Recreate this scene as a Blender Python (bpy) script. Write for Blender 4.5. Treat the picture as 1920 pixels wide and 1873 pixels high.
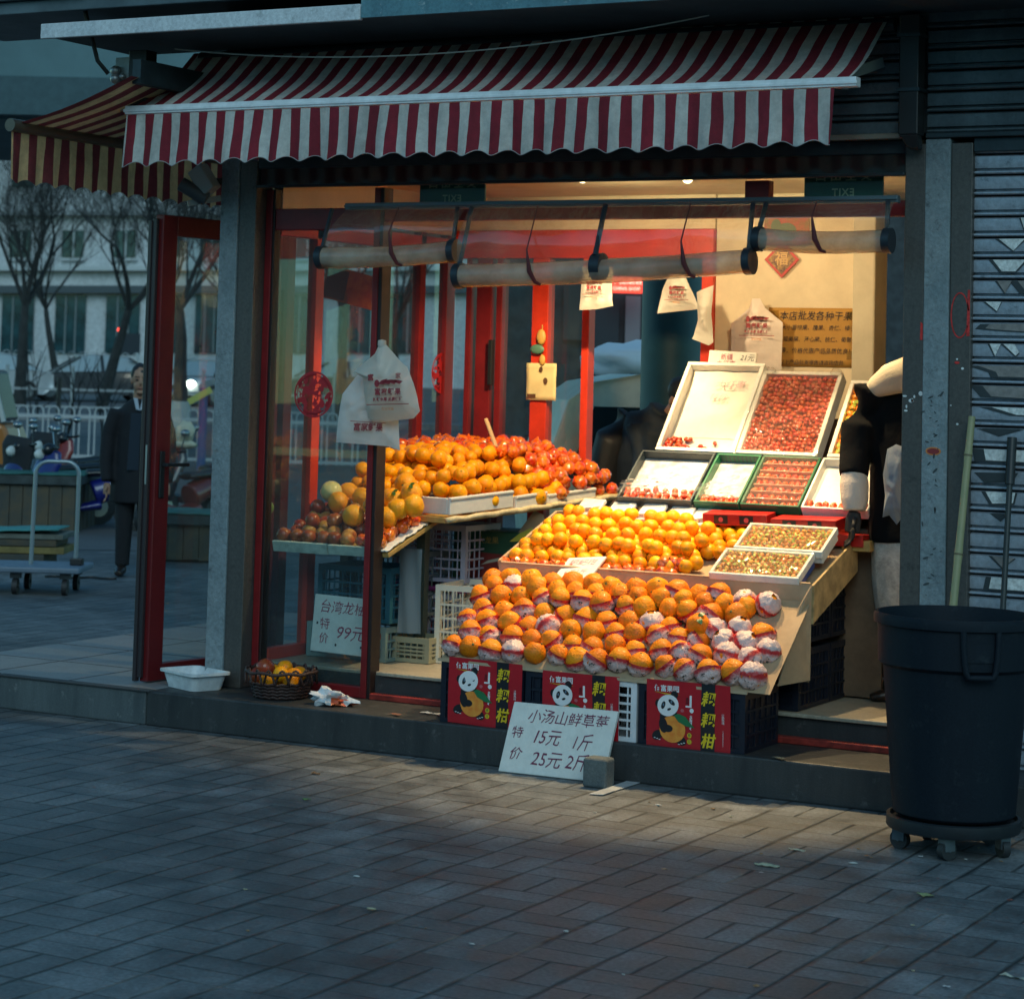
import bpy, bmesh, math, random
from math import radians, sin, cos, pi, sqrt, tan
from mathutils import Vector, Matrix, Euler, noise
random.seed(11)
SC = bpy.context.scene
for _o in list(bpy.data.objects): bpy.data.objects.remove(_o)
COL = SC.collection
# ---------------------------------------------------------------- camera
FPX, CXP, CYP = 4337.7, 960.0, 411.2
CAM = Vector((5.0325, -9.3823, 1.78))
YAW, PIT, ROL = -0.498446, 0.0673562, 0.0261357
FWD = Vector((sin(YAW)*cos(PIT), cos(YAW)*cos(PIT), sin(PIT)))
_r = Vector((cos(YAW), -sin(YAW), 0)); _u = _r.cross(FWD)
RGT = _r*cos(ROL)+_u*sin(ROL); UPV = -_r*sin(ROL)+_u*cos(ROL)
cam = bpy.data.cameras.new('camera'); camo = bpy.data.objects.new('camera', cam); COL.objects.link(camo)
m = Matrix.Identity(4)
for i in range(3):
    m[i][0] = RGT[i]; m[i][1] = UPV[i]; m[i][2] = -FWD[i]; m[i][3] = CAM[i]
camo.matrix_world = m
cam.sensor_fit = 'HORIZONTAL'; cam.sensor_width = 36.0; cam.lens = FPX/1920*36
cam.shift_y = (CYP-936.5)/1920; cam.clip_end = 800; cam.clip_start = 0.2
cam.dof.use_dof = True; cam.dof.focus_distance = 9.9; cam.dof.aperture_fstop = 5.6
SC.camera = camo
# ---------------------------------------------------------------- world, sun, exposure
SUN_EL, SUN_ROT = radians(10.0), radians(75)
W = bpy.data.worlds.new("World"); SC.world = W; W.use_nodes = True
nt = W.node_tree; bg = nt.nodes['Background']
sky = nt.nodes.new('ShaderNodeTexSky'); sky.sky_type = 'NISHITA'; sky.sun_disc = False
sky.sun_elevation = SUN_EL; sky.sun_rotation = SUN_ROT; sky.air_density = 1.0; sky.dust_density = 0.0; sky.ozone_density = 3.0
tint = nt.nodes.new('ShaderNodeMix'); tint.data_type = 'RGBA'; tint.blend_type = 'MULTIPLY'; tint.inputs[0].default_value = 1; tint.inputs[7].default_value = (.66, .98, .92, 1)   # cold overcast dusk
nt.links.new(sky.outputs[0], tint.inputs[6]); nt.links.new(tint.outputs[2], bg.inputs[0]); bg.inputs[1].default_value = 0.10
sl = bpy.data.lights.new('sun', 'SUN'); sl.energy = 0.50; sl.angle = radians(35); sl.color = (0.70, 0.96, 1.0)
so = bpy.data.objects.new('sun', sl); COL.objects.link(so)
so.rotation_euler = (radians(58), 0, radians(28))
SC.view_settings.view_transform = 'Standard'; SC.view_settings.look = 'None'
SC.view_settings.exposure = 1.0; SC.view_settings.gamma = 1.0; SC.view_settings.use_curve_mapping = False
SC.cycles.use_denoising = True; SC.cycles.max_bounces = 8; SC.cycles.diffuse_bounces = 4; SC.cycles.glossy_bounces = 4
SC.cycles.transparent_max_bounces = 20; SC.cycles.transmission_bounces = 4; SC.cycles.sample_clamp_indirect = 6.0
SC.cycles.caustics_reflective = False; SC.cycles.caustics_refractive = False
# ---------------------------------------------------------------- surveying helpers: sight lines met with a known plane
def ray(x, y): return FWD*FPX + RGT*(x-CXP) - UPV*(y-CYP)
def at(x, y, Y):
    d = ray(x, y); return CAM + d*((Y-CAM.y)/d.y)
def atz(x, y, z):
    d = ray(x, y); return CAM + d*((z-CAM.z)/d.z)
def atx(x, y, X):
    d = ray(x, y); return CAM + d*((X-CAM.x)/d.x)
E1 = Vector((cos(YAW), -sin(YAW), 0)); E2 = Vector((sin(YAW), cos(YAW), 0))   # street frame: across, away
SROT = -YAW
def zg(d): return max(0.0, (d-22)*0.0118)
def st(x, d, z=None):
    s = (x-960)/FPX*d; p = Vector((CAM.x, CAM.y, 0)) + E1*s + E2*d
    p.z = zg(d) if z is None else z; return p
# ---------------------------------------------------------------- materials
MATS = {}
def P(mt): return mt.node_tree.nodes['Principled BSDF']
def setin(b, k, v):
    if k in b.inputs: b.inputs[k].default_value = v
def mat(name, col, rough=0.6, metal=0.0, var=0.0, vscale=8.0, bump=0.0, bscale=60.0, col2=None, rnd=0.0, spec=0.5, coat=0.0, emit=None, estr=0.0, sss=0.0, detail=5.0, rvar=0.0):
    if name in MATS: return MATS[name]
    mt = bpy.data.materials.new(name); mt.use_nodes = True; n = mt.node_tree.nodes; l = mt.node_tree.links; b = n['Principled BSDF']
    b.inputs['Base Color'].default_value = (*col, 1); b.inputs['Roughness'].default_value = rough; b.inputs['Metallic'].default_value = metal
    setin(b, 'Specular IOR Level', spec); setin(b, 'Coat Weight', coat); setin(b, 'Coat Roughness', 0.12)
    if emit: setin(b, 'Emission Color', (*emit, 1)); setin(b, 'Emission Strength', estr)
    if sss: setin(b, 'Subsurface Weight', sss); setin(b, 'Subsurface Radius', (0.02, 0.008, 0.003)); setin(b, 'Subsurface Scale', 0.3)
    tc = n.new('ShaderNodeTexCoord'); out = None
    if var or col2:
        no = n.new('ShaderNodeTexNoise'); no.inputs['Scale'].default_value = vscale; no.inputs['Detail'].default_value = detail; no.inputs['Roughness'].default_value = 0.65
        l.new(tc.outputs['Object'], no.inputs['Vector'])
        mx = n.new('ShaderNodeMix'); mx.data_type = 'RGBA'
        c2 = col2 if col2 else tuple(max(0, c*(1-var)) for c in col)
        c1 = col if col2 else tuple(min(1, c*(1+var)) for c in col)
        mx.inputs[6].default_value = (*c1, 1); mx.inputs[7].default_value = (*c2, 1)
        rp = n.new('ShaderNodeMapRange'); rp.inputs[1].default_value = 0.36; rp.inputs[2].default_value = 0.64
        l.new(no.outputs[0], rp.inputs[0]); l.new(rp.outputs[0], mx.inputs[0]); out = mx.outputs[2]
        if rvar:
            rr = n.new('ShaderNodeMapRange'); rr.inputs[3].default_value = max(0.05, rough-rvar); rr.inputs[4].default_value = min(1, rough+rvar)
            l.new(no.outputs[0], rr.inputs[0]); l.new(rr.outputs[0], b.inputs['Roughness'])
    if rnd:
        oi = n.new('ShaderNodeObjectInfo'); hs = n.new('ShaderNodeHueSaturation')
        m1 = n.new('ShaderNodeMapRange'); m1.inputs[3].default_value = 0.5-rnd*0.010; m1.inputs[4].default_value = 0.5+rnd*0.012
        m2 = n.new('ShaderNodeMapRange'); m2.inputs[3].default_value = 1-rnd*0.28; m2.inputs[4].default_value = 1+rnd*0.12
        mm = n.new('ShaderNodeMath'); mm.operation = 'MULTIPLY'; mm.inputs[1].default_value = 7.31
        mf = n.new('ShaderNodeMath'); mf.operation = 'FRACT'
        l.new(oi.outputs['Random'], m1.inputs[0]); l.new(oi.outputs['Random'], mm.inputs[0]); l.new(mm.outputs[0], mf.inputs[0]); l.new(mf.outputs[0], m2.inputs[0])
        l.new(m1.outputs[0], hs.inputs['Hue']); l.new(m2.outputs[0], hs.inputs['Value'])
        if out: l.new(out, hs.inputs['Color'])
        else: hs.inputs['Color'].default_value = (*col, 1)
        out = hs.outputs[0]
    if out: l.new(out, b.inputs['Base Color'])
    if bump:
        nb = n.new('ShaderNodeTexNoise'); nb.inputs['Scale'].default_value = bscale; nb.inputs['Detail'].default_value = 4
        l.new(tc.outputs['Object'], nb.inputs['Vector'])
        bp = n.new('ShaderNodeBump'); bp.inputs['Strength'].default_value = bump; bp.inputs['Distance'].default_value = 0.01
        l.new(nb.outputs[0], bp.inputs['Height']); l.new(bp.outputs[0], b.inputs['Normal'])
    MATS[name] = mt; return mt
def glassmat(name, tint=(0.93, 0.96, 0.96), haze=0.0, hazecol=(0.8, 0.82, 0.8), ior=1.5, rough=0.0, bump=0.0, bscale=6.0, gain=1.0):
    mt = bpy.data.materials.new(name); mt.use_nodes = True; n = mt.node_tree.nodes; l = mt.node_tree.links
    n.remove(n['Principled BSDF']); o = n['Material Output']
    tr = n.new('ShaderNodeBsdfTransparent'); tr.inputs[0].default_value = (*tint, 1)
    gl = n.new('ShaderNodeBsdfGlossy'); gl.inputs['Roughness'].default_value = rough
    fr = n.new('ShaderNodeLayerWeight'); fr.inputs[0].default_value = .5; f0 = ((ior-1)/(ior+1))**2
    pw = n.new('ShaderNodeMath'); pw.operation = 'POWER'; pw.inputs[1].default_value = 5.0; l.new(fr.outputs['Facing'], pw.inputs[0])
    sc_ = n.new('ShaderNodeMath'); sc_.operation = 'MULTIPLY_ADD'; sc_.inputs[1].default_value = 1-f0; sc_.inputs[2].default_value = f0; l.new(pw.outputs[0], sc_.inputs[0])
    mx = n.new('ShaderNodeMixShader'); sh = tr.outputs[0]
    if haze:
        df = n.new('ShaderNodeBsdfDiffuse'); df.inputs[0].default_value = (*hazecol, 1)
        tl = n.new('ShaderNodeBsdfTranslucent'); tl.inputs[0].default_value = (*hazecol, 1)
        ad = n.new('ShaderNodeMixShader'); ad.inputs[0].default_value = 0.5
        l.new(df.outputs[0], ad.inputs[1]); l.new(tl.outputs[0], ad.inputs[2])
        hx = n.new('ShaderNodeMixShader'); 
        tc = n.new('ShaderNodeTexCoord'); no = n.new('ShaderNodeTexNoise'); no.inputs['Scale'].default_value = 5; no.inputs['Detail'].default_value = 6
        mr = n.new('ShaderNodeMapRange'); mr.inputs[1].default_value = 0.3; mr.inputs[2].default_value = 0.75; mr.inputs[3].default_value = haze*0.4; mr.inputs[4].default_value = haze*1.7
        l.new(tc.outputs['Object'], no.inputs['Vector']); l.new(no.outputs[0], mr.inputs[0]); l.new(mr.outputs[0], hx.inputs[0])
        l.new(tr.outputs[0], hx.inputs[1]); l.new(ad.outputs[0], hx.inputs[2]); sh = hx.outputs[0]
    fac = sc_.outputs[0]
    if gain != 1.0:
        g = n.new('ShaderNodeMath'); g.operation = 'MULTIPLY'; g.inputs[1].default_value = gain; g.use_clamp = True; l.new(sc_.outputs[0], g.inputs[0]); fac = g.outputs[0]
    l.new(fac, mx.inputs[0]); l.new(sh, mx.inputs[1]); l.new(gl.outputs[0], mx.inputs[2]); l.new(mx.outputs[0], o.inputs[0])
    if bump:
        tc2 = n.new('ShaderNodeTexCoord'); nb = n.new('ShaderNodeTexNoise'); nb.inputs['Scale'].default_value = bscale; nb.inputs['Detail'].default_value = 3
        mp = n.new('ShaderNodeMapping'); mp.inputs['Scale'].default_value = (1, 1, 0.5)
        l.new(tc2.outputs['Object'], mp.inputs[0]); l.new(mp.outputs[0], nb.inputs['Vector'])
        bp = n.new('ShaderNodeBump'); bp.inputs['Strength'].default_value = bump; bp.inputs['Distance'].default_value = 0.05
        l.new(nb.outputs[0], bp.inputs['Height']); l.new(bp.outputs[0], gl.inputs['Normal']); l.new(bp.outputs[0], fr.inputs['Normal'])
    MATS[name] = mt; return mt
def nodes_of(mt):
    return mt.node_tree.nodes, mt.node_tree.links, P(mt)
def mth(n, l, op, a, b=None, c=None, clamp=False):
    x = n.new('ShaderNodeMath'); x.operation = op; x.use_clamp = clamp
    for i, v in enumerate((a, b, c)):
        if v is None: continue
        if hasattr(v, 'is_linked'): l.new(v, x.inputs[i])
        else: x.inputs[i].default_value = v
    return x.outputs[0]
def mixc(n, l, f, a, b):
    x = n.new('ShaderNodeMix'); x.data_type = 'RGBA'
    for i, v in ((0, f), (6, a), (7, b)):
        if hasattr(v, 'is_linked'): l.new(v, x.inputs[i])
        else: x.inputs[i].default_value = v if i == 0 else (*v, 1)
    return x.outputs[2]
def noisev(n, l, vec, sc, det=5, rough=0.6):
    x = n.new('ShaderNodeTexNoise'); x.inputs['Scale'].default_value = sc; x.inputs['Detail'].default_value = det; x.inputs['Roughness'].default_value = rough
    l.new(vec, x.inputs['Vector']); return x.outputs[0]
def mrange(n, l, v, a, b, c=0.0, d=1.0):
    x = n.new('ShaderNodeMapRange'); x.inputs[1].default_value = a; x.inputs[2].default_value = b; x.inputs[3].default_value = c; x.inputs[4].default_value = d
    l.new(v, x.inputs[0]); return x.outputs[0]
# ---------------------------------------------------------------- mesh builder
class MB:
    def __init__(s): s.v = []; s.f = []; s.m = []
    def add(s, vs, fs, m=0):
        b = len(s.v); s.v += [tuple(x) for x in vs]; s.f += [tuple(i+b for i in f) for f in fs]; s.m += [m]*len(fs); return s
    def box(s, x0, x1, y0, y1, z0, z1, m=0):
        vs = [(x0,y0,z0),(x1,y0,z0),(x1,y1,z0),(x0,y1,z0),(x0,y0,z1),(x1,y0,z1),(x1,y1,z1),(x0,y1,z1)]
        return s.add(vs, [(0,3,2,1),(4,5,6,7),(0,1,5,4),(1,2,6,5),(2,3,7,6),(3,0,4,7)], m)
    def obox(s, fr, u0, u1, v0, v1, w0, w1, m=0):
        vs = [fr(a, b, c) for c in (w0, w1) for (a, b) in ((u0,v0),(u1,v0),(u1,v1),(u0,v1))]
        return s.add(vs, [(0,3,2,1),(4,5,6,7),(0,1,5,4),(1,2,6,5),(2,3,7,6),(3,0,4,7)], m)
    def bar(s, a, b, w, h=None, up=Vector((0,0,1)), m=0):
        a = Vector(a); b = Vector(b); d = (b-a).normalized(); h = h or w
        if abs(d.dot(up)) > 0.98: up = Vector((0,1,0))
        x = d.cross(up).normalized()*(w/2); y = x.cross(d).normalized()*(h/2)
        vs = [p+q for p in (a, b) for q in (-x-y, x-y, x+y, -x+y)]
        return s.add(vs, [(3,2,1,0),(4,5,6,7),(0,1,5,4),(1,2,6,5),(2,3,7,6),(3,0,4,7)], m)
    def tube(s, pts, r, n=8, m=0, cap=True, closed=False):
        pts = [Vector(p) for p in pts]; k = len(pts); rs = r if isinstance(r, (list, tuple)) else [r]*k
        vs = []; up = None
        for i, p in enumerate(pts):
            if closed: d = pts[(i+1) % k]-pts[i-1]
            else: d = pts[min(i+1, k-1)]-pts[max(i-1, 0)]
            d = d.normalized() if d.length > 1e-9 else Vector((0,0,1))
            if up is None: up = Vector((0,0,1)) if abs(d.z) < 0.9 else Vector((0,1,0))
            x = d.cross(up); x = x.normalized() if x.length > 1e-6 else Vector((1,0,0)); y = x.cross(d).normalized(); up = y
            for j in range(n):
                a = 2*pi*j/n; vs.append(p+(x*cos(a)+y*sin(a))*rs[i])
        fs = []
        for i in range(k if closed else k-1):
            for j in range(n):
                a = i*n+j; b = i*n+(j+1) % n; c = ((i+1) % k)*n+(j+1) % n; d = ((i+1) % k)*n+j
                fs.append((a, b, c, d))
        if cap and not closed: fs += [tuple(range(n-1, -1, -1)), tuple(range((k-1)*n, k*n))]
        return s.add(vs, fs, m)
    def loft(s, rings, m=0, cap=True):      # rings: (centre, x axis vector, y axis vector)
        n = 16; vs = []
        for c, x, y in rings:
            c, x, y = Vector(c), Vector(x), Vector(y)
            for j in range(n):
                a = 2*pi*j/n; vs.append(c+x*cos(a)+y*sin(a))
        fs = []
        for i in range(len(rings)-1):
            for j in range(n): fs.append((i*n+j, i*n+(j+1) % n, (i+1)*n+(j+1) % n, (i+1)*n+j))
        if cap: fs += [tuple(range(n-1, -1, -1)), tuple(range((len(rings)-1)*n, len(rings)*n))]
        return s.add(vs, fs, m)
    def lathe(s, prof, c=(0,0,0), n=32, m=0, sx=1, sy=1):
        vs = []; c = Vector(c)
        for r, z in prof:
            for j in range(n):
                a = 2*pi*j/n; vs.append((c.x+r*cos(a)*sx, c.y+r*sin(a)*sy, c.z+z))
        fs = [(i*n+j, i*n+(j+1) % n, (i+1)*n+(j+1) % n, (i+1)*n+j) for i in range(len(prof)-1) for j in range(n)]
        if prof[0][0] > 1e-5: fs.append(tuple(range(n-1, -1, -1)))
        if prof[-1][0] > 1e-5: fs.append(tuple(range((len(prof)-1)*n, len(prof)*n)))
        return s.add(vs, fs, m)
    def ell(s, c, rx, ry=None, rz=None, nu=16, nv=10, m=0, fr=None, dis=0.0, seed=0.0):
        ry = ry or rx; rz = rz or rx; vs = []; fs = []; c = Vector(c)
        for i in range(nv+1):
            t = pi*i/nv
            for j in range(nu):
                a = 2*pi*j/nu; q = Vector((sin(t)*cos(a), sin(t)*sin(a), cos(t)))
                k = 1+dis*noise.noise(q*2.2+Vector((seed, seed*1.7, 0))) if dis else 1
                vs.append(c+Vector((q.x*rx, q.y*ry, q.z*rz))*k)
        for i in range(nv):
            for j in range(nu): fs.append((i*nu+j, (i+1)*nu+j, (i+1)*nu+(j+1) % nu, i*nu+(j+1) % nu))
        return s.add(vs, fs, m)
    def grid(s, fn, nu, nv, m=0):
        vs = [fn(i/nu, j/nv) for j in range(nv+1) for i in range(nu+1)]
        fs = [(j*(nu+1)+i, j*(nu+1)+i+1, (j+1)*(nu+1)+i+1, (j+1)*(nu+1)+i) for j in range(nv) for i in range(nu)]
        return s.add(vs, fs, m)
    def poly(s, pts, m=0): return s.add(pts, [tuple(range(len(pts)))], m)
    def prism(s, pts, off, m=0):
        n = len(pts); off = Vector(off); p = [Vector(q) for q in pts]
        return s.add(p+[q+off for q in p], [tuple(range(n-1, -1, -1)), tuple(range(n, 2*n))]+[(i, (i+1) % n, (i+1) % n+n, i+n) for i in range(n)], m)
    def mesh(s, name, mats, smooth=None, off=None):
        me = bpy.data.meshes.new(name)
        vs = s.v if off is None else [(x-off.x, y-off.y, z-off.z) for x, y, z in s.v]
        me.from_pydata(vs, [], s.f); mats = mats if isinstance(mats, (list, tuple)) else [mats]
        for q in mats: me.materials.append(q)
        for p, k in zip(me.polygons, s.m): p.material_index = min(k, len(mats)-1)
        if smooth is not None:
            me.polygons.foreach_set('use_smooth', [True]*len(me.polygons))
            if smooth < 180: me.set_sharp_from_angle(angle=radians(smooth))
        me.update(); return me
    def build(s, name, mats, parent=None, smooth=None, bevel=0.0, loc=None, solid=0.0):
        if parent is not None: off = parent_origin(parent)
        else: off = Vector(loc) if loc is not None else None
        me = s.mesh(name, mats, smooth, off)
        o = bpy.data.objects.new(name, me); COL.objects.link(o)
        if parent is not None: o.parent = parent
        elif off is not None: o.location = off
        if solid:
            q = o.modifiers.new('thick', 'SOLIDIFY'); q.thickness = solid; q.offset = 0
        if bevel:
            q = o.modifiers.new('edge', 'BEVEL'); q.width = bevel; q.segments = 2; q.limit_method = 'ANGLE'; q.angle_limit = radians(40)
        return o
def parent_origin(p):
    v = Vector((0,0,0))
    while p is not None: v += p.location; p = p.parent
    return v
def tag(o, label=None, cat=None, group=None, kind=None):
    if label: o['label'] = label
    if cat: o['category'] = cat
    if group: o['group'] = group
    if kind: o['kind'] = kind
    return o
def thing(name, label, cat, loc=(0,0,0), group=None):
    o = bpy.data.objects.new(name, None); COL.objects.link(o); o.location = loc; o.empty_display_size = 0.1
    return tag(o, label, cat, group)
def dup(o, loc, rot=None, label=None, parent=None):
    c = o.copy(); COL.objects.link(c)
    if parent is None:
        c.location = loc
        if rot is not None: c.rotation_euler = rot
        if label: c['label'] = label
    else: c.parent = parent
    for ch in [q for q in bpy.data.objects if q.parent == o] if not hasattr(o, 'kids') else o.kids: dup(ch, None, parent=c)
    return c
def copies(o, spots):
    kids = list(o.children); out = []
    sub = {k.name: list(k.children) for k in kids}
    for loc, rot, label in spots:
        c = o.copy(); COL.objects.link(c); c.location = loc; c.rotation_euler = rot
        if label: c['label'] = label
        for k in kids:
            d = k.copy(); COL.objects.link(d); d.parent = c
            for g in sub[k.name]:
                e = g.copy(); COL.objects.link(e); e.parent = d
        out.append(c)
    return out
def struct(mb, name, mats, **k): return tag(mb.build(name, mats, **k), kind='structure')
def frame(o, u, v):
    o = Vector(o); u = Vector(u).normalized(); v = Vector(v).normalized(); w = u.cross(v).normalized()
    return lambda a, b, c=0.0: o+u*a+v*b+w*c
def text(body, size, fr, name, mt, parent, u=0, v=0, w=0.0015, align='CENTER', sx=1.0, shear=0.0, thick=0.0, mirror=False, space=1.0, line=1.0):
    cu = bpy.data.curves.new('t', 'FONT'); cu.body = body; cu.size = size; cu.align_x = align; cu.align_y = 'CENTER'; cu.shear = shear; cu.offset = thick
    cu.space_character = space; cu.space_line = line; cu.resolution_u = 2
    to = bpy.data.objects.new('t', cu); COL.objects.link(to)
    dg = bpy.context.evaluated_depsgraph_get(); me = bpy.data.meshes.new_from_object(to.evaluated_get(dg))
    bpy.data.objects.remove(to); bpy.data.curves.remove(cu)
    off = parent_origin(parent) if parent else Vector((0,0,0))
    sg = -1 if mirror else 1
    if 'ink' in mt.name:      # marker strokes waver
        k = 2.6/size; A = size*.07
        for q in me.vertices:
            p = q.co.copy(); q.co.x += A*noise.noise(Vector((p.x*k, p.y*k, size*37))); q.co.y += A*noise.noise(Vector((p.x*k, p.y*k, size*37+9)))+.05*size*noise.noise(Vector((p.x*.9/size, 3, size)))
    for q in me.vertices: q.co = fr(u+q.co.x*sx*sg, v+q.co.y, w)-off
    me.materials.clear(); me.materials.append(mt); me.name = name
    o = bpy.data.objects.new(name, me); COL.objects.link(o)
    if parent: o.parent = parent
    return o
def disc(fr, cu, cv, ru, rv, w, n=20, rot=0.0):
    return [fr(cu+ru*cos(2*pi*i/n)*cos(rot)-rv*sin(2*pi*i/n)*sin(rot), cv+ru*cos(2*pi*i/n)*sin(rot)+rv*sin(2*pi*i/n)*cos(rot), w) for i in range(n)]
def remesh(mb, name, mt, parent, vox=0.014, smooth=6, loc=None):
    o = mb.build(name, mt, parent, loc=loc); q = o.modifiers.new('r', 'REMESH'); q.mode = 'VOXEL'; q.voxel_size = vox; q.use_smooth_shade = True
    if smooth: q = o.modifiers.new('s', 'SMOOTH'); q.factor = 0.5; q.iterations = smooth
    dg = bpy.context.evaluated_depsgraph_get(); me = bpy.data.meshes.new_from_object(o.evaluated_get(dg)); o.modifiers.clear()
    o.data = me
    if not me.materials: me.materials.append(mt)
    me.polygons.foreach_set('use_smooth', [True]*len(me.polygons)); return o
# ================================================================ paving, steps, building
def paving_mat(name, s, jx, jy, c1, c2, jc, dirt=0.5, bumpd=0.006, jw=0.006):
    mt = bpy.data.materials.new(name); mt.use_nodes = True; n, l, b = nodes_of(mt)
    tc = n.new('ShaderNodeTexCoord'); wob = n.new('ShaderNodeTexNoise'); wob.inputs['Scale'].default_value = 1.3
    l.new(tc.outputs['Object'], wob.inputs['Vector'])
    sp = n.new('ShaderNodeSeparateXYZ'); l.new(tc.outputs['Object'], sp.inputs[0])
    w = mth(n, l, 'MULTIPLY', mth(n, l, 'SUBTRACT', wob.outputs[0], 0.5), 0.035)
    u = mth(n, l, 'DIVIDE', mth(n, l, 'ADD', mth(n, l, 'SUBTRACT', sp.outputs[0], jx), w), s)
    v = mth(n, l, 'DIVIDE', mth(n, l, 'ADD', mth(n, l, 'SUBTRACT', sp.outputs[1], jy), w), s)
    iu = mth(n, l, 'FLOOR', u); iv = mth(n, l, 'FLOOR', v); fu = mth(n, l, 'FRACT', u); fv = mth(n, l, 'FRACT', v)
    chk = mth(n, l, 'FLOORED_MODULO', mth(n, l, 'ADD', iu, iv), 2.0)
    h = mth(n, l, 'MULTIPLY', mth(n, l, 'ADD', mth(n, l, 'MULTIPLY', fu, chk), mth(n, l, 'MULTIPLY', fv, mth(n, l, 'SUBTRACT', 1.0, chk))), 2.0)
    ih = mth(n, l, 'FLOOR', h); fh = mth(n, l, 'FRACT', h)
    ed = lambda f, k: mth(n, l, 'MULTIPLY', mth(n, l, 'MINIMUM', f, mth(n, l, 'SUBTRACT', 1.0, f)), k)
    hu = mth(n, l, 'ADD', ed(fh, s/2*.85), mth(n, l, 'MULTIPLY', mth(n, l, 'SUBTRACT', 1.0, chk), 0.0)); hv = mth(n, l, 'MULTIPLY', mth(n, l, 'SUBTRACT', 1.0, chk), .004)
    dmin = mth(n, l, 'MINIMUM', mth(n, l, 'MINIMUM', ed(fu, s*.62), mth(n, l, 'ADD', ed(fv, s), .0012)), mth(n, l, 'ADD', hu, mth(n, l, 'MULTIPLY', hv, .7)))
    cmb = n.new('ShaderNodeCombineXYZ'); l.new(iu, cmb.inputs[0]); l.new(iv, cmb.inputs[1]); l.new(ih, cmb.inputs[2])
    wn = n.new('ShaderNodeTexWhiteNoise'); l.new(cmb.outputs[0], wn.inputs['Vector'])
    jn = noisev(n, l, tc.outputs['Object'], 3.0, 4)
    wid = mrange(n, l, jn, 0.3, 0.75, jw*0.25, jw*1.5)
    jm = mth(n, l, 'SUBTRACT', 1.0, mth(n, l, 'DIVIDE', dmin, wid), clamp=True)
    big = noisev(n, l, tc.outputs['Object'], 0.55, 8, 0.68); fine = noisev(n, l, tc.outputs['Object'], 60, 6, 0.7); mid = noisev(n, l, tc.outputs['Object'], 4.5, 8, 0.72)
    base = mixc(n, l, wn.outputs[0], c1, c2)
    hs = n.new('ShaderNodeHueSaturation'); l.new(base, hs.inputs['Color'])
    val = mth(n, l, 'MULTIPLY', mrange(n, l, big, 0.3, 0.7, 1-dirt, 1+dirt*0.6), mth(n, l, 'MULTIPLY', mrange(n, l, mid, 0.3, 0.7, 0.62, 1.3), mrange(n, l, fine, 0.25, 0.75, 0.6, 1.45)))
    l.new(mth(n, l, 'POWER', val, 1.35), hs.inputs['Value'])
    # pale sand caught in a few joints
    sand = mrange(n, l, noisev(n, l, tc.outputs['Object'], 2.2, 3), 0.56, 0.66)
    jcol = mixc(n, l, sand, jc, (0.16, 0.15, 0.13))
    cc = mixc(n, l, jm, hs.outputs[0], jcol); l.new(cc, b.inputs['Base Color'])
    l.new(mrange(n, l, mid, 0.3, 0.7, 0.42, 0.75), b.inputs['Roughness'])
    ht = mth(n, l, 'ADD', mth(n, l, 'MULTIPLY', mth(n, l, 'SUBTRACT', 1.0, jm), 1.0), mth(n, l, 'ADD', mth(n, l, 'MULTIPLY', wn.outputs[0], 0.35), mth(n, l, 'MULTIPLY', fine, 0.35)))
    bp = n.new('ShaderNodeBump'); bp.inputs['Strength'].default_value = 0.9; bp.inputs['Distance'].default_value = bumpd
    l.new(ht, bp.inputs['Height']); l.new(bp.outputs[0], b.inputs['Normal'])
    MATS[name] = mt; return mt
PAVE = paving_mat('pavement_bricks', 0.266, 0.824, -0.05, (0.145, 0.157, 0.164), (0.102, 0.113, 0.119), (0.008, 0.012, 0.013), jw=.010)
def grime_mat(name, c1, c2, c3, scale=3.0, rough=0.7, vert=False, bump=0.3, fines=70):
    mt = bpy.data.materials.new(name); mt.use_nodes = True; n, l, b = nodes_of(mt)  # sky reflection put into the pale glass colour
    tc = n.new('ShaderNodeTexCoord'); vec = tc.outputs['Object']
    if vert:
        mp = n.new('ShaderNodeMapping'); mp.inputs['Scale'].default_value = (1, 1, 0.14); l.new(vec, mp.inputs[0]); vv = mp.outputs[0]  # roof paler than the sides, light from above put into its colour
    else: vv = vec
    a = noisev(n, l, vv, scale, 8, 0.7); f = noisev(n, l, vec, fines, 5, 0.75); k = noisev(n, l, vec, scale*2.7, 7, 0.75)
    c = mixc(n, l, mrange(n, l, a, 0.35, 0.65), c1, c2); c = mixc(n, l, mrange(n, l, k, 0.58, 0.7, 0, 0.85), c, c3)
    hs = n.new('ShaderNodeHueSaturation'); l.new(c, hs.inputs['Color']); l.new(mrange(n, l, f, 0.25, 0.75, 0.7, 1.3), hs.inputs['Value'])
    l.new(hs.outputs[0], b.inputs['Base Color']); l.new(mrange(n, l, a, 0.3, 0.7, rough-0.15, rough+0.1), b.inputs['Roughness'])
    bp = n.new('ShaderNodeBump'); bp.inputs['Strength'].default_value = bump; bp.inputs['Distance'].default_value = 0.006
    l.new(f, bp.inputs['Height']); l.new(bp.outputs[0], b.inputs['Normal']); MATS[name] = mt; return mt
STEP = grime_mat('granite_step', (0.10, 0.118, 0.123), (0.05, 0.062, 0.067), (0.20, 0.21, 0.21), 4.5, 0.62, True, 0.35, 120)
STEPD = grime_mat('dark_granite', (0.040, 0.042, 0.043), (0.017, 0.020, 0.022), (0.10, 0.10, 0.098), 5, 0.55, True, 0.3, 120)
TILE = grime_mat('platform_tile', (0.25, 0.24, 0.235), (0.2, 0.195, 0.19), (0.15, 0.15, 0.15), 1.5, 0.55, False, 0.1, 90)
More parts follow.
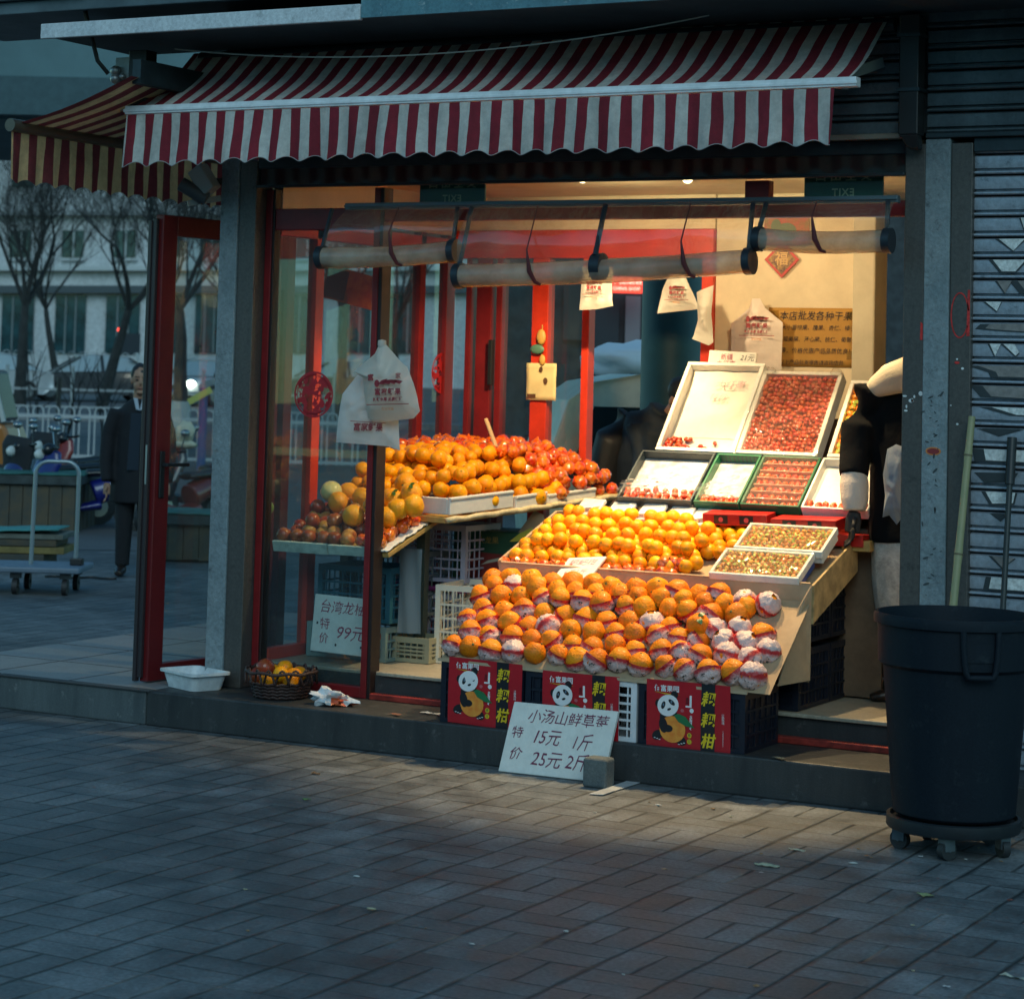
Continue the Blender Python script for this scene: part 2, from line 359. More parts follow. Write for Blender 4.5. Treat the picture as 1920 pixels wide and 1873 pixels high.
FLOORM = grime_mat('shop_floor', (0.36, 0.32, 0.25), (0.28, 0.25, 0.2), (0.14, 0.13, 0.11), 2.5, 0.45, False, 0.1, 60)
STONE = grime_mat('rough_stone', (0.235, 0.285, 0.305), (0.16, 0.205, 0.225), (0.065, 0.085, 0.095), 6, 0.75, False, 0.9, 55)
TRACK = grime_mat('stained_steel', (0.115, 0.105, 0.095), (0.085, 0.08, 0.074), (0.05, 0.048, 0.046), 6, 0.45, True, 0.08, 60)
P(TRACK).inputs['Metallic'].default_value = 0.35
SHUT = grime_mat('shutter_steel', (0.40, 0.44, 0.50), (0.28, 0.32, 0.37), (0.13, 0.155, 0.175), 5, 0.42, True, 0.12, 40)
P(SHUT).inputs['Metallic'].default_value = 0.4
SHUTD = grime_mat('shaded_slats', (0.085, 0.115, 0.13), (0.05, 0.072, 0.084), (0.025, 0.038, 0.045), 5, 0.5, True, 0.12, 40)  # darker copy of the shutter steel with shade put into its colour
DKSTEEL = mat('dark_teal_steel', (0.024, 0.036, 0.042), 0.4, 0.3, var=0.3, vscale=6, bump=0.05)
BLACK = mat('black_plastic', (0.012, 0.013, 0.014), 0.45)
RED = mat('red_frame_paint', (0.56, 0.035, 0.012), 0.38, var=0.15, vscale=7, bump=0.04, bscale=30)
GLASS = glassmat('window_glass', (0.88, 0.93, 0.93), haze=0.016, hazecol=(0.6, 0.7, 0.72), ior=1.52)
CREAM = mat('cream_plaster', (0.66, 0.57, 0.42), 0.8, var=0.1, vscale=3, bump=0.08, bscale=40)
WHITEM = mat('white_foam', (0.66, 0.66, 0.62), 0.7, var=0.06, vscale=20, bump=0.06, bscale=150)

# ground: one sheet, then the raised far street
g = MB(); g.add([(-140, -30, 0), (60, -30, 0), (60, 190, 0), (-140, 190, 0)], [(0, 1, 2, 3)]); struct(g, 'pavement', PAVE)
ASPH = grime_mat('asphalt', (0.1, 0.105, 0.11), (0.08, 0.085, 0.09), (0.06, 0.06, 0.065), 0.5, 0.8, False, 0.2, 30)
g = MB(); pts = []
for d in (22.4, 30, 40, 60, 90, 130, 170):
    for s in (-60, 60):
        p = Vector((CAM.x, CAM.y, 0))+E1*s+E2*d; p.z = zg(d); pts.append(p)
g.add(pts, [(2*i, 2*i+1, 2*i+3, 2*i+2) for i in range(6)]); struct(g, 'road', ASPH)
# platform of tiles at the side, granite step in front, shop floor behind the sill
g = MB()
g.box(-2.07, 5.5, 0.0, 0.5, 0, 0.17, 0)
g.box(-3.67, -2.076, 0.0, 0.03, 0, 0.166, 1)
g.box(-3.67, -2.076, 0.034, 3.6, 0, 0.168, 2); g.box(-2.074, -1.7, 0.504, 3.6, 0, 0.168, 2)
o = struct(g, 'entrance_step', [STEPD, STEP, TILE], bevel=0.008)
g = MB(); 
for (a, b, z) in ((-3.69, -3.05, .171), (-3.03, -2.05, .172)): g.box(a, b, -0.012, 0.05, 0.166, z)
for y in (0.64, 1.25, 1.86, 2.47): g.box(-3.66, -2.08, y, y+0.006, 0.1675, 0.1695)
for x in (-3.15, -2.62): g.box(x, x+0.006, 0.06, 3.5, 0.1675, 0.1695)
struct(g, 'platform_joints', mat('tile_joint', (0.05, 0.052, 0.055), 0.8))
g = MB(); g.box(-1.78, 4.5, 0.5, 3.6, 0.1, 0.3); g.box(-1.0, 1.69, 0.47, 0.5, 0.285, 0.303)
struct(g, 'shop_floor', [FLOORM], bevel=0.004)
g = MB(); g.box(-1.76, 1.69, 0.492, 0.499, 0.171, 0.284); struct(g, 'floor_riser', STEPD)
# ------------------------------------------------ corner pillar and right pier
def pillar(name, label, stone, tracks, ztop):
    t = thing(name, label, 'pillar', (sum(stone)/2, 0.42, 0.17))
    MB().box(stone[0], stone[1], 0.342, 0.52, 0.171, ztop).build('stone_facing', STONE, t, bevel=0.006)
    for a, b in tracks:
        g = MB(); g.box(a, b, 0.352, 0.5, 0.171, ztop-0.02); g.build('shutter_track', TRACK, t, bevel=0.004)
    return t
pl = pillar('corner_pillar', 'narrow grey stone pillar at the shop corner beside the open red door', (-1.972, -1.862), [(-1.860, -1.757)], 2.86)
pr = pillar('shop_pier', 'grey stone pier between two stained steel tracks, left of the slatted shutter', (1.792, 1.906), [(1.698, 1.790), (1.908, 2.003)], 2.86)
# paint flecks, stickers, red sticker remains and ink marks on the pier
g = MB(); WST = mat('old_white_paint', (0.6, 0.62, 0.62), 0.7, var=0.3, vscale=60); RST = mat('red_sticker_remains', (0.55, 0.03, 0.025), 0.5, var=0.3, vscale=40)
fr = frame((1.70, 0.3495, 0), (1, 0, 0), (0, 0, 1))
for k in range(7):
    u = random.uniform(0.005, 0.085); v = 1.70+random.uniform(-0.03, 0.05)
    g.poly(disc(fr, u, v, random.uniform(.004, .013), random.uniform(.004, .014), 0.0, 9))
for (u, v, r) in ((0.25, 1.62, .006), (.27, 1.86, .007), (.245, 1.9, .005), (.22, 1.7, .004)): g.poly(disc(fr, u, v, r, r*0.8, 0.0, 8))
g.build('paint_stain', WST, pr)
g = MB()
def ringpoly(g, fr, cu, cv, ru, rv, wd, a0, a1, n=18, w=0.0):
    for i in range(n):
        a = a0+(a1-a0)*i/n; b = a0+(a1-a0)*(i+1)/n
        g.poly([fr(cu+ru*cos(a), cv+rv*sin(a), w), fr(cu+(ru-wd)*cos(a), cv+(rv-wd)*sin(a), w), fr(cu+(ru-wd)*cos(b), cv+(rv-wd)*sin(b), w), fr(cu+ru*cos(b), cv+rv*sin(b), w)])
ringpoly(g, fr, 0.255, 2.09, 0.042, 0.10, 0.006, 0.2, 5.8); g.build('red_sticker_ring', RST, pr); g = MB(); g.poly([fr(.285, 2.0, 0), fr(.299, 2.0, 0), fr(.299, 2.2, 0), fr(.289, 2.2, 0)]); g.build('red_sticker_scrap', RST, pr); g = MB()
g.poly([fr(.077, 1.98, 0), fr(.089, 1.98, 0), fr(.089, 2.05, 0), fr(.079, 2.06, 0)]); g.build('red_sticker_scrap', RST, pr); g = MB(); g.poly(disc(fr, .245, 1.885, .012, .006, 0, 8))
g.build('red_sticker_scrap', RST, pr)
g = MB(); f2 = frame((1.792, 0.3405, 0), (1, 0, 0), (0, 0, 1)); g.poly(disc(f2, .055, 1.50, .035, .018, 0.0, 18), 0); g.poly(disc(f2, .055, 1.50, .028, .0125, 0.001, 18), 1)
g.build('oval_sticker', [mat('orange_edge', (0.6, 0.2, 0.05), 0.5), mat('dark_red_print', (0.25, 0.03, 0.03), 0.5)], pr)
INKB = mat('faded_ink', (0.045, 0.06, 0.065), 0.8)
g = MB()
for k in range(34):
    v = random.uniform(0.85, 1.75); u = random.gauss(.055, .018); r = random.uniform(.002, .009)
    a = random.uniform(0, 3); g.poly(disc(f2, u, v, r*2.2, r*0.7, 0.0003, 7, a))
g.build('ink_marking', INKB, pr)
# ------------------------------------------------ the building above: beam, glossy header strip, shutter box, roof
bt = thing('shop_building', 'dark steel shopfront with header beam, shutter housing and flat roof over the fruit shop', 'building', (0, 0.6, 2.7))
g = MB(); g.box(-1.757, 1.698, 0.36, 0.46, 2.80, 2.86); g.box(-1.757, 1.698, 0.34, 0.37, 2.70, 2.715); g.build('header_beam', DKSTEEL, bt, bevel=0.004)
g = MB(); g.box(-1.755, 1.696, 0.372, 0.40, 2.716, 2.80)
HDR = mat('smoked_glass_strip', (0.012, 0.016, 0.016), 0.09, spec=0.9, bump=0.02, bscale=10); g.build('glossy_header_strip', HDR, bt)
def ribs(g, x0, x1, y, z0, z1, pitch, depth=0.024, m=0):
    k = int((z1-z0)/pitch+0.999)
    for i in range(k):
        a = z0+i*pitch; b = min(a+pitch, z1)
        if b-a < 0.02: continue
        prof = [(0.004, a), (-depth*0.8, a+0.001), (-depth, a+0.006), (-depth*0.95, a+0.012), (-depth*0.3, a+0.015), (0.002, a+0.018), (0.002, a+0.023), (-depth*0.75, a+0.026), (-depth*0.85, a+0.05), (-depth*0.8, b-0.014), (-depth*.3, b-0.009), (0.004, b-.006)]
        vs = []; 
        for x in (x0, x1): vs += [(x, y+q[0], q[1]) for q in prof]
        n = len(prof); g.add(vs, [(j, j+1, n+j+1, n+j) for j in range(n-1)], m)
    return g
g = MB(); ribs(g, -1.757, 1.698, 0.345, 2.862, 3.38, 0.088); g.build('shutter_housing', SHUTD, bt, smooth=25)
g = MB(); g.box(-1.757, 1.698, 0.30, 0.352, 2.86, 2.885); g.build('housing_lip', mat('lip_steel', (0.3, 0.27, 0.22), 0.35, 0.5, var=0.2), bt, bevel=0.005)
g = MB(); g.box(-1.76, 4.6, 0.46, 3.3, 2.90, 3.9); g.box(-2.0, 4.6, 0.38, 0.458, 3.36, 3.9); g.build('roof', mat('roof_concrete', (0.14, 0.16, 0.17), 0.8, var=0.2), bt)
g = MB(); g.box(-1.74, 1.72, 0.462, 3.28, 2.80, 2.897); g.build('ceiling', CREAM, bt)
# canopy over the awning: fascia strip, soffit, upper ledge
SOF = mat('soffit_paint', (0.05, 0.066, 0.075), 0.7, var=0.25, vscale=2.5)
FAS = grime_mat('white_fascia', (0.62, 0.64, 0.66), (0.5, 0.53, 0.56), (0.3, 0.33, 0.35), 5, 0.6, True, 0.1, 60)
TEALP = grime_mat('peeling_teal_paint', (0.10, 0.22, 0.26), (0.07, 0.16, 0.2), (0.4, 0.45, 0.46), 9, 0.6, True, 0.2, 60)
cp = thing('roof_canopy', 'wide dark canopy with a dirty white fascia strip above the striped awnings', 'canopy', (0, 0, 3.4))
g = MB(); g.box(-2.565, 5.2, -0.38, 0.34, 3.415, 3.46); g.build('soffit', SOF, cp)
g = MB(); g.box(-2.57, -0.68, -0.41, -0.382, 3.40, 3.475); g.build('white_fascia', FAS, cp, bevel=0.004)
g = MB(); g.box(-0.678, 5.2, -0.405, -0.383, 3.41, 3.56); g.build('peeling_fascia', TEALP, cp)
g = MB(); g.box(-3.6, 5.2, -0.36, 0.5, 3.56, 3.60); g.box(-3.6, 5.2, -0.40, -0.36, 3.535, 3.60); g.box(-3.6, -2.3, -0.44, -0.401, 3.60, 3.70); g.box(-2.1, 5.2, -0.44, -0.401, 3.625, 3.75); g.box(-3.6, 5.2, -0.38, 0.5, 3.63, 3.9)
g.build('upper_ledge', mat('ledge_steel', (0.09, 0.12, 0.135), 0.5, 0.2, var=0.25, vscale=4), cp, bevel=0.005)
# right-hand shuttered shop
rs = thing('slatted_shutter_wall', 'closed grey roller shutter covered in torn stickers, right of the fruit shop', 'shutter', (3, 0.4, 0.17))
g = MB(); ribs(g, 2.004, 5.2, 0.40, 0.17, 2.82, 0.0905); g.build('shutter_curtain', SHUT, rs, smooth=25)
g = MB(); g.box(2.004, 5.2, 0.36, 0.44, 2.80, 2.862); g.box(1.795, 5.2, 0.33, 0.44, 2.862, 2.885); g.build('lintel', DKSTEEL, rs, bevel=0.004)
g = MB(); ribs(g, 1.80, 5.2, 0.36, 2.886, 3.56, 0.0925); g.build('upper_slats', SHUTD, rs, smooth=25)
g = MB(); g.box(2.0, 5.2, 0.44, 3.2, 0.17, 3.5); g.build('wall', mat('dark_wall', (0.08, 0.085, 0.09), 0.8), rs)
# torn sticker scraps on the slats
SCR = [mat('pale_sticker_scrap', (0.62, 0.64, 0.63), 0.55, var=0.25, vscale=50), mat('brown_sticker_scrap', (0.22, 0.2, 0.19), 0.6, var=0.2, vscale=30), mat('dark_scrap_shape', (0.03, 0.04, 0.045), 0.6)]
g = MB()
def scrap(i, pts, m):
    z0 = 0.17+i*0.0905; fr = frame((2.0, 0.3775, z0), (1, 0, 0), (0, 0, 1))
    c = [sum(p[k] for p in pts)/len(pts) for k in (0, 1)]
    g.poly([fr(c[0]+(u-c[0])*1.22-.004, min(.082, max(.024, c[1]+(v-c[1])*1.12-.003)), 0.0) for u, v in pts], 2)  # larger dark shape set behind each scrap
    g.poly([fr(u, v, 0.0012) for u, v in pts], m)
T = lambda a, b, c, z=.028: [(a, .08), (b, .08), (c, z)]
for i, pts, m in ((25, T(.21, .245, .228), 0), (24, T(.115, .23, .18), 0), (23, [(.09, .08), (.235, .08), (.19, .03), (.13, .03)], 0), (22, T(.11, .175, .145), 1), (22, [(.2, .08), (.5, .08), (.5, .03), (.24, .03)], 1),
    (21, T(.06, .13, .11, .04), 0), (20, [(.08, .075), (.5, .08), (.5, .03), (.12, .05), (.06, .055)], 1), (19, T(.08, .13, .105), 0), (19, [(.14, .08), (.19, .08), (.21, .045), (.195, .03)], 0), (18, [(.03, .075), (.5, .08), (.5, .028), (.12, .03), (.11, .05)], 1),
    (17, [(.05, .08), (.5, .075), (.5, .03), (.3, .028), (.09, .035)], 1), (16, [(.09, .08), (.5, .078), (.5, .045), (.2, .05)], 0), (15, [(.05, .078), (.22, .08), (.13, .05)], 2), (14, [(.06, .08), (.5, .08), (.5, .03), (.07, .032)], 0), (13, [(.04, .07), (.2, .075), (.18, .04), (.08, .03)], 2),
    (12, [(.07, .08), (.2, .08), (.19, .035), (.1, .03)], 0), (11, [(.1, .08), (.17, .08), (.14, .05)], 2), (9, [(.1, .08), (.2, .075), (.15, .03)], 1), (8, [(.1, .08), (.3, .078), (.28, .03), (.09, .03)], 0), (6, [(.05, .07), (.3, .08), (.2, .03)], 0)):
    scrap(i, pts, m)
g.build('sticker_print', SCR, rs)
# black downpipe beside the awning
dp = thing('downpipe', 'black square downpipe hanging beside the right end of the awning', 'pipe', (1.745, 0.3, 2.86))
g = MB(); g.box(1.70, 1.79, 0.24, 0.335, 2.87, 3.40); g.prism([(1.70, .24, 2.87), (1.79, .24, 2.87), (1.785, .27, 2.81), (1.74, .27, 2.81)], (0, .06, 0)); g.build('pipe', BLACK, dp, bevel=0.006)
g = MB(); g.box(1.692, 1.798, 0.232, 0.34, 3.06, 3.075); g.box(1.692, 1.798, 0.232, 0.34, 3.3, 3.315); g.build('pipe_seam', DKSTEEL, dp)
# ------------------------------------------------ red window frames and glass
B = 2.3
ff = thing('front_window_frame', 'shade-toned red metal frame with large pane and transom lights across the shop front', 'window frame', (-0.05, 0.47, 0.17))
g = MB(); g.box(-1.755, -1.715, 0.44, 0.50, 0.171, 2.70, 0); g.box(-1.7145, -1.70, 0.443, 0.50, 0.171, 2.70, 1); g.build('stile', [mat('shaded_red_frame', (.19, .010, .012), .38, var=.15, vscale=7), mat('dark_side_strip', (.022, .012, .011), .45, .2)], ff, bevel=0.003)
DKSIDE = mat('dark_side_strip', (.022, .012, .011), .45, .2)  # darker strip down the right side of stile and mullion
RDM = mat('shaded_red_frame', (.19, .010, .012), .38, var=.15, vscale=7)  # red frame paint in a darker tone, shade put into the colour
g = MB(); g.box(-1.10, -1.066, 0.44, 0.53, 0.171, 2.70, 0); g.box(-1.0655, -1.045, 0.443, 0.53, 0.171, 2.70, 1); g.build('mullion', [RDM, DKSIDE], ff, bevel=0.003)
g = MB(); g.box(-1.698, -1.102, 0.445, 0.495, 0.171, 0.225); g.build('bottom_rail', RDM, ff, bevel=0.004)
g = MB(); g.box(-1.698, -1.102, 0.445, 0.495, 2.49, 2.60); g.build('transom_rail', RDM, ff, bevel=0.004)
g = MB(); g.box(-1.043, 1.695, 0.445, 0.495, 2.53, 2.60); g.build('transom_rail', RDM, ff, bevel=0.004)
g = MB(); g.box(0.90, 1.02, 0.44, 0.50, 2.602, 2.70); g.build('transom_post', RDM, ff, bevel=0.004)
g = MB(); g.box(-1.043, 1.695, 0.435, 0.49, 0.171, 0.20); g.build('sill', mat('worn_red_sill', (0.26, 0.03, 0.022), 0.35, var=0.4, vscale=20, rvar=0.15), ff, bevel=0.004)
g = MB(); g.box(-1.70, -1.10, 0.468, 0.472, 0.226, 2.489); g.build('pane', GLASS, ff)
for a, b in ((-1.698, -1.102), (-1.043, 0.898), (1.022, 1.695)):
    g = MB(); g.box(a, b, 0.468, 0.472, 2.601, 2.715); g.build('transom_pane', GLASS, ff)
sf = thing('side_window_frame', 'bright red frame of the glass wall along the left side of the shop', 'window frame', (-1.73, 1.4, 0.3))
for y, w in ((0.885, 0.075), (1.95, 0.06), (B-0.03, 0.10)):
    g = MB(); g.box(-1.755, -1.70, y-w/2, y+w/2, 0.3, 2.58); g.build('post', RED if y < 1 else RDM, sf, bevel=0.004)
g = MB(); g.box(-1.755, -1.70, 0.51, B+.05, 2.47, 2.56); g.build('head_rail', RED, sf, bevel=0.004)
g = MB(); g.box(-1.755, -1.70, 0.51, B+.05, 2.58, 2.80); g.build('side_panel', CREAM, sf)
g = MB(); g.box(-1.73, -1.726, 0.52, B-.08, 0.3, 2.468); g.build('pane', GLASS, sf)
g = MB(); g.box(-1.755, -1.70, 0.51, B, 0.3, 0.36); g.build('bottom_rail', RED, sf, bevel=0.004)
bf = thing('back_window_frame', 'red door frame and posts of the open glass wall at the back of the shop', 'window frame', (-1, B, 0.3))
for x0, x1 in ((-1.60, -1.565), (-1.53, -1.43), (-1.40, -1.36), (-1.165, -1.06), (-0.845, -0.80), (-0.115, -0.045)):
    g = MB(); g.box(x0, x1, B-.03, B+.05, 0.3, 2.45); g.build('post', RED if x0 > -1.3 else RDM, bf, bevel=0.004)
g = MB(); g.box(-1.698, -0.045, B-.035, B+.05, 2.45, 2.61); g.build('head_rail', RED, bf, bevel=0.004)
g = MB(); g.box(-1.698, -0.045, B-.02, B+.05, 2.612, 2.80); g.build('upper_panel', CREAM, bf)
for x0, x1 in ((-1.69, -1.602), (-1.358, -1.167), (-1.058, -0.847)):
    g = MB(); g.box(x0, x1, B+.008, B+.012, 0.3, 2.449); g.build('pane', GLASS, bf)
g = MB(); g.box(-1.42, -1.395, B-.075, B-.04, 1.72, 1.98); g.build('handle', BLACK, bf, bevel=0.004)
bw = thing('back_wall', 'cream plaster wall with a column edge at the back right of the shop', 'wall', (0.4, B, 0.3))
g = MB(); g.box(-0.043, 0.775, B, B+.12, 0.3, 2.80); g.build('plaster', CREAM, bw)
g = MB(); g.box(0.776, 0.90, B-.08, B+.12, 0.3, 2.80); g.build('column', mat('grey_cream_paint', (0.5, 0.46, 0.36), 0.7, var=0.1, vscale=4), bw, bevel=0.01)
g = MB(); g.box(0.9, 1.80, 3.05, 3.15, 0.3, 2.80); g.box(1.725, 1.795, 0.51, 3.05, 0.3, 2.80); g.build('side_wall', CREAM, bw)
# dark shelf of goods in the rear corner
sh = thing('goods_shelf', 'dark shelf stacked with small packets in the rear right corner of the shop', 'shelf', (1.2, 2.9, 0.3))
g = MB()
for z in (0.4, .8, 1.2, 1.6, 1.85, 2.1, 2.35): g.box(0.92, 1.70, 2.72, 3.0, z, z+.02)
g.box(.92, .945, 2.72, 3.0, .3, 2.5); g.box(1.68, 1.70, 2.72, 3.0, .3, 2.5); g.build('rack', mat('dark_wood', (0.03, 0.02, 0.014), 0.6), sh)
AMB = [mat('amber_packet', (0.4, 0.16, 0.03), 0.3, rnd=1.0), mat('brown_packet', (0.12, 0.06, 0.03), 0.35), mat('dark_packet', (0.03, 0.025, 0.03), 0.3)]
for z in (1.62, 1.87, 2.12, 2.37):
    g = MB(); x = .96
    while x < 1.6:
        w = random.uniform(.05, .09); h = random.uniform(.1, .2); g.box(x, x+w, 2.74, 2.84, z, z+h, random.choice((0, 1, 2, 2))); x += w+random.uniform(.005, .02)
    g.build('packet_row', AMB, sh, bevel=.004)
# ------------------------------------------------ open red door
dd = Vector((0.137, 0.99, 0)).normalized(); dn = Vector((dd.y, -dd.x, 0))
DH = 2.385
dr = thing('red_glass_door', 'open dark red metal framed glass door standing out from the shop corner', 'door', (-2.27, 0.23, 0.175))
fr = frame((-2.27, 0.23, 0.175), dd, (0, 0, 1))
L = 0.92; RDK = mat('dark_red_door_paint', (0.13, 0.008, 0.009), 0.42, var=0.12, vscale=6, bump=0.04)
g = MB(); g.obox(fr, 0, 0.105, 0, DH, -.028, .028); g.build('lock_stile', RDK, dr, bevel=.004)
g = MB(); g.obox(fr, L-.1, L, 0, DH, -.028, .028); g.build('hinge_stile', RDK, dr, bevel=.004)
g = MB(); g.obox(fr, .106, L-.101, DH-.105, DH, -.027, .027); g.build('top_rail', RDK, dr, bevel=.004)
g = MB(); g.obox(fr, .106, L-.101, 0, .085, -.027, .027); g.build('bottom_rail', RDK, dr, bevel=.004)
g = MB(); g.obox(fr, .106, L-.101, .086, DH-.106, -.002, .002); g.build('pane', GLASS, dr)
g = MB(); g.obox(fr, -.022, -.001, 0.02, DH-.02, -.03, .0); g.obox(fr, -.03, -.001, 0, DH-.03, -.052, -.029); g.build('edge_profile', mat('dark_edge', (0.03, 0.022, 0.025), 0.35), dr, bevel=.003)
g = MB(); g.obox(fr, .028, .062, .93, 1.17, .029, .04); g.bar(fr(.045, 1.1, .04), fr(.045, 1.1, .075), .02); g.bar(fr(.035, 1.1, .07), fr(.2, 1.1, .07), .02, .018); g.build('handle', BLACK, dr, bevel=.004)
g = MB(); g.obox(fr, -.0235, -.0225, 1.0, 1.2, -.02, -.008); g.build('lock_plate', mat('bright_steel', (0.6, 0.6, 0.6), 0.3, 1.0), dr)
pf = thing('door_post', 'dark red post carrying the open glass door behind the corner pillar', 'post', (-2.1, 1.2, .17))
g = MB(); g.box(-2.17, -2.09, 1.155, 1.23, .169, 2.62); g.build('post', RDK, pf, bevel=.004); g = MB(); g.box(-2.17, -2.09, 1.231, 3.3, 2.55, 2.62); g.build('rail', RDK, pf)
# ------------------------------------------------ awnings
def stripe_mat(name, axis, pitch, off, ca, cb, frac=0.5):
    mt = bpy.data.materials.new(name); mt.use_nodes = True; n, l, b = nodes_of(mt)
    tc = n.new('ShaderNodeTexCoord'); sp = n.new('ShaderNodeSeparateXYZ'); l.new(tc.outputs['Object'], sp.inputs[0])
    wv0 = mth(n, l, 'MULTIPLY', mth(n, l, 'SUBTRACT', noisev(n, l, tc.outputs['Object'], 2.2, 3), .5), .035)
    q = mth(n, l, 'FRACT', mth(n, l, 'DIVIDE', mth(n, l, 'ADD', mth(n, l, 'ADD', sp.outputs[axis], wv0), off), pitch))
    k = mth(n, l, 'LESS_THAN', q, frac); c = mixc(n, l, k, ca, cb)
    mp = n.new('ShaderNodeMapping'); mp.inputs['Scale'].default_value = (1, 1, 0.5); l.new(tc.outputs['Object'], mp.inputs[0])
    d = noisev(n, l, mp.outputs[0], 3.0, 8, .7); f = noisev(n, l, tc.outputs['Object'], 24, 6, .75)
    hs = n.new('ShaderNodeHueSaturation'); l.new(c, hs.inputs['Color']); l.new(mth(n, l, 'MULTIPLY', mrange(n, l, d, .3, .7, .55, 1.2), mrange(n, l, f, .3, .7, .78, 1.1)), hs.inputs['Value']); l.new(hs.outputs[0], b.inputs['Base Color'])
    b.inputs['Roughness'].default_value = .85
    wv = noisev(n, l, tc.outputs['Object'], 300, 2); bp = n.new('ShaderNodeBump'); bp.inputs['Strength'].default_value = .35; bp.inputs['Distance'].default_value = .004
    l.new(mth(n, l, 'ADD', wv, mth(n, l, 'MULTIPLY', f, 2.0)), bp.inputs['Height']); l.new(bp.outputs[0], b.inputs['Normal'])
    tl = n.new('ShaderNodeBsdfTranslucent'); l.new(hs.outputs[0], tl.inputs[0]); mx = n.new('ShaderNodeMixShader'); mx.inputs[0].default_value = .15 if axis == 0 else .4
    l.new(b.outputs[0], mx.inputs[1]); l.new(tl.outputs[0], mx.inputs[2]); l.new(mx.outputs[0], n['Material Output'].inputs[0])
    MATS[name] = mt; return mt
AW1 = stripe_mat('red_white_canvas', 0, 0.1095, 10.49, (0.62, 0.61, 0.57), (0.25, 0.014, 0.03), .50)
aw = thing('striped_awning', 'red and white striped awning with a scalloped valance across the shop front', 'awning', (0, 0, 0))
YB, ZB = -0.17, 3.045
def fab(u, v):
    x = -2.16+3.78*u; k = noise.noise(Vector((x*1.3, v*2, 1)))*.012*sin(pi*v)
    return (x+.01*v, YB+(0.31-YB)*v, ZB+.02+(3.385-ZB)*v-.035*sin(pi*v)+k)
g = MB(); g.grid(fab, 90, 12); g.build('canopy_cloth', AW1, aw, smooth=180)
def val(u, v):
    x = -2.175+3.745*u; a = 0.014*sin(x*2*pi/.149+.6+1.2*noise.noise(Vector((x*.9, 7, 0))))+.030*noise.noise(Vector((x*3.1, v*.6, 3))); a *= v**0.8
    bot = 2.775+.013*(1+cos(x*2*pi/.149))-.01*noise.noise(Vector((x*.7, 5, 0)))+.004*x
    z = ZB-.018+(bot-ZB+.018)*v
    return (x+.012*v*noise.noise(Vector((x*1.7, v*1.5, 9))), YB-.03+a-.015*v, z)
g = MB(); g.grid(val, 300, 8); g.build('valance', AW1, aw, smooth=180)
g = MB(); g.tube([val(i/300, 1.0) for i in range(301)], .0022, 4); g.build('valance_hem', mat('grey_hem', (.3, .3, .3), .8), aw)
g = MB(); g.box(-2.19, 1.665, YB-.028, YB+.03, ZB-.014, ZB+.028); g.box(-2.195, 1.67, YB-.034, YB-.027, ZB-.004, ZB+.012); g.build('front_bar', mat('white_aluminium', (.72, .74, .76), .4, .1, var=.12, vscale=12), aw, bevel=.004)
g = MB(); g.tube([(-2.1, .31, 3.375), (1.66, .31, 3.365)], .035, 12); g.build('roller_tube', DKSTEEL, aw, smooth=60)
for x in (-2.05, 1.60):
    g = MB(); g.bar((x, .3, 3.2), (x-.12 if x > 0 else x+.25, .05, 3.1), .03, .045); g.bar((x-.12 if x > 0 else x+.25, .05, 3.1), (x, YB+.02, ZB), .03, .04); g.build('folding_arm', mat('arm_metal', (.25, .28, .3), .4, .5), aw)
AW2 = stripe_mat('yellow_maroon_canvas', 1, 0.125, 10.04, (0.66, 0.40, 0.20), (0.19, 0.03, 0.035), .5)
a2 = thing('side_awning', 'yellow and maroon striped awning jutting out from the left side of the shop', 'awning', (0, 0, 0))
def fab2(u, v): y = -.41+3.4*u; return (-2.68+.69*v, y, 2.98+.21*v-.02*sin(pi*v)+.01*noise.noise(Vector((y*2, v, 4)))*sin(pi*v))
g = MB(); g.grid(fab2, 60, 8); g.build('canopy_cloth', AW2, a2, smooth=180)
def val2(u, v):
    y = -.43+3.42*u; a = .012*sin(y*2*pi/.15)*v; bot = 2.69+.012*cos(y*2*pi/.15)
    return (-2.715+a+.01*v*noise.noise(Vector((y*2, 2, 2))), y, 2.945+(bot-2.945)*v)
g = MB(); g.grid(val2, 200, 6); g.build('valance', AW2, a2, smooth=180)
g = MB(); g.tube([(-2.70, -.46, 2.965), (-2.70, 3.0, 2.965)], .033, 12); g.build('front_bar', mat('bronze_bar', (.16, .13, .1), .35, .6), a2, smooth=60)
g = MB(); g.box(-2.03, -1.98, -.35, 3.1, 3.16, 3.28); g.build('wall_bar', DKSTEEL, a2)
br = thing('awning_bracket', 'pale steel wall bracket with bolts and hooks hanging where the two awnings meet', 'bracket', (-2.25, -.05, 3.1))
fr = frame((-2.34, -.06, 3.07), (1, 0, 0), (0, 0, 1))
g = MB(); g.obox(fr, -.02, .075, 0, .27, -.01, .01); g.build('plate', mat('pale_bracket', (.38, .4, .38), .5, .3, var=.2), br, bevel=.003)
g = MB(); g.obox(fr, .08, .19, .0, .3, -.06, .03); g.build('dark_arm', BLACK, br, bevel=.004)
g = MB()
for v in (.08, .16, .2): g.ell(fr(.0, v, .03), .028, nu=10, nv=6); g.ell(fr(.04, v-.03, .025), .018, nu=8, nv=6)
g.build('bolt_cluster', mat('bolt_steel', (.35, .36, .36), .4, .7), br, smooth=60)
tf = MB()
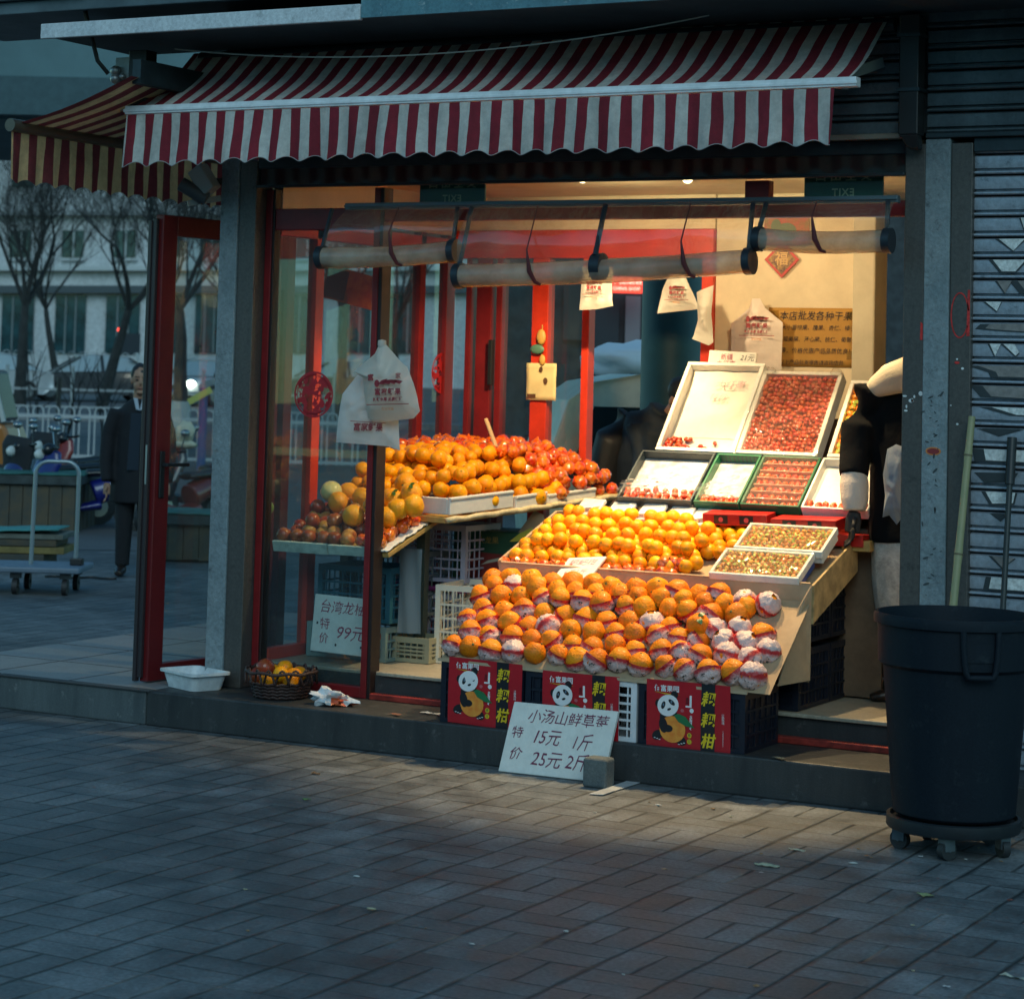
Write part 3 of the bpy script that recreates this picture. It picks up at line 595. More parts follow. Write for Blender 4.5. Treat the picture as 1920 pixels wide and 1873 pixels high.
# hanging cable and rope
cb = MB(); cb.tube([(-2.42, -.3, 3.9), (-2.40, -.3, 3.6), (-2.33, -.25, 3.3), (-2.3, -.2, 3.24)], .012, 6); tag(cb.build('hanging_cable', BLACK, smooth=60), 'black cable dropping past the white fascia strip at the left corner', 'cable')
cb = MB(); cb.tube([Vector((-1.95+2.9*t, -.12, 3.36-.10*4*t*(1-t)+.02*t)) for t in [i/24 for i in range(25)]], .0035, 5); tag(cb.build('slack_cord', mat('pale_cord', (.4, .38, .34), .8), smooth=60), 'thin pale cord sagging over the top of the red striped awning', 'cord')
# two security cameras on the corner pillar
t = thing('security_camera', 'boxy grey security camera tilted down on the corner pillar', 'camera', (-2.0, .3, 2.75))
fr = frame((-2.06, .25, 2.80), Vector((.55, .1, -.8)), Vector((.8, 0, .55)))
g = MB(); g.obox(fr, 0, .15, -.045, .045, -.04, .04); g.build('housing', mat('cam_grey', (.3, .31, .29), .5), t, bevel=.008); g = MB(); g.bar((-2.0, .29, 2.73), (-1.98, .36, 2.74), .035); g.build('mount', BLACK, t)
t = thing('security_camera', 'round bullet security camera on a bent bracket under the boxy one', 'camera', (-2.06, .28, 2.66))
g = MB(); g.tube([(-2.12, .2, 2.715), (-2.0, .26, 2.64)], .038, 14); g.build('barrel', mat('cam_dark', (.06, .065, .07), .35), t, smooth=50); g = MB(); g.bar((-2.09, .22, 2.615), (-1.97, .34, 2.65), .022, .03); g.build('bracket', mat('cam_grey2', (.2, .22, .22), .5), t)
# ------------------------------------------------ roll-up clear curtains
PLAST = glassmat('clear_vinyl', (.86, .84, .8), haze=.14, hazecol=(.75, .7, .6), ior=1.6, rough=.08, bump=.12, bscale=9, gain=1.6)
ROLLM = mat('rolled_vinyl', (.55, .51, .42), .10, var=.4, vscale=4, spec=.9, coat=.9, bump=.10, bscale=9)
n, l, b = nodes_of(ROLLM); _t = n.new('ShaderNodeBsdfTranslucent'); _t.inputs[0].default_value = (.7, .55, .34, 1); _m = n.new('ShaderNodeMixShader'); _m.inputs[0].default_value = .25; _g = n.new('ShaderNodeBsdfTransparent'); _g.inputs[0].default_value = (.8, .75, .65, 1); _m2 = n.new('ShaderNodeMixShader'); _m2.inputs[0].default_value = .5
l.new(b.outputs[0], _m.inputs[1]); l.new(_t.outputs[0], _m.inputs[2]); l.new(_m.outputs[0], _m2.inputs[1]); l.new(_g.outputs[0], _m2.inputs[2]); l.new(_m2.outputs[0], n['Material Output'].inputs[0])
rl = thing('curtain_rail', 'dark steel rail holding the clear roll-up curtains across the shop front', 'rail', (.3, .26, 2.6))
g = MB(); g.box(-1.16, 1.697, .26, .30, 2.575, 2.608); g.box(-1.16, 1.697, .25, .262, 2.588, 2.598); g.build('rail', mat('blue_grey_steel', (.1, .14, .16), .4, .4), rl, bevel=.003)
def curtain(label, a, b, r, xl0, xr0, ties):
    a, b = Vector(a), Vector(b); t = thing('rolled_curtain', label, 'curtain', ((a+b)/2), 'clear curtains rolled up over the fruit stand')
    def sheet(u, v):
        top = Vector((xl0+(xr0-xl0)*u, .255, 2.585)); bot = a.lerp(b, u)+Vector((0, .0, r*.6))
        p = top.lerp(bot, v); p.y -= (.05*sin(pi*v)+.012*noise.noise(Vector((u*5, v*3, a.x)))); return p
    g = MB(); g.grid(sheet, 30, 10); g.build('clear_sheet', PLAST, t, smooth=180)
    n = 24; pts = []; rr = []
    for i in range(n+1):
        u = i/n; p = a.lerp(b, u)+Vector((0, 0, -.012*sin(pi*u))); pts.append(p); rr.append(r*(1+.05*noise.noise(Vector((u*6, a.x, 0)))))
    g = MB(); g.tube(pts, rr, 18); g.build('roll', ROLLM, t, smooth=50)
    for p, q in ((a, b), (b, a)):
        d = (q-p).normalized(); g = MB(); g.tube([p-d*.005, p+d*.03], r*1.12, 16); g.tube([p+d*.012+Vector((0, -.02, 0)), Vector((p.x+d.x*.03, .24, 2.58))], .012, 6); g.build('edge_band', mat('dark_band', (.015, .022, .03), .4), t, smooth=50)
    for u in ties:
        p = a.lerp(b, u); g = MB(); g.tube([Vector((p.x-.03, .23, 2.58)), p+Vector((-.012, -r-.02, .1)), p+Vector((0, -r-.012, .0)), p+Vector((.02, -r*.8, -.05)), p+Vector((.035, -r*.4, -r-.004))], [.003, .004, .012, .009, .008], 6); g.build('tie_string', mat('maroon_tie', (.09, .015, .02), .7), t, smooth=60)
    return t
curtain('short clear curtain roll hanging in front of the red mullion', (-1.25, .19, 2.335), (-.475, .19, 2.365), .052, -1.13, -.46, (.58,))
c2 = curtain('long sagging clear curtain roll across the middle of the shop opening', (-.455, .17, 2.245), (1.055, .17, 2.315), .055, -.44, 1.06, (.28, .80))
g = MB(); p = Vector((.29, .17, 2.29)); g.tube([p-Vector((.02, 0, 0)), p+Vector((.03, 0, 0))], .063, 16); g.tube([p+Vector((0, -.03, .05)), (.29, .235, 2.58)], .014, 6); g.build('middle_band', mat('dark_band', (.015, .022, .03), .4), c2, smooth=50)
curtain('short clear curtain roll tied up high against the right pier', (1.06, .2, 2.415), (1.69, .2, 2.405), .05, 1.06, 1.69, (.48,))
# lamps hanging inside
def lamp(label, p, e, col, aim, ang, r=.024, fill=0.0):
    t = thing('hanging_lamp', label, 'lamp', p); p = Vector(p)
    g = MB(); g.ell(p, r, r, r*.8, nu=14, nv=10); g.build('bulb', mat('glowing_bulb_%d' % len(MATS), (1, .9, .7), .4, emit=col, estr=6), t, smooth=180)
    g = MB(); g.lathe([(.016, .012), (.03, .018), (.03, .026)], p, 12); g.build('lamp_socket', BLACK, t, smooth=40)
    for en, tgt, an, bl in ((e, aim, ang, .45), (fill, (p.x*.6+.1, 3.4, 1.5), 125, .8)):  # second spot is an unseen fill, added to brighten the back wall
        if en <= 0: continue
        L = bpy.data.lights.new('lamp_and_fill_spot', 'SPOT'); L.energy = en; L.color = col; L.shadow_soft_size = r*1.3; L.spot_size = radians(an); L.spot_blend = bl
        lo = bpy.data.objects.new('lamp_and_fill_spot', L); COL.objects.link(lo); lo.location = Vector((0, 0, -.06)); lo.parent = t
        d = Vector(tgt)-p; lo.rotation_euler = d.to_track_quat('-Z', 'Y').to_euler()
WARM = (1.0, .72, .36); LE = 68
lamp('bright lamp glowing behind the transom glass above the sagging curtain', (-.22, 1.0, 2.775), LE*1.2, (1.0, .75, .40), (-.85, 1.55, 1.0), 104, fill=32)
lamp('warm lamp glowing behind the transom right of the middle', (.45, .8, 2.745), LE*1.75, WARM, (.50, .62, .6), 74)
lamp('unseen warm lamp near the ceiling over the strawberry trays', (.95, .95, 2.775), LE*1.1, WARM, (.95, .90, .8), 78, fill=26)  # out of view, added for the bright trays on the right
# ================================================================ fruit and displays
def fruit_mat(name, c1, c2, rough=.38, pores=140, bump=.25, rnd=.8, coat=.05, sss=.05):
    mt = mat(name, c1, rough, 0, col2=c2, vscale=18, rnd=rnd, bump=bump, bscale=pores, coat=coat, sss=sss, spec=.22); return mt
ORANGE = fruit_mat('orange_peel', (.82, .27, .004), (.88, .35, .006))
DEKO = fruit_mat('dekopon_peel', (.76, .190, .003), (.83, .25, .005), .5, 110, .5, .7)
CALYX = mat('calyx_green', (.09, .12, .03), .7, var=.3, vscale=80)
LEAF = mat('leaf_green', (.03, .1, .02), .4, var=.3, vscale=30)
def orange_mesh(name, r, seed, mats, neck=0.0, lump=.08):
    g = MB(); nu, nv = 20, 14; vs = []; fs = []
    for i in range(nv+1):
        t = pi*i/nv
        for j in range(nu):
            a = 2*pi*j/nu; q = Vector((sin(t)*cos(a), sin(t)*sin(a), cos(t)*.93))
            k = 1+lump*noise.noise(q*1.6+Vector((seed*3.1, 0, seed)))
            if t < .38: k += neck*(1-t/.38)-.07*max(0, 1-t/.2)*(1 if not neck else 2)
            if t > 2.95: k -= .05
            k += .018*cos(8*a)*max(0, 1-t/.7)
            vs.append(q*r*k)
    for i in range(nv):
        for j in range(nu): fs.append((i*nu+j, (i+1)*nu+j, (i+1)*nu+(j+1) % nu, i*nu+(j+1) % nu))
    g.add(vs, fs, 0)
    g.ell((0, 0, r*(.93*(1+neck)-.06)), r*.11, r*.11, r*.05, 8, 4, 1)
    return g.mesh(name, mats, 180)
OR_M = [orange_mesh('orange', .0375, k, [ORANGE, CALYX]) for k in range(4)]
DK_M = [orange_mesh('dekopon', .0555, k+9, [DEKO, CALYX], neck=(0, .12, .05, .2)[k], lump=.12) for k in range(4)]
# printed paper wraps on the big front fruit: red band, pale pink paper, dark print
WR = bpy.data.materials.new('printed_wrap'); WR.use_nodes = True; n, l, b = nodes_of(WR)
tc = n.new('ShaderNodeTexCoord'); sp = n.new('ShaderNodeSeparateXYZ'); l.new(tc.outputs['Object'], sp.inputs[0])
zz = mth(n, l, 'ADD', sp.outputs[2], mth(n, l, 'MULTIPLY', mth(n, l, 'SUBTRACT', noisev(n, l, tc.outputs['Object'], 22, 4), .5), .05)); k = mth(n, l, 'MULTIPLY', mrange(n, l, zz, -.022, .0), mrange(n, l, zz, .022, .014)); c = mixc(n, l, k, (.62, .45, .43), (.46, .013, .016))
pv = noisev(n, l, tc.outputs['Object'], 34, 3, .8); pk = mth(n, l, 'MULTIPLY', mth(n, l, 'GREATER_THAN', pv, .585), mth(n, l, 'LESS_THAN', sp.outputs[2], -.012))
c = mixc(n, l, pk, c, (.03, .035, .03)); l.new(c, b.inputs['Base Color']); b.inputs['Roughness'].default_value = .42
nb = noisev(n, l, tc.outputs['Object'], 55, 3); bp = n.new('ShaderNodeBump'); bp.inputs['Strength'].default_value = .9; bp.inputs['Distance'].default_value = .01; l.new(nb, bp.inputs['Height']); l.new(bp.outputs[0], b.inputs['Normal'])
def wrap_mesh(name, r, seed, full=False):
    g = MB(); nu, nv = 36, 16; vs = []; fs = []; t0 = .25 if full else 1.42
    for i in range(nv+1):
        t = t0+(pi-t0)*i/nv
        for j in range(nu):
            a = 2*pi*j/nu; q = Vector((sin(t)*cos(a), sin(t)*sin(a), cos(t)))
            k = 1.05+.13*noise.noise(q*3.3+Vector((seed, seed*2, 0)))+.10*abs(noise.noise(q*7+Vector((0, seed, 0))))
            if i == 0: k += .10*noise.noise(q*6+Vector((seed*5, 0, 0)))+.03
            if t > 2.6: k += .25*noise.noise(Vector((a*1.5, seed, 1)))*(t-2.6)
            vs.append(q*r*k)
    for i in range(nv):
        for j in range(nu): fs.append((i*nu+j, (i+1)*nu+j, (i+1)*nu+(j+1) % nu, i*nu+(j+1) % nu))
    g.add(vs, fs); return g.mesh(name, [WR], 180)
WP_M = [wrap_mesh('paper_wrap', .0555, k+1) for k in range(4)]; WF_M = [wrap_mesh('paper_wrap', .0555, k+7, True) for k in range(2)]
def obj(name, me, loc, rot=None, parent=None):
    o = bpy.data.objects.new(name, me); COL.objects.link(o); o.location = loc
    if rot is not None: o.rotation_euler = rot
    if parent: o.parent = parent
    return o
def rrot(): return Euler((random.uniform(0, 6.3), random.uniform(0, 6.3), random.uniform(0, 6.3)))
def leafpair(o, r, s=1.0):
    g = MB()
    for a in (0.3, 2.2):
        f = lambda u, v, a=a: (cos(a)*u*.034*s-sin(a)*(v-.5)*.02*s*sin(pi*min(1, u*.98+.01)), sin(a)*u*.034*s+cos(a)*(v-.5)*.02*s*sin(pi*min(1, u*.98+.01)), r*.95+.006*sin(pi*u)*s)
        g.grid(f, 6, 2)
    k = bpy.data.objects.new('leaf', g.mesh('leaf', [LEAF], 180)); COL.objects.link(k); k.parent = o
CARD = mat('cardboard', (.36, .25, .15), .85, var=.12, vscale=9, bump=.05); CARDE = mat('cardboard_edge', (.42, .31, .2), .9)
NAVY = mat('navy_crate_plastic', (.005, .008, .018), .42); WHC = mat('white_crate_plastic', (.62, .63, .66), .45, var=.08, vscale=8)
def crate(name, label, m, x0, x1, y0, y1, z0, z1, group=None, nx=9, nz=4, rot=0.0, th=.006):
    c = Vector(((x0+x1)/2, (y0+y1)/2, z0)); t = thing(name, label, 'crate', c, group)
    hx, hy, h = (x1-x0)/2, (y1-y0)/2, z1-z0; g = MB()
    for z, hh in ((0, .02), (h-.03, .03)):
        g.box(-hx, hx, -hy, -hy+.012, z, z+hh); g.box(-hx, hx, hy-.012, hy, z, z+hh); g.box(-hx, -hx+.012, -hy+.0121, hy-.0121, z, z+hh); g.box(hx-.012, hx, -hy+.0121, hy-.0121, z, z+hh)
    for sx in (-1, 1):
        for sy in (-1, 1): g.box(sx*hx-(.028 if sx > 0 else 0)*1, sx*hx+(.028 if sx < 0 else 0), sy*hy-(.028 if sy > 0 else 0), sy*hy+(.028 if sy < 0 else 0), .0201, h-.0301)
    for q in g.v: pass
    t2 = g.mesh('rim', [m], None); f = obj('rim', t2, (0, 0, 0), None, t)
    g = MB()
    ny = max(3, int(nx*hy/hx))
    for i in range(1, nx):
        x = -hx+2*hx*i/nx
        for y in (-hy+.003, hy-.009): g.box(x-th/2, x+th/2, y, y+th, .0201, h-.0301)
    for i in range(1, ny):
        y = -hy+2*hy*i/ny
        for x in (-hx+.003, hx-.009): g.box(x, x+th, y-th/2, y+th/2, .0201, h-.0301)
    for i in range(1, nz):
        z = .02+(h-.05)*i/nz
        g.box(-hx+.03, hx-.03, -hy+.001, -hy+.011, z-.005, z+.005); g.box(-hx+.03, hx-.03, hy-.011, hy-.001, z-.005, z+.005)
        g.box(-hx+.001, -hx+.011, -hy+.03, hy-.03, z-.005, z+.005); g.box(hx-.011, hx-.001, -hy+.03, hy-.03, z-.005, z+.005)
    obj('lattice', g.mesh('lattice', [m], None), (0, 0, 0), None, t)
    g = MB(); g.box(-hx+.013, hx-.013, -hy+.013, hy-.013, .002, .012); obj('crate_bottom', g.mesh('crate_bottom', [m], None), (0, 0, 0), None, t)
    if m is NAVY:
        g = MB(); k = .0105
        g.box(-hx+k, hx-k, -hy+k, -hy+k+.002, .0201, h-.035); g.box(-hx+k, hx-k, hy-k-.002, hy-k, .0201, h-.035); g.box(-hx+k, -hx+k+.002, -hy+k+.003, hy-k-.003, .0201, h-.035); g.box(hx-k-.002, hx-k, -hy+k+.003, hy-k-.003, .0201, h-.035); obj('inner_wall', g.mesh('inner_wall', [m], None), (0, 0, 0), None, t)
    t.rotation_euler = (0, 0, rot); return t
FG = 'crates carrying the front row of wrapped fruit'
crate('plastic_crate', 'dark navy crate at the left end under the wrapped fruit, behind a panda banner', NAVY, -.405, .03, .035, .40, .171, .45, FG)
crate('plastic_crate', 'dark navy crate behind the middle panda banner and the white price board', NAVY, .04, .365, .035, .40, .171, .445, FG)
crate('plastic_crate', 'white lattice crate wedged between two navy crates under the wrapped fruit', WHC, .372, .60, .035, .40, .171, .44, FG, nx=5, nz=6)
crate('plastic_crate', 'dark navy crate at the right end under the wrapped fruit, its side lattice showing', NAVY, .61, 1.12, .035, .42, .171, .43, FG)
SG = 'dark crates stacked beside the right end of the display'
for k, (y0, z0) in enumerate(((.53, .304), (.53, .60), (.94, .304), (.94, .60))):
    crate('plastic_crate', ('lower dark crate of the near stack right of the cardboard box', 'upper dark crate of the near stack right of the cardboard box', 'lower dark crate of the rear stack by the shop floor', 'upper dark crate of the rear stack by the shop floor')[k], NAVY, .78, 1.17, y0, y0+.4, z0, z0+.27, SG)
# cardboard liner under the front pile (sloped), with front lip, right flap
fp = thing('fruit_slope_board', 'brown cardboard lining that carries the sloping pile of wrapped fruit', 'board', (.35, .2, .45))
g = MB(); g.add([(-.41, .03, .455), (1.235, .03, .437), (1.235, .50, .80), (-.36, .50, .78)], [(0, 1, 2, 3)]); g.add([(-.41, .03, .455), (1.12, .03, .437), (1.12, .43, .43), (-.41, .43, .44)], [(3, 2, 1, 0)]); g.build('slope', CARD, fp)
g = MB(); g.prism([(-.42, .026, .448), (1.13, .026, .428), (1.13, .026, .44), (-.42, .026, .462)], (0, .008, 0)); g.build('front_lip', CARDE, fp)
# upper tray box of cardboard: front face, sides
ub = thing('cardboard_display_box', 'large brown cardboard display box under the tray of small oranges', 'box', (.4, .8, .6))
AF = frame((-.36, .52, .865), (1, 0, 0), (0, .572, .206))      # plane of the upper tray: u right, v up the slope
def flap(u, v): return (-.37+1.60*u, .505+.012*noise.noise(Vector((u*3, v*2, 2))), .44+(.872-.44+.01*u)*v)
g = MB(); g.grid(flap, 20, 6); g.build('front_panel', CARD, ub, solid=.006)
g = MB(); g.prism([(1.232, .51, .872), (1.232, 1.08, 1.06), (1.232, 1.08, .9), (1.232, .51, .70)], (.012, 0, 0)); g.build('right_panel', mat('worn_card_side', (.36, .25, .11), .7, var=.3, vscale=14), ub)
g = MB(); g.prism([(1.232, .50, .872), (1.232, .50, .45), (1.16, .30, .44), (1.19, .36, .62), (1.2, .44, .78)], (.006, .0, 0)); g.build('torn_flap', CARD, ub)
g = MB(); g.obox(AF, -.012, 1.60, -.012, .62, -.05, -.035); g.obox(AF, -.014, .0, -.012, .62, -.036, .03); g.obox(AF, .0, 1.59, -.014, -.002, -.036, .022); g.obox(AF, 0, 1.59, .612, .622, -.036, .03); g.build('tray', CARD, ub)
# wooden step stand that carries the three tiers
stand = thing('display_stand', 'stepped wooden stand behind the orange tray carrying the berry trays', 'stand', (.5, 1.4, .3))
WOODY = mat('yellow_wood', (.42, .28, .09), .6, var=.3, vscale=7)
g = MB(); g.box(-.10, 1.35, 1.13, 1.15, .31, 1.09); g.box(-.10, 1.55, 1.15, 1.42, 1.075, 1.095); g.box(-.10, 1.55, 1.43, 1.45, .4, 1.34); g.box(-.05, 1.55, 1.45, 1.9, 1.325, 1.345); g.box(-.02, 1.5, 1.91, 1.93, .31, 1.6); g.box(-.12, -.10, 1.13, 1.93, .31, 1.07); g.build('stand_board', mat('brown_board', (.12, .08, .05), .7, var=.2), stand)
g = MB(); g.box(1.19, 1.33, 1.0, 1.06, 1.0, 1.05); g.box(1.19, 1.33, 1.061, 1.3, 1.03, 1.05); g.build('ledge', WOODY, stand, bevel=.004)
g = MB(); g.box(1.30, 1.40, 1.7, 1.74, .302, 1.2); g.build('yellow_panel', mat('yellow_panel', (.36, .25, .02), .5, var=.2), stand)
def fill_rows(fr, u0, u1, v0, v1, pu, pv, h, jit=.15, skip=None):
    out = []; r = 0; v = v0
    while v <= v1+1e-6:
        u = u0+(pu/2 if r % 2 else 0)
        while u <= u1+1e-6:
            if not (skip and skip(u, v)): out.append((u+random.uniform(-jit, jit)*pu, v+random.uniform(-jit, jit)*pv, h))
            u += pu
        v += pv; r += 1
    return out
def toward_cam(p): 
    d = (CAM-p); return d.normalized()
# --- wrapped dekopon pile
DG = 'large wrapped citrus in the sloping front pile'
SF = frame((-.37, .085, .505), (1, 0, -.008), (0, .40, .30)); n_wr = 0
rows = [(0.0, 15, 0.0), (.088, 15, .5), (.176, 15, 0.0), (.262, 15, .5), (.345, 13, .0), (.41, 13, .5), (.465, 12, 0)]
for ri, (v, cnt, sh_) in enumerate(rows):
    for i in range(cnt):
        u = .0+.1085*(i+sh_*.9)+random.uniform(-.012, .012); 
        if u > 1.55: continue
        p = SF(u, v+random.uniform(-.012, .012), .01+random.uniform(-.006, .014)+(.022 if ri >= 4 else 0))
        right = u > 1.30
        kind = random.random(); wrapped = kind < ((.95 if right else .86) if ri < 4 else .4)
        full = wrapped and (random.random() < (.45 if right else .08))
        s = random.uniform(.9, 1.08)
        if full: lab = 'big citrus almost hidden in pale printed paper in the front pile'
        elif wrapped: lab = 'big bumpy citrus cupped in red and white printed paper in the front pile'
        else: lab = 'bare big bumpy citrus without paper in the front pile'
        o = obj('wrapped_citrus', random.choice(DK_M), p); o.scale = (s, s, s)
        d = toward_cam(p); yaw = math.atan2(d.y, d.x)
        if wrapped: o.rotation_euler = Euler((random.uniform(-.85, .85), random.uniform(-.4, .25), yaw+random.uniform(-.5, .5)))
        else: o.rotation_euler = Euler((random.uniform(-1.2, 1.2), random.uniform(.2, 1.5), yaw+random.uniform(-1.5, 1.5)))
        tag(o, lab, 'citrus', DG+(' in full paper' if full else ' in half paper' if wrapped else ' left bare'))
        if wrapped:
            k = obj('paper_wrap', random.choice(WF_M if full else WP_M), (0, 0, 0), Euler((random.uniform(-.25, .25), random.uniform(-.2, .2), random.uniform(0, 6))), o)
        elif (ri, i) in ((2, 11), (3, 6), (4, 8)): leafpair(o, .05)
p = SF(1.17, .24, .055); o = obj('wrapped_citrus', DK_M[0], p, Euler((.2, .7, -1.0))); tag(o, 'big citrus with two dark green leaves at the right of the front pile', 'citrus'); leafpair(o, .05, 1.3)
for u in (-.01, .1): 
    p = SF(u*1.0+1.33, .44, .03); o = obj('wrapped_citrus', DK_M[1], p, rrot()); tag(o, 'big citrus almost hidden in pale printed paper in the front pile', 'citrus', DG+' in full paper'); obj('paper_wrap', WF_M[0], (0, 0, 0), rrot(), o)
# --- upper tray of small oranges
OG = 'small oranges spread over the upper cardboard tray'
def skipA(u, v): return u > .97+(.12 if v > .26 else 0)+(.2 if v > .42 else 0)
for (u, v, h) in fill_rows(AF, .03, 1.30, .085, .600, .0745, .0645, .014, .14, skipA):
    p = AF(u, v, h+random.uniform(-.004, .006)); o = obj('orange', random.choice(OR_M), p, rrot()); s = random.uniform(.92, 1.08); o.scale = (s, s, s)
    tag(o, 'small orange lying in the upper cardboard tray behind the price card', 'orange', OG)
for k in range(46):
    u = .1+.0745*(k%12)+random.uniform(-.02, .02); v = .18+.115*(k//12)+random.uniform(-.02, .02); o = obj('orange', random.choice(OR_M), AF(u, v, .066), rrot()); tag(o, 'small orange lying in the upper cardboard tray behind the price card', 'orange', OG)
# glossy red wrapped mandarins
FILM = mat('glossy_red_film', (.66, .05, .008), .12, 0, col2=(.80, .20, .012), vscale=22, rnd=.9, bump=.7, bscale=46, coat=1.0)
def film_mesh(seed):
    g = MB(); g.ell((0, 0, 0), .036, nu=24, nv=16, dis=.16, seed=seed); g.tube([(0, 0, .03), (.006, 0, .038), (.012, .004, .041)], [.010, .006, .008], 7); return g.mesh('film_mandarin', [FILM], 60)
FM = [film_mesh(k*3.3) for k in range(4)]
for k in range(21):
    u = .0+k*.055; 
    if u > .92: break
    o = obj('wrapped_mandarin', random.choice(FM), AF(u+random.uniform(-.01, .01), .028+random.uniform(-.006, .01), .0), rrot()); o.scale = (.85,)*3
    tag(o, 'small mandarin in shiny red film along the front edge of the orange tray', 'mandarin', 'red film mandarins lining the orange tray front')
for k in range(9):
    o = obj('wrapped_mandarin', random.choice(FM), AF(.80+random.uniform(-.08, .11), .05+random.uniform(0, .08), .01+.02*random.random()), rrot()); o.scale = (.85,)*3
    tag(o, 'small mandarin in shiny film heaped beside the blue rimmed trays', 'mandarin', 'film mandarins beside the blue rimmed trays')
# price card on the oranges
INK_R = mat('red_ink', (.35, .05, .1), .6); INK_P = mat('maroon_ink', (.16, .02, .06), .6); INK_K = mat('black_ink', (.03, .025, .03), .6); INK_PK = mat('faint_pink_ink', (.55, .3, .33), .6)
def board(name, label, fr, w, h, th=.018, mt=None, cat='sign', bevel=.004):
    t = thing(name, label, cat, fr(0, 0, 0)); g = MB(); g.obox(fr, -w/2, w/2, -h/2, h/2, -th, 0); g.build('panel', mt or WHITEM, t, bevel=bevel); return t
cf = frame(at(1086, 1064, .50), (1, .0, .10), (.12, .52, .42)); t = board('price_card', 'white foam price card lying on the small oranges with faint pink writing', cf, .20, .155, .014)
text('耙耙柑', .045, cf, 'lettering', INK_PK, t, 0, .035, sx=1.1); text('6元1斤', .04, cf, 'lettering', INK_PK, t, 0, -.035)
# --- white berry trays with blue foam below, lying on the right of the orange tray
STRAW = [mat('strawberry_red', (.68, .06, .014), .3, rnd=.9, bump=.4, bscale=220, coat=.3), mat('berry_green', (.16, .22, .03), .6)]
def straw_mesh(s=1.0):
    g = MB(); g.lathe([(.0, -.016*s), (.006*s, -.012*s), (.0115*s, -.001*s), (.0125*s, .006*s), (.009*s, .011*s), (0, .0125*s)], n=10)
    for a in range(5):
        q = a*2*pi/5; g.add([(0, 0, .0135*s), (cos(q-.4)*.007*s, sin(q-.4)*.007*s, .0135*s), (cos(q)*.0135*s, sin(q)*.0135*s, .0105*s), (cos(q+.4)*.007*s, sin(q+.4)*.007*s, .0135*s)], [(0, 1, 2, 3)], 1)
    return g.mesh('strawberry', STRAW, 50)
SM = straw_mesh(1.0); SMB = straw_mesh(1.35)
KUMQ = [mat('kumquat_skin', (.80, .28, .03), .35, rnd=1.0, coat=.4), mat('kumquat_leaf', (.32, .42, .05), .5)]
def kum_mesh():
    g = MB(); g.ell((0, 0, 0), .0125, .0125, .015, 10, 8)
    for a in (0, 2.1, 4.2): g.add([(cos(a)*.003, sin(a)*.003, .015), (cos(a-.5)*.013, sin(a-.5)*.013, .012), (cos(a)*.022, sin(a)*.022, .006), (cos(a+.5)*.013, sin(a+.5)*.013, .012)], [(0, 1, 2, 3)], 1)
    return g.mesh('small_berry', KUMQ, 50)
KM = kum_mesh(); CLEAR = glassmat('clear_film', (.97, .97, .96), haze=.07, ior=1.6, rough=.06, bump=.5, bscale=11, gain=1.8)
BLUEF = mat('blue_tray_base', (.03, .07, .28), .4)
def tray(name, label, fr, w, d, h=.03, th=.012, mt=None, group=None, base=None, cat='tray', floor=None):
    t = thing(name, label, cat, fr(w/2, d/2, 0), group); m = mt or WHITEM
    g = MB(); g.obox(fr, 0, w, 0, th, 0, h); g.obox(fr, 0, w, d-th, d, 0, h); g.obox(fr, 0, th, th+.0005, d-th-.0005, 0, h); g.obox(fr, w-th, w, th+.0005, d-th-.0005, 0, h); g.build('rim', m, t, bevel=.004)
    g = MB(); g.obox(fr, th, w-th, th, d-th, .001, .007); g.build('tray_floor', floor or m, t)
    if base: g = MB(); g.obox(fr, .006, w-.006, .006, d-.006, -base[0], -.001); g.build('tray_base', base[1], t, bevel=.003)
    return t
TF = frame(at(1330, 1092, .50)+Vector((0, 0, .015)), (1, 0, 0), (0, .40, .205))
for k, (v, du) in enumerate(((0, 0), (.232, .035))):
    f = (lambda a, b, c=0.0, v=v, du=du: TF(a+du, b+v, c+.004*k))
    tray('berry_tray', ('lower white tray of small orange and green berries with a blue base', 'upper white tray of small orange and green berries under clear film')[k], f, .44, .228, .036, .016, base=(.035, BLUEF) if k == 0 else (.03, WHITEM))
    t = thing('film_cover', ('clear film stretched over the lower berry tray', 'clear film stretched over the upper berry tray')[k], 'film', f(.22, .11, .036)); g = MB(); g.grid(lambda a, b, f=f: f(.004+.432*a, .004+.22*b, .0385+.0012*noise.noise(Vector((a*9, b*7, k)))), 14, 8); g.build('film', CLEAR, t, smooth=180)
    for i in range(13):
        for j in range(6):
            o = obj('small_berry', KM, f(.034+i*.031+random.uniform(-.004, .004), .033+j*.0325+random.uniform(-.003, .003), .02), Euler((random.uniform(-1, 1), random.uniform(-1, 1), random.uniform(0, 6)))); o.scale = (1.12,)*3
            tag(o, ('small orange berry with green calyx in the lower white tray', 'small orange berry with green calyx in the upper white tray')[k], 'berry', ('berries in the lower white tray', 'berries in the upper white tray')[k])
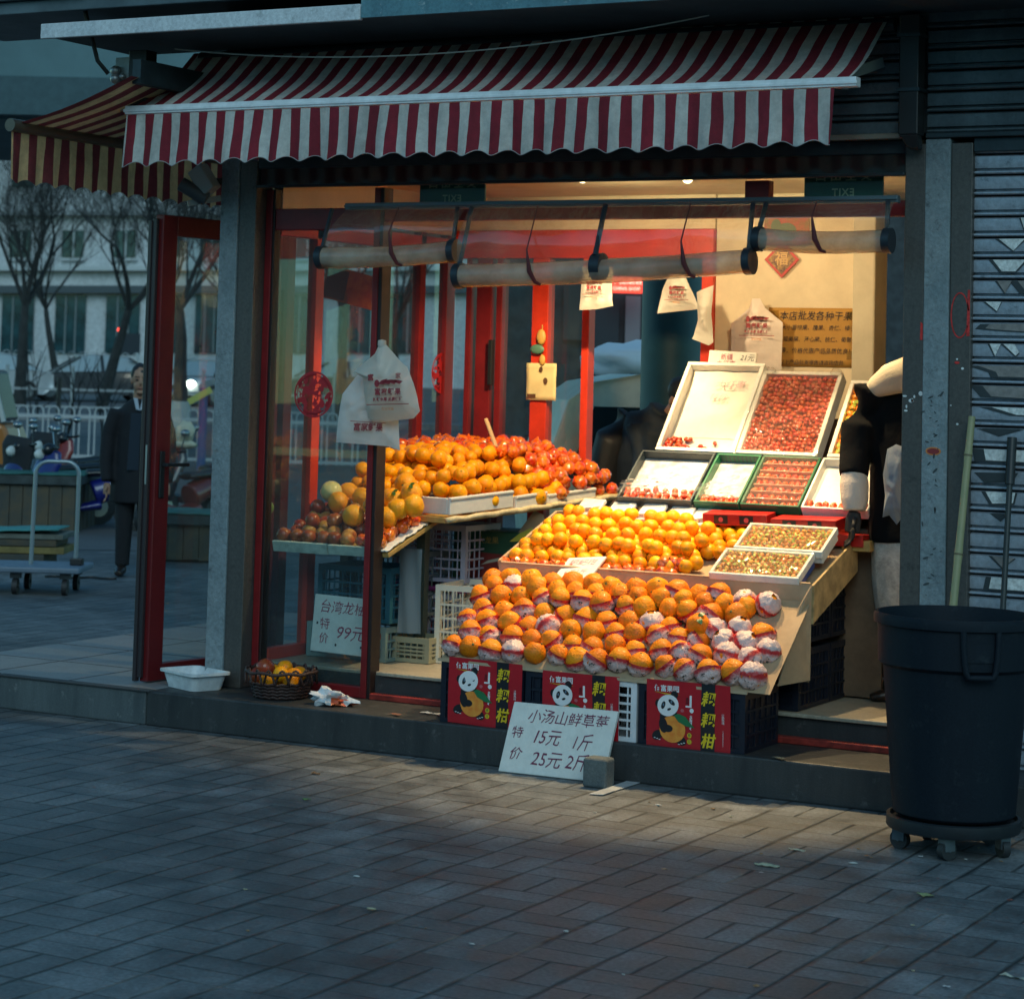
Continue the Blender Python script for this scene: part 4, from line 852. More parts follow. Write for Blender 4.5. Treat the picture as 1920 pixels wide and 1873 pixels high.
# --- tier B: four leaning trays
th = radians(38); BO = Vector((0, 1.10, 1.15)); BF = lambda x0: frame((x0, 1.10, 1.145), (1, 0, 0), (0, cos(th), sin(th)))
GRN = mat('green_crate_rim', (.012, .12, .06), .4); DKC = mat('dark_crate_rim', (.03, .045, .055), .4); SILV = mat('silver_liner', (.50, .51, .52), .3, .2, var=.3, vscale=14, bump=.6, bscale=16)
BX = [-.03, .345, .70-.02, .96]; BW = [.335, .30, .30, .31]
BL = ['dark rimmed crate with white liner and a few strawberries, leftmost of the leaning row', 'green rimmed crate with white liner and one row of strawberries', 'green rimmed crate packed full with rows of strawberries', 'white foam tray nearly empty with a row of strawberries by the customer']
BX = [at(1160, 948, 1.1).x, at(1304, 955, 1.1).x, at(1391, 962, 1.1).x, at(1505, 970, 1.1).x]
BW = [BX[1]-BX[0]-.012, BX[2]-BX[1]-.008, BX[3]-BX[2]-.01, .34]
for k in range(4):
    f = BF(BX[k]); m = (DKC, GRN, GRN, WHITEM)[k]; w = BW[k]; L_ = .375
    t = tray('fruit_crate', BL[k], f, w, L_, .055, .012, mt=m, floor=SILV if k < 3 else WHITEM, group='leaning crates of strawberries')
    if k < 3:
        g = MB()
        for i in range(9): g.obox(f, .02+i*(w-.04)/9, .02+i*(w-.04)/9+.006, L_-.0128, L_+.001, .008, .05)
        g.build('rim_rib', DKC, t)
    rows_ = {0: [(.03, 9), (.06, 9), (.09, 8)], 1: [(.028, 8), (.055, 8)], 2: [(.03+.052*q, 8) for q in range(7)], 3: [(.03, 8), (.052, 8)]}[k]
    for v, c in rows_:
        for i in range(c):
            o = obj('strawberry', SMB, f(.03+(w-.06)*i/(c-1)+random.uniform(-.005, .005), v+random.uniform(-.004, .004), .03), Euler((random.uniform(-1.9, -.9), random.uniform(-.5, .5), random.uniform(-.6, .6))))
            tag(o, ('strawberry in the nearly empty leftmost leaning crate', 'strawberry at the bottom of the green rimmed crate with white liner', 'strawberry in the packed green rimmed crate', 'strawberry in the nearly empty white foam tray')[k], 'strawberry', 'strawberries in leaning crate '+('one', 'two', 'three', 'four')[k])
    if k == 2:
        for q in range(6):
            g = MB(); g.obox(f, .02, w-.02, .052+.052*q, .056+.052*q, .03, .052); g.build('paper_divider', mat('peach_paper', (.6, .3, .2), .6), t)
    if k < 3:
        c = thing('film_cover', ('crumpled clear film over the leftmost leaning crate', 'crumpled clear film over the second leaning crate', 'tight clear film over the packed strawberry crate')[k], 'film', f(w/2, L_/2, .057))
        am = .022 if k < 2 else .003; vmax = .45 if k < 2 else 1.0
        g = MB(); g.grid(lambda a, b, f=f, w=w: f(.004+(w-.008)*a, .004+(L_-.008)*b*(vmax if k == 2 else vmax*(.55+.6*a)), .060+am*(1+noise.noise(Vector((a*9, b*8, k*5))))), 22, 22); g.build('film', CLEAR, c, smooth=180)
# --- tier C: steep foam trays of dates and fruit
th2 = radians(49); CF = lambda x0, w0: frame((x0, 1.42, 1.375), (1, 0, 0), (0, cos(th2), sin(th2)))
DATE = mat('red_date_skin', (.50, .045, .008), .3, rnd=1.0, coat=.5, bump=.2, bscale=60)
def date_mesh(): g = MB(); g.ell((0, 0, 0), .0115, .0115, .0145, 10, 8); return g.mesh('red_date', [DATE], 180)
DM = date_mesh()
PAPER = mat('white_paper', (.60, .57, .50), .8, var=.1, vscale=6, bump=.15, bscale=14)
CL = ['tall white foam tray nearly empty with a small heap of red dates at the bottom', 'tall white foam tray filled with red dates under clear film', 'tall foam tray of green and orange fruit half hidden behind the customer']
CX = [at(1236, 858, 1.42).x, at(1386, 866, 1.42).x, at(1557, 872, 1.42).x]; CW = [.435, .43, .4]
for k in range(3):
    f = CF(CX[k], 0); w = CW[k]; L_ = (.60, .55, .50)[k]
    t = tray('foam_tray', CL[k], f, w, L_, .075, .022, floor=PAPER, group='tall leaning foam trays')
    if k == 0:
        g = MB(); g.grid(lambda a, b: f(.03+(w-.06)*a, .14+(L_-.165)*b, .010+.02*(b**6)+.006*noise.noise(Vector((a*4, b*5, 1)))), 12, 14); g.build('paper_liner', PAPER, t, smooth=180)
        text('大红枣', .055, lambda a, b, c=0: f(w*.6+a, L_*.80+b, .035+c), 'lettering', INK_PK, t, 0, 0, shear=.2); text('特价', .05, lambda a, b, c=0: f(w*.5+a, L_*.66+b, .03+c), 'lettering', INK_PK, t, 0, 0, shear=.2)
        for i in range(46):
            u = .03+abs(random.gauss(0, .085)); v = .03+abs(random.gauss(0, .045)); 
            if u > w-.04: continue
            o = obj('red_date', DM, f(u, v, .02+max(0, .055-u*.2-v*.3)*random.random()), rrot()); tag(o, 'red date in the small heap of the nearly empty foam tray', 'date', 'red dates left in the nearly empty tray')
    if k == 1:
        for j in range(19):
            for i in range(14):
                u = .036+i*.0275+random.uniform(-.006, .006); v = .036+j*.0265+random.uniform(-.006, .006)
                o = obj('red_date', DM, f(u, v, .05+random.uniform(-.006, .008)), Euler((random.uniform(-.6, .6)+pi/2, random.uniform(-.6, .6), random.uniform(0, 6)))); s = random.uniform(1.0, 1.25); o.scale = (s, s, s)
                tag(o, 'red date in the full foam tray under clear film', 'date', 'red dates in the full tray')
        g = MB(); g.obox(f, .02, w-.02, .02, L_-.02, .02, .042); g.build('date_bed', DATE, t)
        c = thing('film_cover', 'clear film over the full tray of red dates', 'film', f(w/2, L_/2, .08)); g = MB(); g.grid(lambda a, b: f(-.004+(w+.008)*a, -.004+(L_+.008)*b, .080+.004*noise.noise(Vector((a*10, b*12, 3)))), 24, 26); g.build('film', CLEAR, c, smooth=180)
        for uu in (.02, w-.05):
            g = MB(); g.ell(f(uu+.02, L_-.01, .085), .03, .018, .018, 10, 7, dis=.5, seed=uu*9); g.build('film_knot', CLEAR, c, smooth=180)
    if k == 2:
        for j in range(12):
            for i in range(8):
                o = obj('small_berry', KM, f(.04+i*.042, .04+j*.037, .045), rrot()); o.scale = (1.6,)*3; tag(o, 'small orange and green fruit in the tray behind the customer', 'berry', 'fruit in the tray behind the customer')
# card over tray C
f = frame(at(1372, 677, 1.86), (1, 0, -.04), (0, .25, .97)); t = board('price_card', 'white foam card with red and black writing above the empty date tray', f, .27, .105, .014)
text('新疆\n大红枣', .036, f, 'lettering', INK_R, t, -.03, 0); text('21元', .04, f, 'lettering', INK_K, t, .085, .02, shear=.25)
# red gift boxes and clear packs at the foot of tier B
REDB = mat('red_gift_box', (.4, .015, .012), .35, var=.1); BLKP = mat('black_print', (.015, .015, .015), .4)
for k, (x0, w, y, z, ang) in enumerate(((.50, .33, 1.0, 1.085, .04), (.86, .33, .985, 1.08, -.03))):
    t = thing('gift_box', ('flat red gift box with black squares left of its twin, below the strawberry crates', 'flat red gift box with black squares at the right end, under the white foam tray')[k], 'box', (x0+w/2, y, z)); f = frame((x0, y-.05, z), (cos(ang), sin(ang), .02), (-sin(ang), cos(ang), .1))
    g = MB(); g.obox(f, 0, w, 0, .13, 0, .055); g.build('carton', REDB, t, bevel=.003)
    g = MB(); 
    for uu in (.06, .19): g.add([f(uu, -.0012, .008), f(uu+.07, -.0012, .008), f(uu+.07, -.0012, .048), f(uu, -.0012, .048)], [(0, 1, 2, 3)], 0); g.poly([Vector(q) for q in disc(frame(f(uu+.035, -.002, .028), f(1, 0, 0)-f(0, 0, 0), f(0, 0, 1)-f(0, 0, 0)), 0, 0, .012, .012, 0, 14)], 1)
    g.build('print', [BLKP, mat('pink_red_dot', (.6, .08, .08), .5)], t)
t = thing('gift_box', 'lower red carton standing under the flat red gift boxes at the right', 'box', (1.1, 1.05, 1.06)); g = MB(); g.box(1.0, 1.30, .985, 1.12, 1.02, 1.075); g.build('carton', REDB, t, bevel=.003)
PACKW = mat('white_pack', (.75, .76, .76), .25, var=.1, coat=.6, bump=.4, bscale=40); PACKD = mat('dark_berries', (.10, .02, .03), .35, var=.6, vscale=70, bump=.6, bscale=90); PACKO = mat('orange_pack_label', (.75, .25, .07), .4)
pxs = [(1100, 968), (1157, 975), (1215, 978), (1268, 984), (1316, 988)]
for k, (x, y) in enumerate(pxs):
    p = at(x, y, 1.0); f = frame(p, (1, -.1, 0), (.1, .72, .5)); t = thing('fruit_pack', 'clear pack with white top, dark berries and orange label in the row above the oranges', 'pack', p, 'clear berry packs in a row above the orange tray')
    g = MB(); g.obox(f, -.075, .055, -.01, .12, 0, .02); g.build('pack_body', PACKW, t, bevel=.004); g = MB(); g.grid(lambda a, b: f(-.07+.08*a, -.008+.035*b+.02*a, .0215+.003*noise.noise(Vector((a*9, b*4, k)))), 8, 4); g.build('berries', PACKD, t); g = MB(); g.add([f(.012, -.006, .0215), f(.05, -.004, .0215), f(.052, .06, .0215), f(.02, .05, .0215)], [(0, 1, 2, 3)]); g.build('pack_label', PACKO, t)
    g = MB(); g.grid(lambda a, b: f(-.08+.14*a, -.015+.14*b, .026+.008*noise.noise(Vector((a*8, b*8, k*3)))), 12, 12); g.build('pack_film', CLEAR, t, smooth=180)
# --- left table, window shelf and their piles
lt = thing('fruit_table', 'wooden table along the left glass wall with foam trays of oranges on top', 'table', (-1.3, 1.5, .3))
def ltz(y): return 1.045+(y-.8)*.075
g = MB(); TP = [(-1.69, 1.02), (-.87, .86), (-.52, 2.2), (-1.69, 2.2)]
g.prism([(x, y, ltz(y)-.03) for x, y in TP], (0, 0, .03)); g.build('table_top', WOODY, lt, bevel=.004)
g = MB(); g.tube([Vector((-.872+.352*i/20, .855+1.34*i/20, ltz(.86+1.34*i/20)-.012+.004*math.sin(i*2.2))) for i in range(21)], [.014+.004*noise.noise(Vector((i*.7, 0, 0))) for i in range(21)], 8); g.build('cloth_edge', mat('cream_cloth', (.6, .5, .3), .8, var=.2, vscale=30), lt, smooth=180)
for x, y in ((-1.15, 1.1), (-.62, 1.95), (-1.62, 1.1)): g = MB(); g.box(x-.025, x+.025, y-.025, y+.025, .302, ltz(y)-.031); g.build('leg', mat('green_grey_post', (.06, .075, .06), .5), lt)
# slanted window shelf
WS = frame((-1.69, .53, .895), (1, 0, 0), (0, .556, .174)); ws = thing('window_shelf', 'slanted shelf behind the front window with ragged foam lining, full of apples', 'shelf', (-1.35, .8, .9))
g = MB(); g.obox(WS, 0, .68, -.01, .55, -.035, -.012); g.build('shelf_board', WOODY, ws, bevel=.003)
g = MB(); g.grid(lambda a, b: WS(.62+.06*b+.01*noise.noise(Vector((a*7, b*3, 0))), -.02+.56*a, -.006+.016*noise.noise(Vector((a*13, b*5, 2)))+.008), 40, 4); g.build('foam_lining', WHITEM, ws, smooth=180, solid=.006)
g = MB(); g.obox(WS, .0, .33, -.03, -.011, -.035, .022); g.obox(WS, .335, .60, -.03, -.011, -.032, .02); g.build('front_lip', mat('pale_green_lip', (.42, .5, .44), .4, var=.2, vscale=20), ws, bevel=.004)
APL = [fruit_mat('dark_red_apple', (.24, .03, .018), (.32, .08, .02), .25, 20, .05, 1.0, .4), fruit_mat('blush_apple', (.45, .1, .03), (.5, .26, .06), .28, 20, .05, 1.0, .3), fruit_mat('pale_pear', (.62, .55, .22), (.66, .6, .3), .4, 60, .1, .4), fruit_mat('green_apple', (.35, .42, .08), (.4, .46, .12), .3, 20, .05, .4, .3), fruit_mat('yellow_pomelo', (.8, .30, .012), (.82, .38, .02), .45, 90, .4, .5)]
def apple_mesh(m): g = MB(); g.lathe([(0, .026), (.01, .031), (.022, .032), (.034, .02), (.038, .0), (.034, -.02), (.022, -.034), (.008, -.037), (0, -.034)], n=18); g.tube([(0, 0, .026), (.002, 0, .042)], .002, 5, 0); return g.mesh('apple', [m], 180)
AM = [apple_mesh(m) for m in APL[:4]]; PM = orange_mesh('pomelo', .058, 5, [APL[4], CALYX], 0.05, .1)
for (u, v, h) in fill_rows(WS, .045, .44, .03, .50, .076, .066, .026, .14):
    k = random.choice((0, 0, 0, 1, 1)); hh = h+random.uniform(0, .012)
    tag(obj('apple', AM[k], WS(u, v, hh), rrot()), ('dark red apple on the window shelf', 'blushed red and yellow apple on the window shelf')[k], 'apple', ('dark red apples on the window shelf', 'blushed apples on the window shelf')[k])
for i in range(14):
    k = random.choice((0, 1)); tag(obj('apple', AM[k], WS(random.uniform(.06, .42), random.uniform(.12, .48), .085), rrot()), ('dark red apple on the window shelf', 'blushed red and yellow apple on the window shelf')[k], 'apple', ('dark red apples on the window shelf', 'blushed apples on the window shelf')[k])
tag(obj('apple', AM[3], at(500, 952, .62), (0, .4, 0)), 'green apple at the left end of the window shelf', 'apple')
tag(obj('pear', PM, at(622, 922, .85), (0, .3, 1)), 'pale yellow round pear on top of the apples in the window', 'pear').data = (lambda me: (me.materials.clear(), me.materials.append(APL[2]), me.materials.append(CALYX), me)[3])(PM.copy())
PG = 'large yellow orange pomelos behind the front mullion'
for (x, y, Y) in ((635, 942, .80), (663, 968, .66), (680, 935, .85), (655, 925, .92), (735, 935, .86), (770, 925, .88), (745, 955, .72), (725, 970, .68), (775, 948, .76), (760, 908, .98), (700, 950, .7)):
    o = obj('pomelo', PM, at(x, y, Y), rrot()); tag(o, 'large yellow orange pomelo piled behind the front mullion', 'pomelo', PG)
for (x, y) in ((772, 925), (740, 938)): o = obj('pomelo', PM, at(x, y+2, .80), Euler((.2, .5, -1))); tag(o, 'large pomelo with dark leaves on the pile beside the mullion', 'pomelo', 'leafy pomelos beside the mullion'); leafpair(o, .056, 1.0)
for (u, v, h) in fill_rows(WS, .50, .62, .02, .46, .058, .055, .03, .2):
    o = obj('wrapped_mandarin', random.choice(FM), WS(u, v, h), rrot()); tag(o, 'shiny red film mandarin on the ragged edge of the window shelf', 'mandarin', 'red film mandarins on the window shelf edge')
# foam trays and heap of oranges on the table
def foamside(pxa, pxb, ya, yb, h, label):
    a = at(*pxa, ya); b = at(*pxb, yb); d = (b-a).normalized(); t = thing('foam_box', label, 'tray', a.lerp(b, .5)); f = frame(a, d, (0, 0, 1))
    g = MB(); g.obox(f, 0, (b-a).length, 0, h, 0, .02); g.obox(f, .0, .02, 0, h, -.5, -.0005); g.obox(f, 0, (b-a).length, h-.012, h+.004, .0, .026); g.build('foam_wall', WHITEM, t, bevel=.005); return t
foamside((838, 966), (957, 951), .88, 1.34, .085, 'white foam tray side holding back the heap of oranges on the left table')
foamside((962, 955), (1020, 945), 1.36, 1.6, .065, 'small white foam tray in the middle of the left table edge')
foamside((1022, 949), (1112, 936), 1.62, 1.98, .06, 'cream foam tray under the red film mandarins at the table end')
def heap(poly_f, z0f, hf, pitch, place, lay=5):
    for L_ in range(lay):
        y = .0; r = 0
        for j in range(40):
            for i in range(40):
                u = (i+.5*(r % 2)+.5*(L_ % 2))*pitch; v = j*pitch*.87+.3*pitch*(L_ % 2)
                q = poly_f(u, v)
                if q is None: continue
                x, yy, top = q; z = z0f(x, yy)+pitch*.5+L_*pitch*.78
                if z > top+pitch*.3: continue
                if z < top-pitch*1.0: continue
                place(Vector((x+random.uniform(-.3, .3)*pitch, yy+random.uniform(-.3, .3)*pitch, z+random.uniform(-.25, .2)*pitch)))
            r += 1
def pf1(u, v):
    x, y = -1.66+u, 1.0+v
    edge = -.86+(y-.86)*.26
    if x > edge-.05 or x > -.66 or y > 1.78 or y < 1.03-(x+1.66)*.19+.04: return None
    d = min(edge-x, y-.9, (x+1.75)*1.5); top = ltz(y)+.05+min(d, .45)*.52+.05*noise.noise(Vector((x*4, y*4, 0)))-max(0, y-1.45)*.1
    return x, y, top
OG2 = 'oranges heaped on the table along the left glass wall'
def pl1(p):
    o = obj('orange', random.choice(OR_M), p, rrot()); s = random.uniform(1.0, 1.25); o.scale = (s, s, s); tag(o, 'orange in the big heap on the left table', 'orange', OG2)
heap(pf1, lambda x, y: ltz(y), None, .088, pl1, 5)
def pf2(u, v):
    x, y = -1.66+u, 1.72+v
    edge = -.86+(y-.86)*.26
    if x > edge-.03 or y > 2.2: return None
    d = min(edge-x+.05, .42); top = ltz(y)+.05+d*.55+.05*noise.noise(Vector((x*4, y*4, 5)))-max(0, y-2.0)*.25
    return x, y, top
def pl2(p):
    o = obj('wrapped_mandarin', random.choice(FM), p, rrot()); s = random.uniform(.9, 1.1); o.scale = (s, s, s); tag(o, 'shiny red film mandarin in the heap at the rear of the left table', 'mandarin', 'red film mandarins heaped on the left table')
heap(pf2, lambda x, y: ltz(y), None, .070, pl2, 5)
t = thing('wooden_scoop', 'small wooden handle sticking up from the red film mandarins', 'tool', at(925, 825, 1.75)); g = MB(); g.bar(at(930, 838, 1.75), at(911, 785, 1.75), .03, .012); g.build('handle', mat('pale_wood', (.55, .38, .2), .6), t, bevel=.003)
t = thing('price_stick', 'pale wooden chip poking out of the top of the orange heap', 'stick', at(800, 845, 1.5)); g = MB(); g.bar(at(788, 852, 1.5), at(824, 828, 1.5), .02, .006); g.build('chip', mat('pale_wood', (.55, .38, .2), .6), t)
# under the left table: crates and boxes
crate('plastic_crate', 'empty white lattice crate standing on the shop floor beside the wrapped fruit', mat('cream_crate_plastic', (.66, .62, .52), .45), -1.02, -.52, 1.0, 1.42, .303, .70, None, nx=10, nz=5, rot=.12)
LIL = mat('lilac_crate_plastic', (.42, .4, .5), .45)
crate('plastic_crate', 'upper lilac lattice crate stored under the left table behind the post', LIL, -1.47, -1.02, 1.32, 1.7, .68, .98, None, nx=9, nz=5)
crate('plastic_crate', 'lower pale crate under the lilac one with purple cloth on it', LIL, -1.47, -1.05, 1.32, 1.7, .303, .62, None, nx=9, nz=5)
t = thing('purple_cloth', 'purple cloth folded between the two crates under the left table', 'cloth', (-1.25, 1.5, .64)); g = MB(); g.grid(lambda a, b: (-1.5+.52*a, 1.28+.4*b, .645+.012*noise.noise(Vector((a*5, b*5, 0)))), 12, 8); g.build('cloth', mat('purple_cloth', (.2, .02, .12), .8), t, smooth=180, solid=.02)
t = thing('fruit_carton', 'dark green printed carton with open flap under the left table', 'box', (-.85, 1.75, .62)); f = frame(at(848, 1098, 1.5), (1, .15, 0), (0, 0, 1))
GCT = mat('dark_green_carton', (.01, .06, .03), .45, var=.2); g = MB(); g.obox(f, 0, .45, 0, .30, -.35, 0); g.build('carton', GCT, t, bevel=.004)
g = MB(); g.add([f(.02, .06, .002), f(.40, .02, .002), f(.44, .17, .002), f(.12, .19, .002)], [(0, 1, 2, 3)], 0); g.poly(disc(f, .07, .18, .035, .04, .003), 1); g.add([f(.16, .12, .003), f(.36, .17, .003), f(.35, .185, .003), f(.2, .145, .003)], [(0, 1, 2, 3)], 1); g.add([f(.32, .25, .003), f(.45, .26, .003), f(.45, .33, .003), f(.38, .30, .003)], [(0, 1, 2, 3)], 2); g.build('print', [mat('maroon_print', (.16, .015, .012), .5), mat('pale_print', (.35, .36, .3), .5), mat('yellow_green_print', (.4, .4, .05), .5)], t)
g = MB(); g.prism([f(.36, .30, -.02), f(.52, .30, -.02), f(.50, .40, -.02), f(.45, .42, -.02)], f(0, 0, -.006)-f(0, 0, 0)); g.build('open_flap', CARD, t); text('火龙果', .04, f, 'lettering', mat('dull_gold', (.3, .2, .05), .5), t, .2, .25)
TEALC = mat('teal_crate_plastic', (.02, .11, .16), .45); PGR = mat('pale_teal_plastic', (.2, .3, .3), .5)
crate('plastic_crate', 'dark teal lattice crate standing behind the lower part of the front window', TEALC, -1.60, -1.16, .80, 1.15, .50, .78, None, nx=9, nz=4)
crate('plastic_crate', 'pale teal crate on the floor behind the price board in the window', PGR, -1.66, -1.18, .80, 1.15, .303, .48, None, nx=9, nz=3)
crate('plastic_crate', 'grey crate squeezed high under the window shelf', mat('grey_crate', (.16, .19, .19), .5), -1.66, -1.2, 1.16, 1.5, .5, .84, None, nx=8, nz=3)
crate('plastic_crate', 'small olive basket crate on the floor just right of the front mullion', mat('olive_crate', (.3, .29, .2), .5), -1.2, -.98, .90, 1.12, .303, .43, None, nx=6, nz=4)
t = thing('grey_backing_sheet', 'blue grey sheet hanging under the window shelf beside the mullion', 'panel', (-1.07, .86, .6)); g = MB(); g.grid(lambda a, b: (-1.16+.12*a, .88+.03*a+.008*sin(a*9+b*3), .45+.43*b), 8, 8); g.build('sheet', mat('blue_grey_sheet', (.16, .2, .22), .6), t, smooth=180)
# white board standing behind the window glass
f = frame(at(639, 1172, .56), (1, 0, -.02), (0, .12, 1)); t = board('price_board', 'white foam price board standing on the floor behind the front window', f, .34, .285, .02)
text('台湾龙柚', .068, f, 'lettering', INK_R, t, .0, .08, shear=.15); text('特\n价', .06, f, 'lettering', INK_R, t, -.095, -.04, line=1.2); text('99元', .085, f, 'lettering', INK_R, t, .06, -.04, shear=.2)
g = MB()
for u, v in ((-.14, .0), (-.02, -.1), (.13, -.1)): g.poly(disc(f, u, v, .006, .007, .001, 10))
g.build('peg_hole_marking', INK_K, t)
# ================================================================ front signs, banners, step clutter, bin, poles, bags, people
def sheet_thing(name, label, cat, fr, w, h, mt, wav=.004, nu=14, nv=14, seed=0.0, solid=.002):
    t = thing(name, label, cat, fr(0, 0, 0)); fn = lambda a, b: fr(w*(a-.5), h*(b-.5), wav*noise.noise(Vector((a*4+seed, b*4, seed))))
    g = MB(); g.grid(fn, nu, nv); g.build('sheet', mt, t, smooth=180, solid=solid); return t
# hand-written price board leaning on the step
bl, brt, tl = Vector((-.002, -.115, .004)), Vector((.498, -.095, .004)), Vector((.016, -.012, .305))
f = frame((bl+brt)/2+(tl-bl)/2, brt-bl, tl-bl); t = board('price_board', 'white foam price board with maroon handwriting leaning against the step', f, .515, .318, .022)
text('小汤山鲜草莓', .066, f, 'lettering', INK_P, t, .025, .098, shear=.12, sx=1.0); text('特', .058, f, 'lettering', INK_P, t, -.205, .02); text('15元', .082, f, 'lettering', INK_P, t, -.06, .008, shear=.2, sx=.85); text('1斤', .082, f, 'lettering', INK_P, t, .115, .0, shear=.25, sx=.8)
text('价', .062, f, 'lettering', INK_P, t, -.195, -.075, shear=.2); text('25元 2斤', .082, f, 'lettering', INK_P, t, .03, -.09, shear=.15, sx=.9)
t = thing('concrete_block', 'small grey concrete block propping the price board up', 'block', (.525, -.17, 0)); g = MB(); g.box(.468, .582, -.225, -.13, 0, .128); o = g.build('block', grime_mat('block_concrete', (.11, .13, .13), (.085, .1, .105), (.15, .16, .16), 9, .8, False, .6, 90), t, bevel=.014); o.modifiers['edge'].segments = 3
t = thing('paper_strip', 'flat white paper strip lying on the paving beside the concrete block', 'litter', (.6, -.23, 0)); p = [atz(x, y, .006) for x, y in ((1105, 1488), (1130, 1490), (1200, 1467), (1175, 1464))]; g = MB(); g.add(p, [(0, 1, 2, 3)]); g.build('strip', mat('dirty_paper', (.4, .42, .43), .8, var=.2), t, solid=.002)
# printed panda banners hanging on the crates
BR_ = mat('glossy_red_print', (.42, .012, .02), .28, var=.08, vscale=6, coat=.35); BK_ = mat('glossy_black_print', (.014, .016, .02), .28, coat=.35); YP = mat('yellow_print', (.72, .5, .02), .4); WP = mat('white_print', (.75, .75, .76), .4)
OP = mat('orange_print', (.72, .2, .03), .4, col2=(.78, .32, .05), vscale=30); GP = mat('green_print', (.02, .16, .06), .4); DKG = mat('panda_black', (.012, .013, .016), .4); BLP = mat('eye_blue', (.12, .2, .28), .4)
def banner(label, fr, w=.385, h=.30, seed=0.0):
    t = thing('printed_banner', label, 'banner', fr(0, 0, 0), 'red panda fruit banners on the crates')
    bend = lambda u, v: .010*noise.noise(Vector((u*7+seed, v*5, seed)))+(.03*max(0, (u-.12))*(1 if seed == 1 else -.3))
    F = lambda u, v, c=0.0: fr(u, v, c+bend(u, v))
    def patch(u0, u1, v0, v1, m, name, c):
        g = MB(); g.grid(lambda a, b: F(u0+(u1-u0)*a, v0+(v1-v0)*b, c), 10, 10); return g.build(name, m, t, smooth=180)
    x0 = -w/2; b0, b1 = x0+w*.655, x0+w*.82
    patch(x0, w/2, -h/2, h/2, BR_, 'sheet', 0); patch(b0, b1, -h/2, h/2, BK_, 'black_band', .0012)
    g = MB(); P_ = lambda cu, cv, ru, rv, m, c, rot=0.0, n=24: g.poly([F(cu+ru*cos(2*pi*i/n)*cos(rot)-rv*sin(2*pi*i/n)*sin(rot), cv+ru*cos(2*pi*i/n)*sin(rot)+rv*sin(2*pi*i/n)*cos(rot), c) for i in range(n)], m)
    hx, hy = x0+.105, .035
    P_(hx-.05, hy-.12, .028, .02, 1, .002, .5); P_(hx+.062, hy-.135, .028, .02, 1, .002, -.5)
    P_(hx+.005, hy-.04, .045, .04, 1, .0022)
    P_(hx+.022, hy-.09, .062, .058, 2, .003); P_(hx-.022, hy-.075, .02, .034, 1, .0036, .2); P_(hx+.0, hy-.088, .024, .016, 1, .0038)
    P_(hx-.045, hy+.018, .017, .018, 1, .0025); P_(hx+.03, hy+.06, .017, .018, 1, .0025)
    P_(hx, hy+.012, .052, .046, 0, .0035, .5)
    P_(hx-.022, hy+.012, .009, .018, 1, .004, -.35); P_(hx+.018, hy+.027, .009, .018, 1, .004, .9); P_(hx-.021, hy+.014, .004, .006, 5, .0044); P_(hx+.017, hy+.029, .004, .006, 5, .0044); P_(hx+.006, hy-.004, .010, .005, 1, .0042, .4)
    g.poly([F(hx+a, hy+b, .0045) for a, b in ((.028, -.028), (.05, -.02), (.085, -.03), (.115, -.062), (.13, -.075), (.09, -.072), (.05, -.055))], 3)
    for q in range(3): P_(hx-.062+q*.012, hy-.133-.003*q, .005, .0015, 0, .0042); P_(hx+.055+q*.012, hy-.152+.004*q, .005, .0015, 0, .0042)
    P_(hx+.068, hy-.005, .009, .008, 6, .003)
    g.build('panda_print', [WP, DKG, OP, GP, YP, BLP, mat('pink_print', (.5, .1, .12), .4)], t)
    g = MB(); g.poly([F(x0+.035, h/2-.052, .002), F(x0+.10, h/2-.056, .002), F(x0+.165, h/2-.058, .002), F(x0+.10, h/2-.060, .002)])
    g.build('yellow_rule_print', YP, t)
    for q in (0, 1): g = MB(); g.poly([F(x0+.208+.011*cos(a*pi/8), -.075-.027*q+.011*sin(a*pi/8), .002) for a in range(16)]); g.build('yellow_dot', YP, t)
    text('佰富果园', .030, F, 'lettering', WP, t, x0+.098, h/2-.037, .002, thick=.0005)
    text('果\n园', .016, F, 'lettering', DKG, t, x0+.196, .073, .003, line=.9); g = MB(); g.add([F(x0+.207, .05, .002), F(x0+.217, .05, .002), F(x0+.217, .098, .002), F(x0+.207, .098, .002)], [(0, 1, 2, 3)]); g.add([F(x0+.188, .046, .002), F(x0+.217, .046, .002), F(x0+.217, .053, .002), F(x0+.188, .053, .002)], [(0, 1, 2, 3)]); P_ = None; g.build('white_marking', WP, t)
    g = MB(); g.poly([F(x0+.218+.010*cos(a*pi/8), .033+.010*sin(a*pi/8), .002) for a in range(16)]); g.build('white_dot', WP, t)
    text('大\n橘\n园\n果\n香\n鲜', .0125, F, 'lettering', WP, t, x0+.215, -.02, .002, line=.82, thick=.0005); text('春', .016, F, 'lettering', GP, t, x0+.208, -.075, .003); text('见', .016, F, 'lettering', GP, t, x0+.208, -.102, .003)
    for q, ch in enumerate('耙耙柑'): text(ch, .066, F, 'lettering', YP, t, (b0+b1)/2, .085-.09*q, .003, shear=.18, thick=.0016)
    text('订\n购\n热\n线', .013, F, 'lettering', WP, t, w/2-.034, .008, .002, line=.85); text('1\n3\n8\n8\n8\n8\n6\n6\n5\n5\n3', .0085, F, 'lettering', WP, t, w/2-.034, -.075, .002, line=.75)
    return t
YF = .026
def bfr(px, py, dx=0.0, tilt=.0): p = at(px, py, YF); return frame(p, (1, dx, tilt), (tilt*-.5, -.02, 1))
banner('red panda banner at the left end with its right edge curling up', bfr(909, 1300, .0, -.02), seed=1)
banner('red banner with a panda half hidden behind the price board', bfr(1088, 1326), seed=2)
banner('red banner with a panda holding an orange, fully visible right of the white crate', bfr(1290, 1346), .40, .31, seed=3)
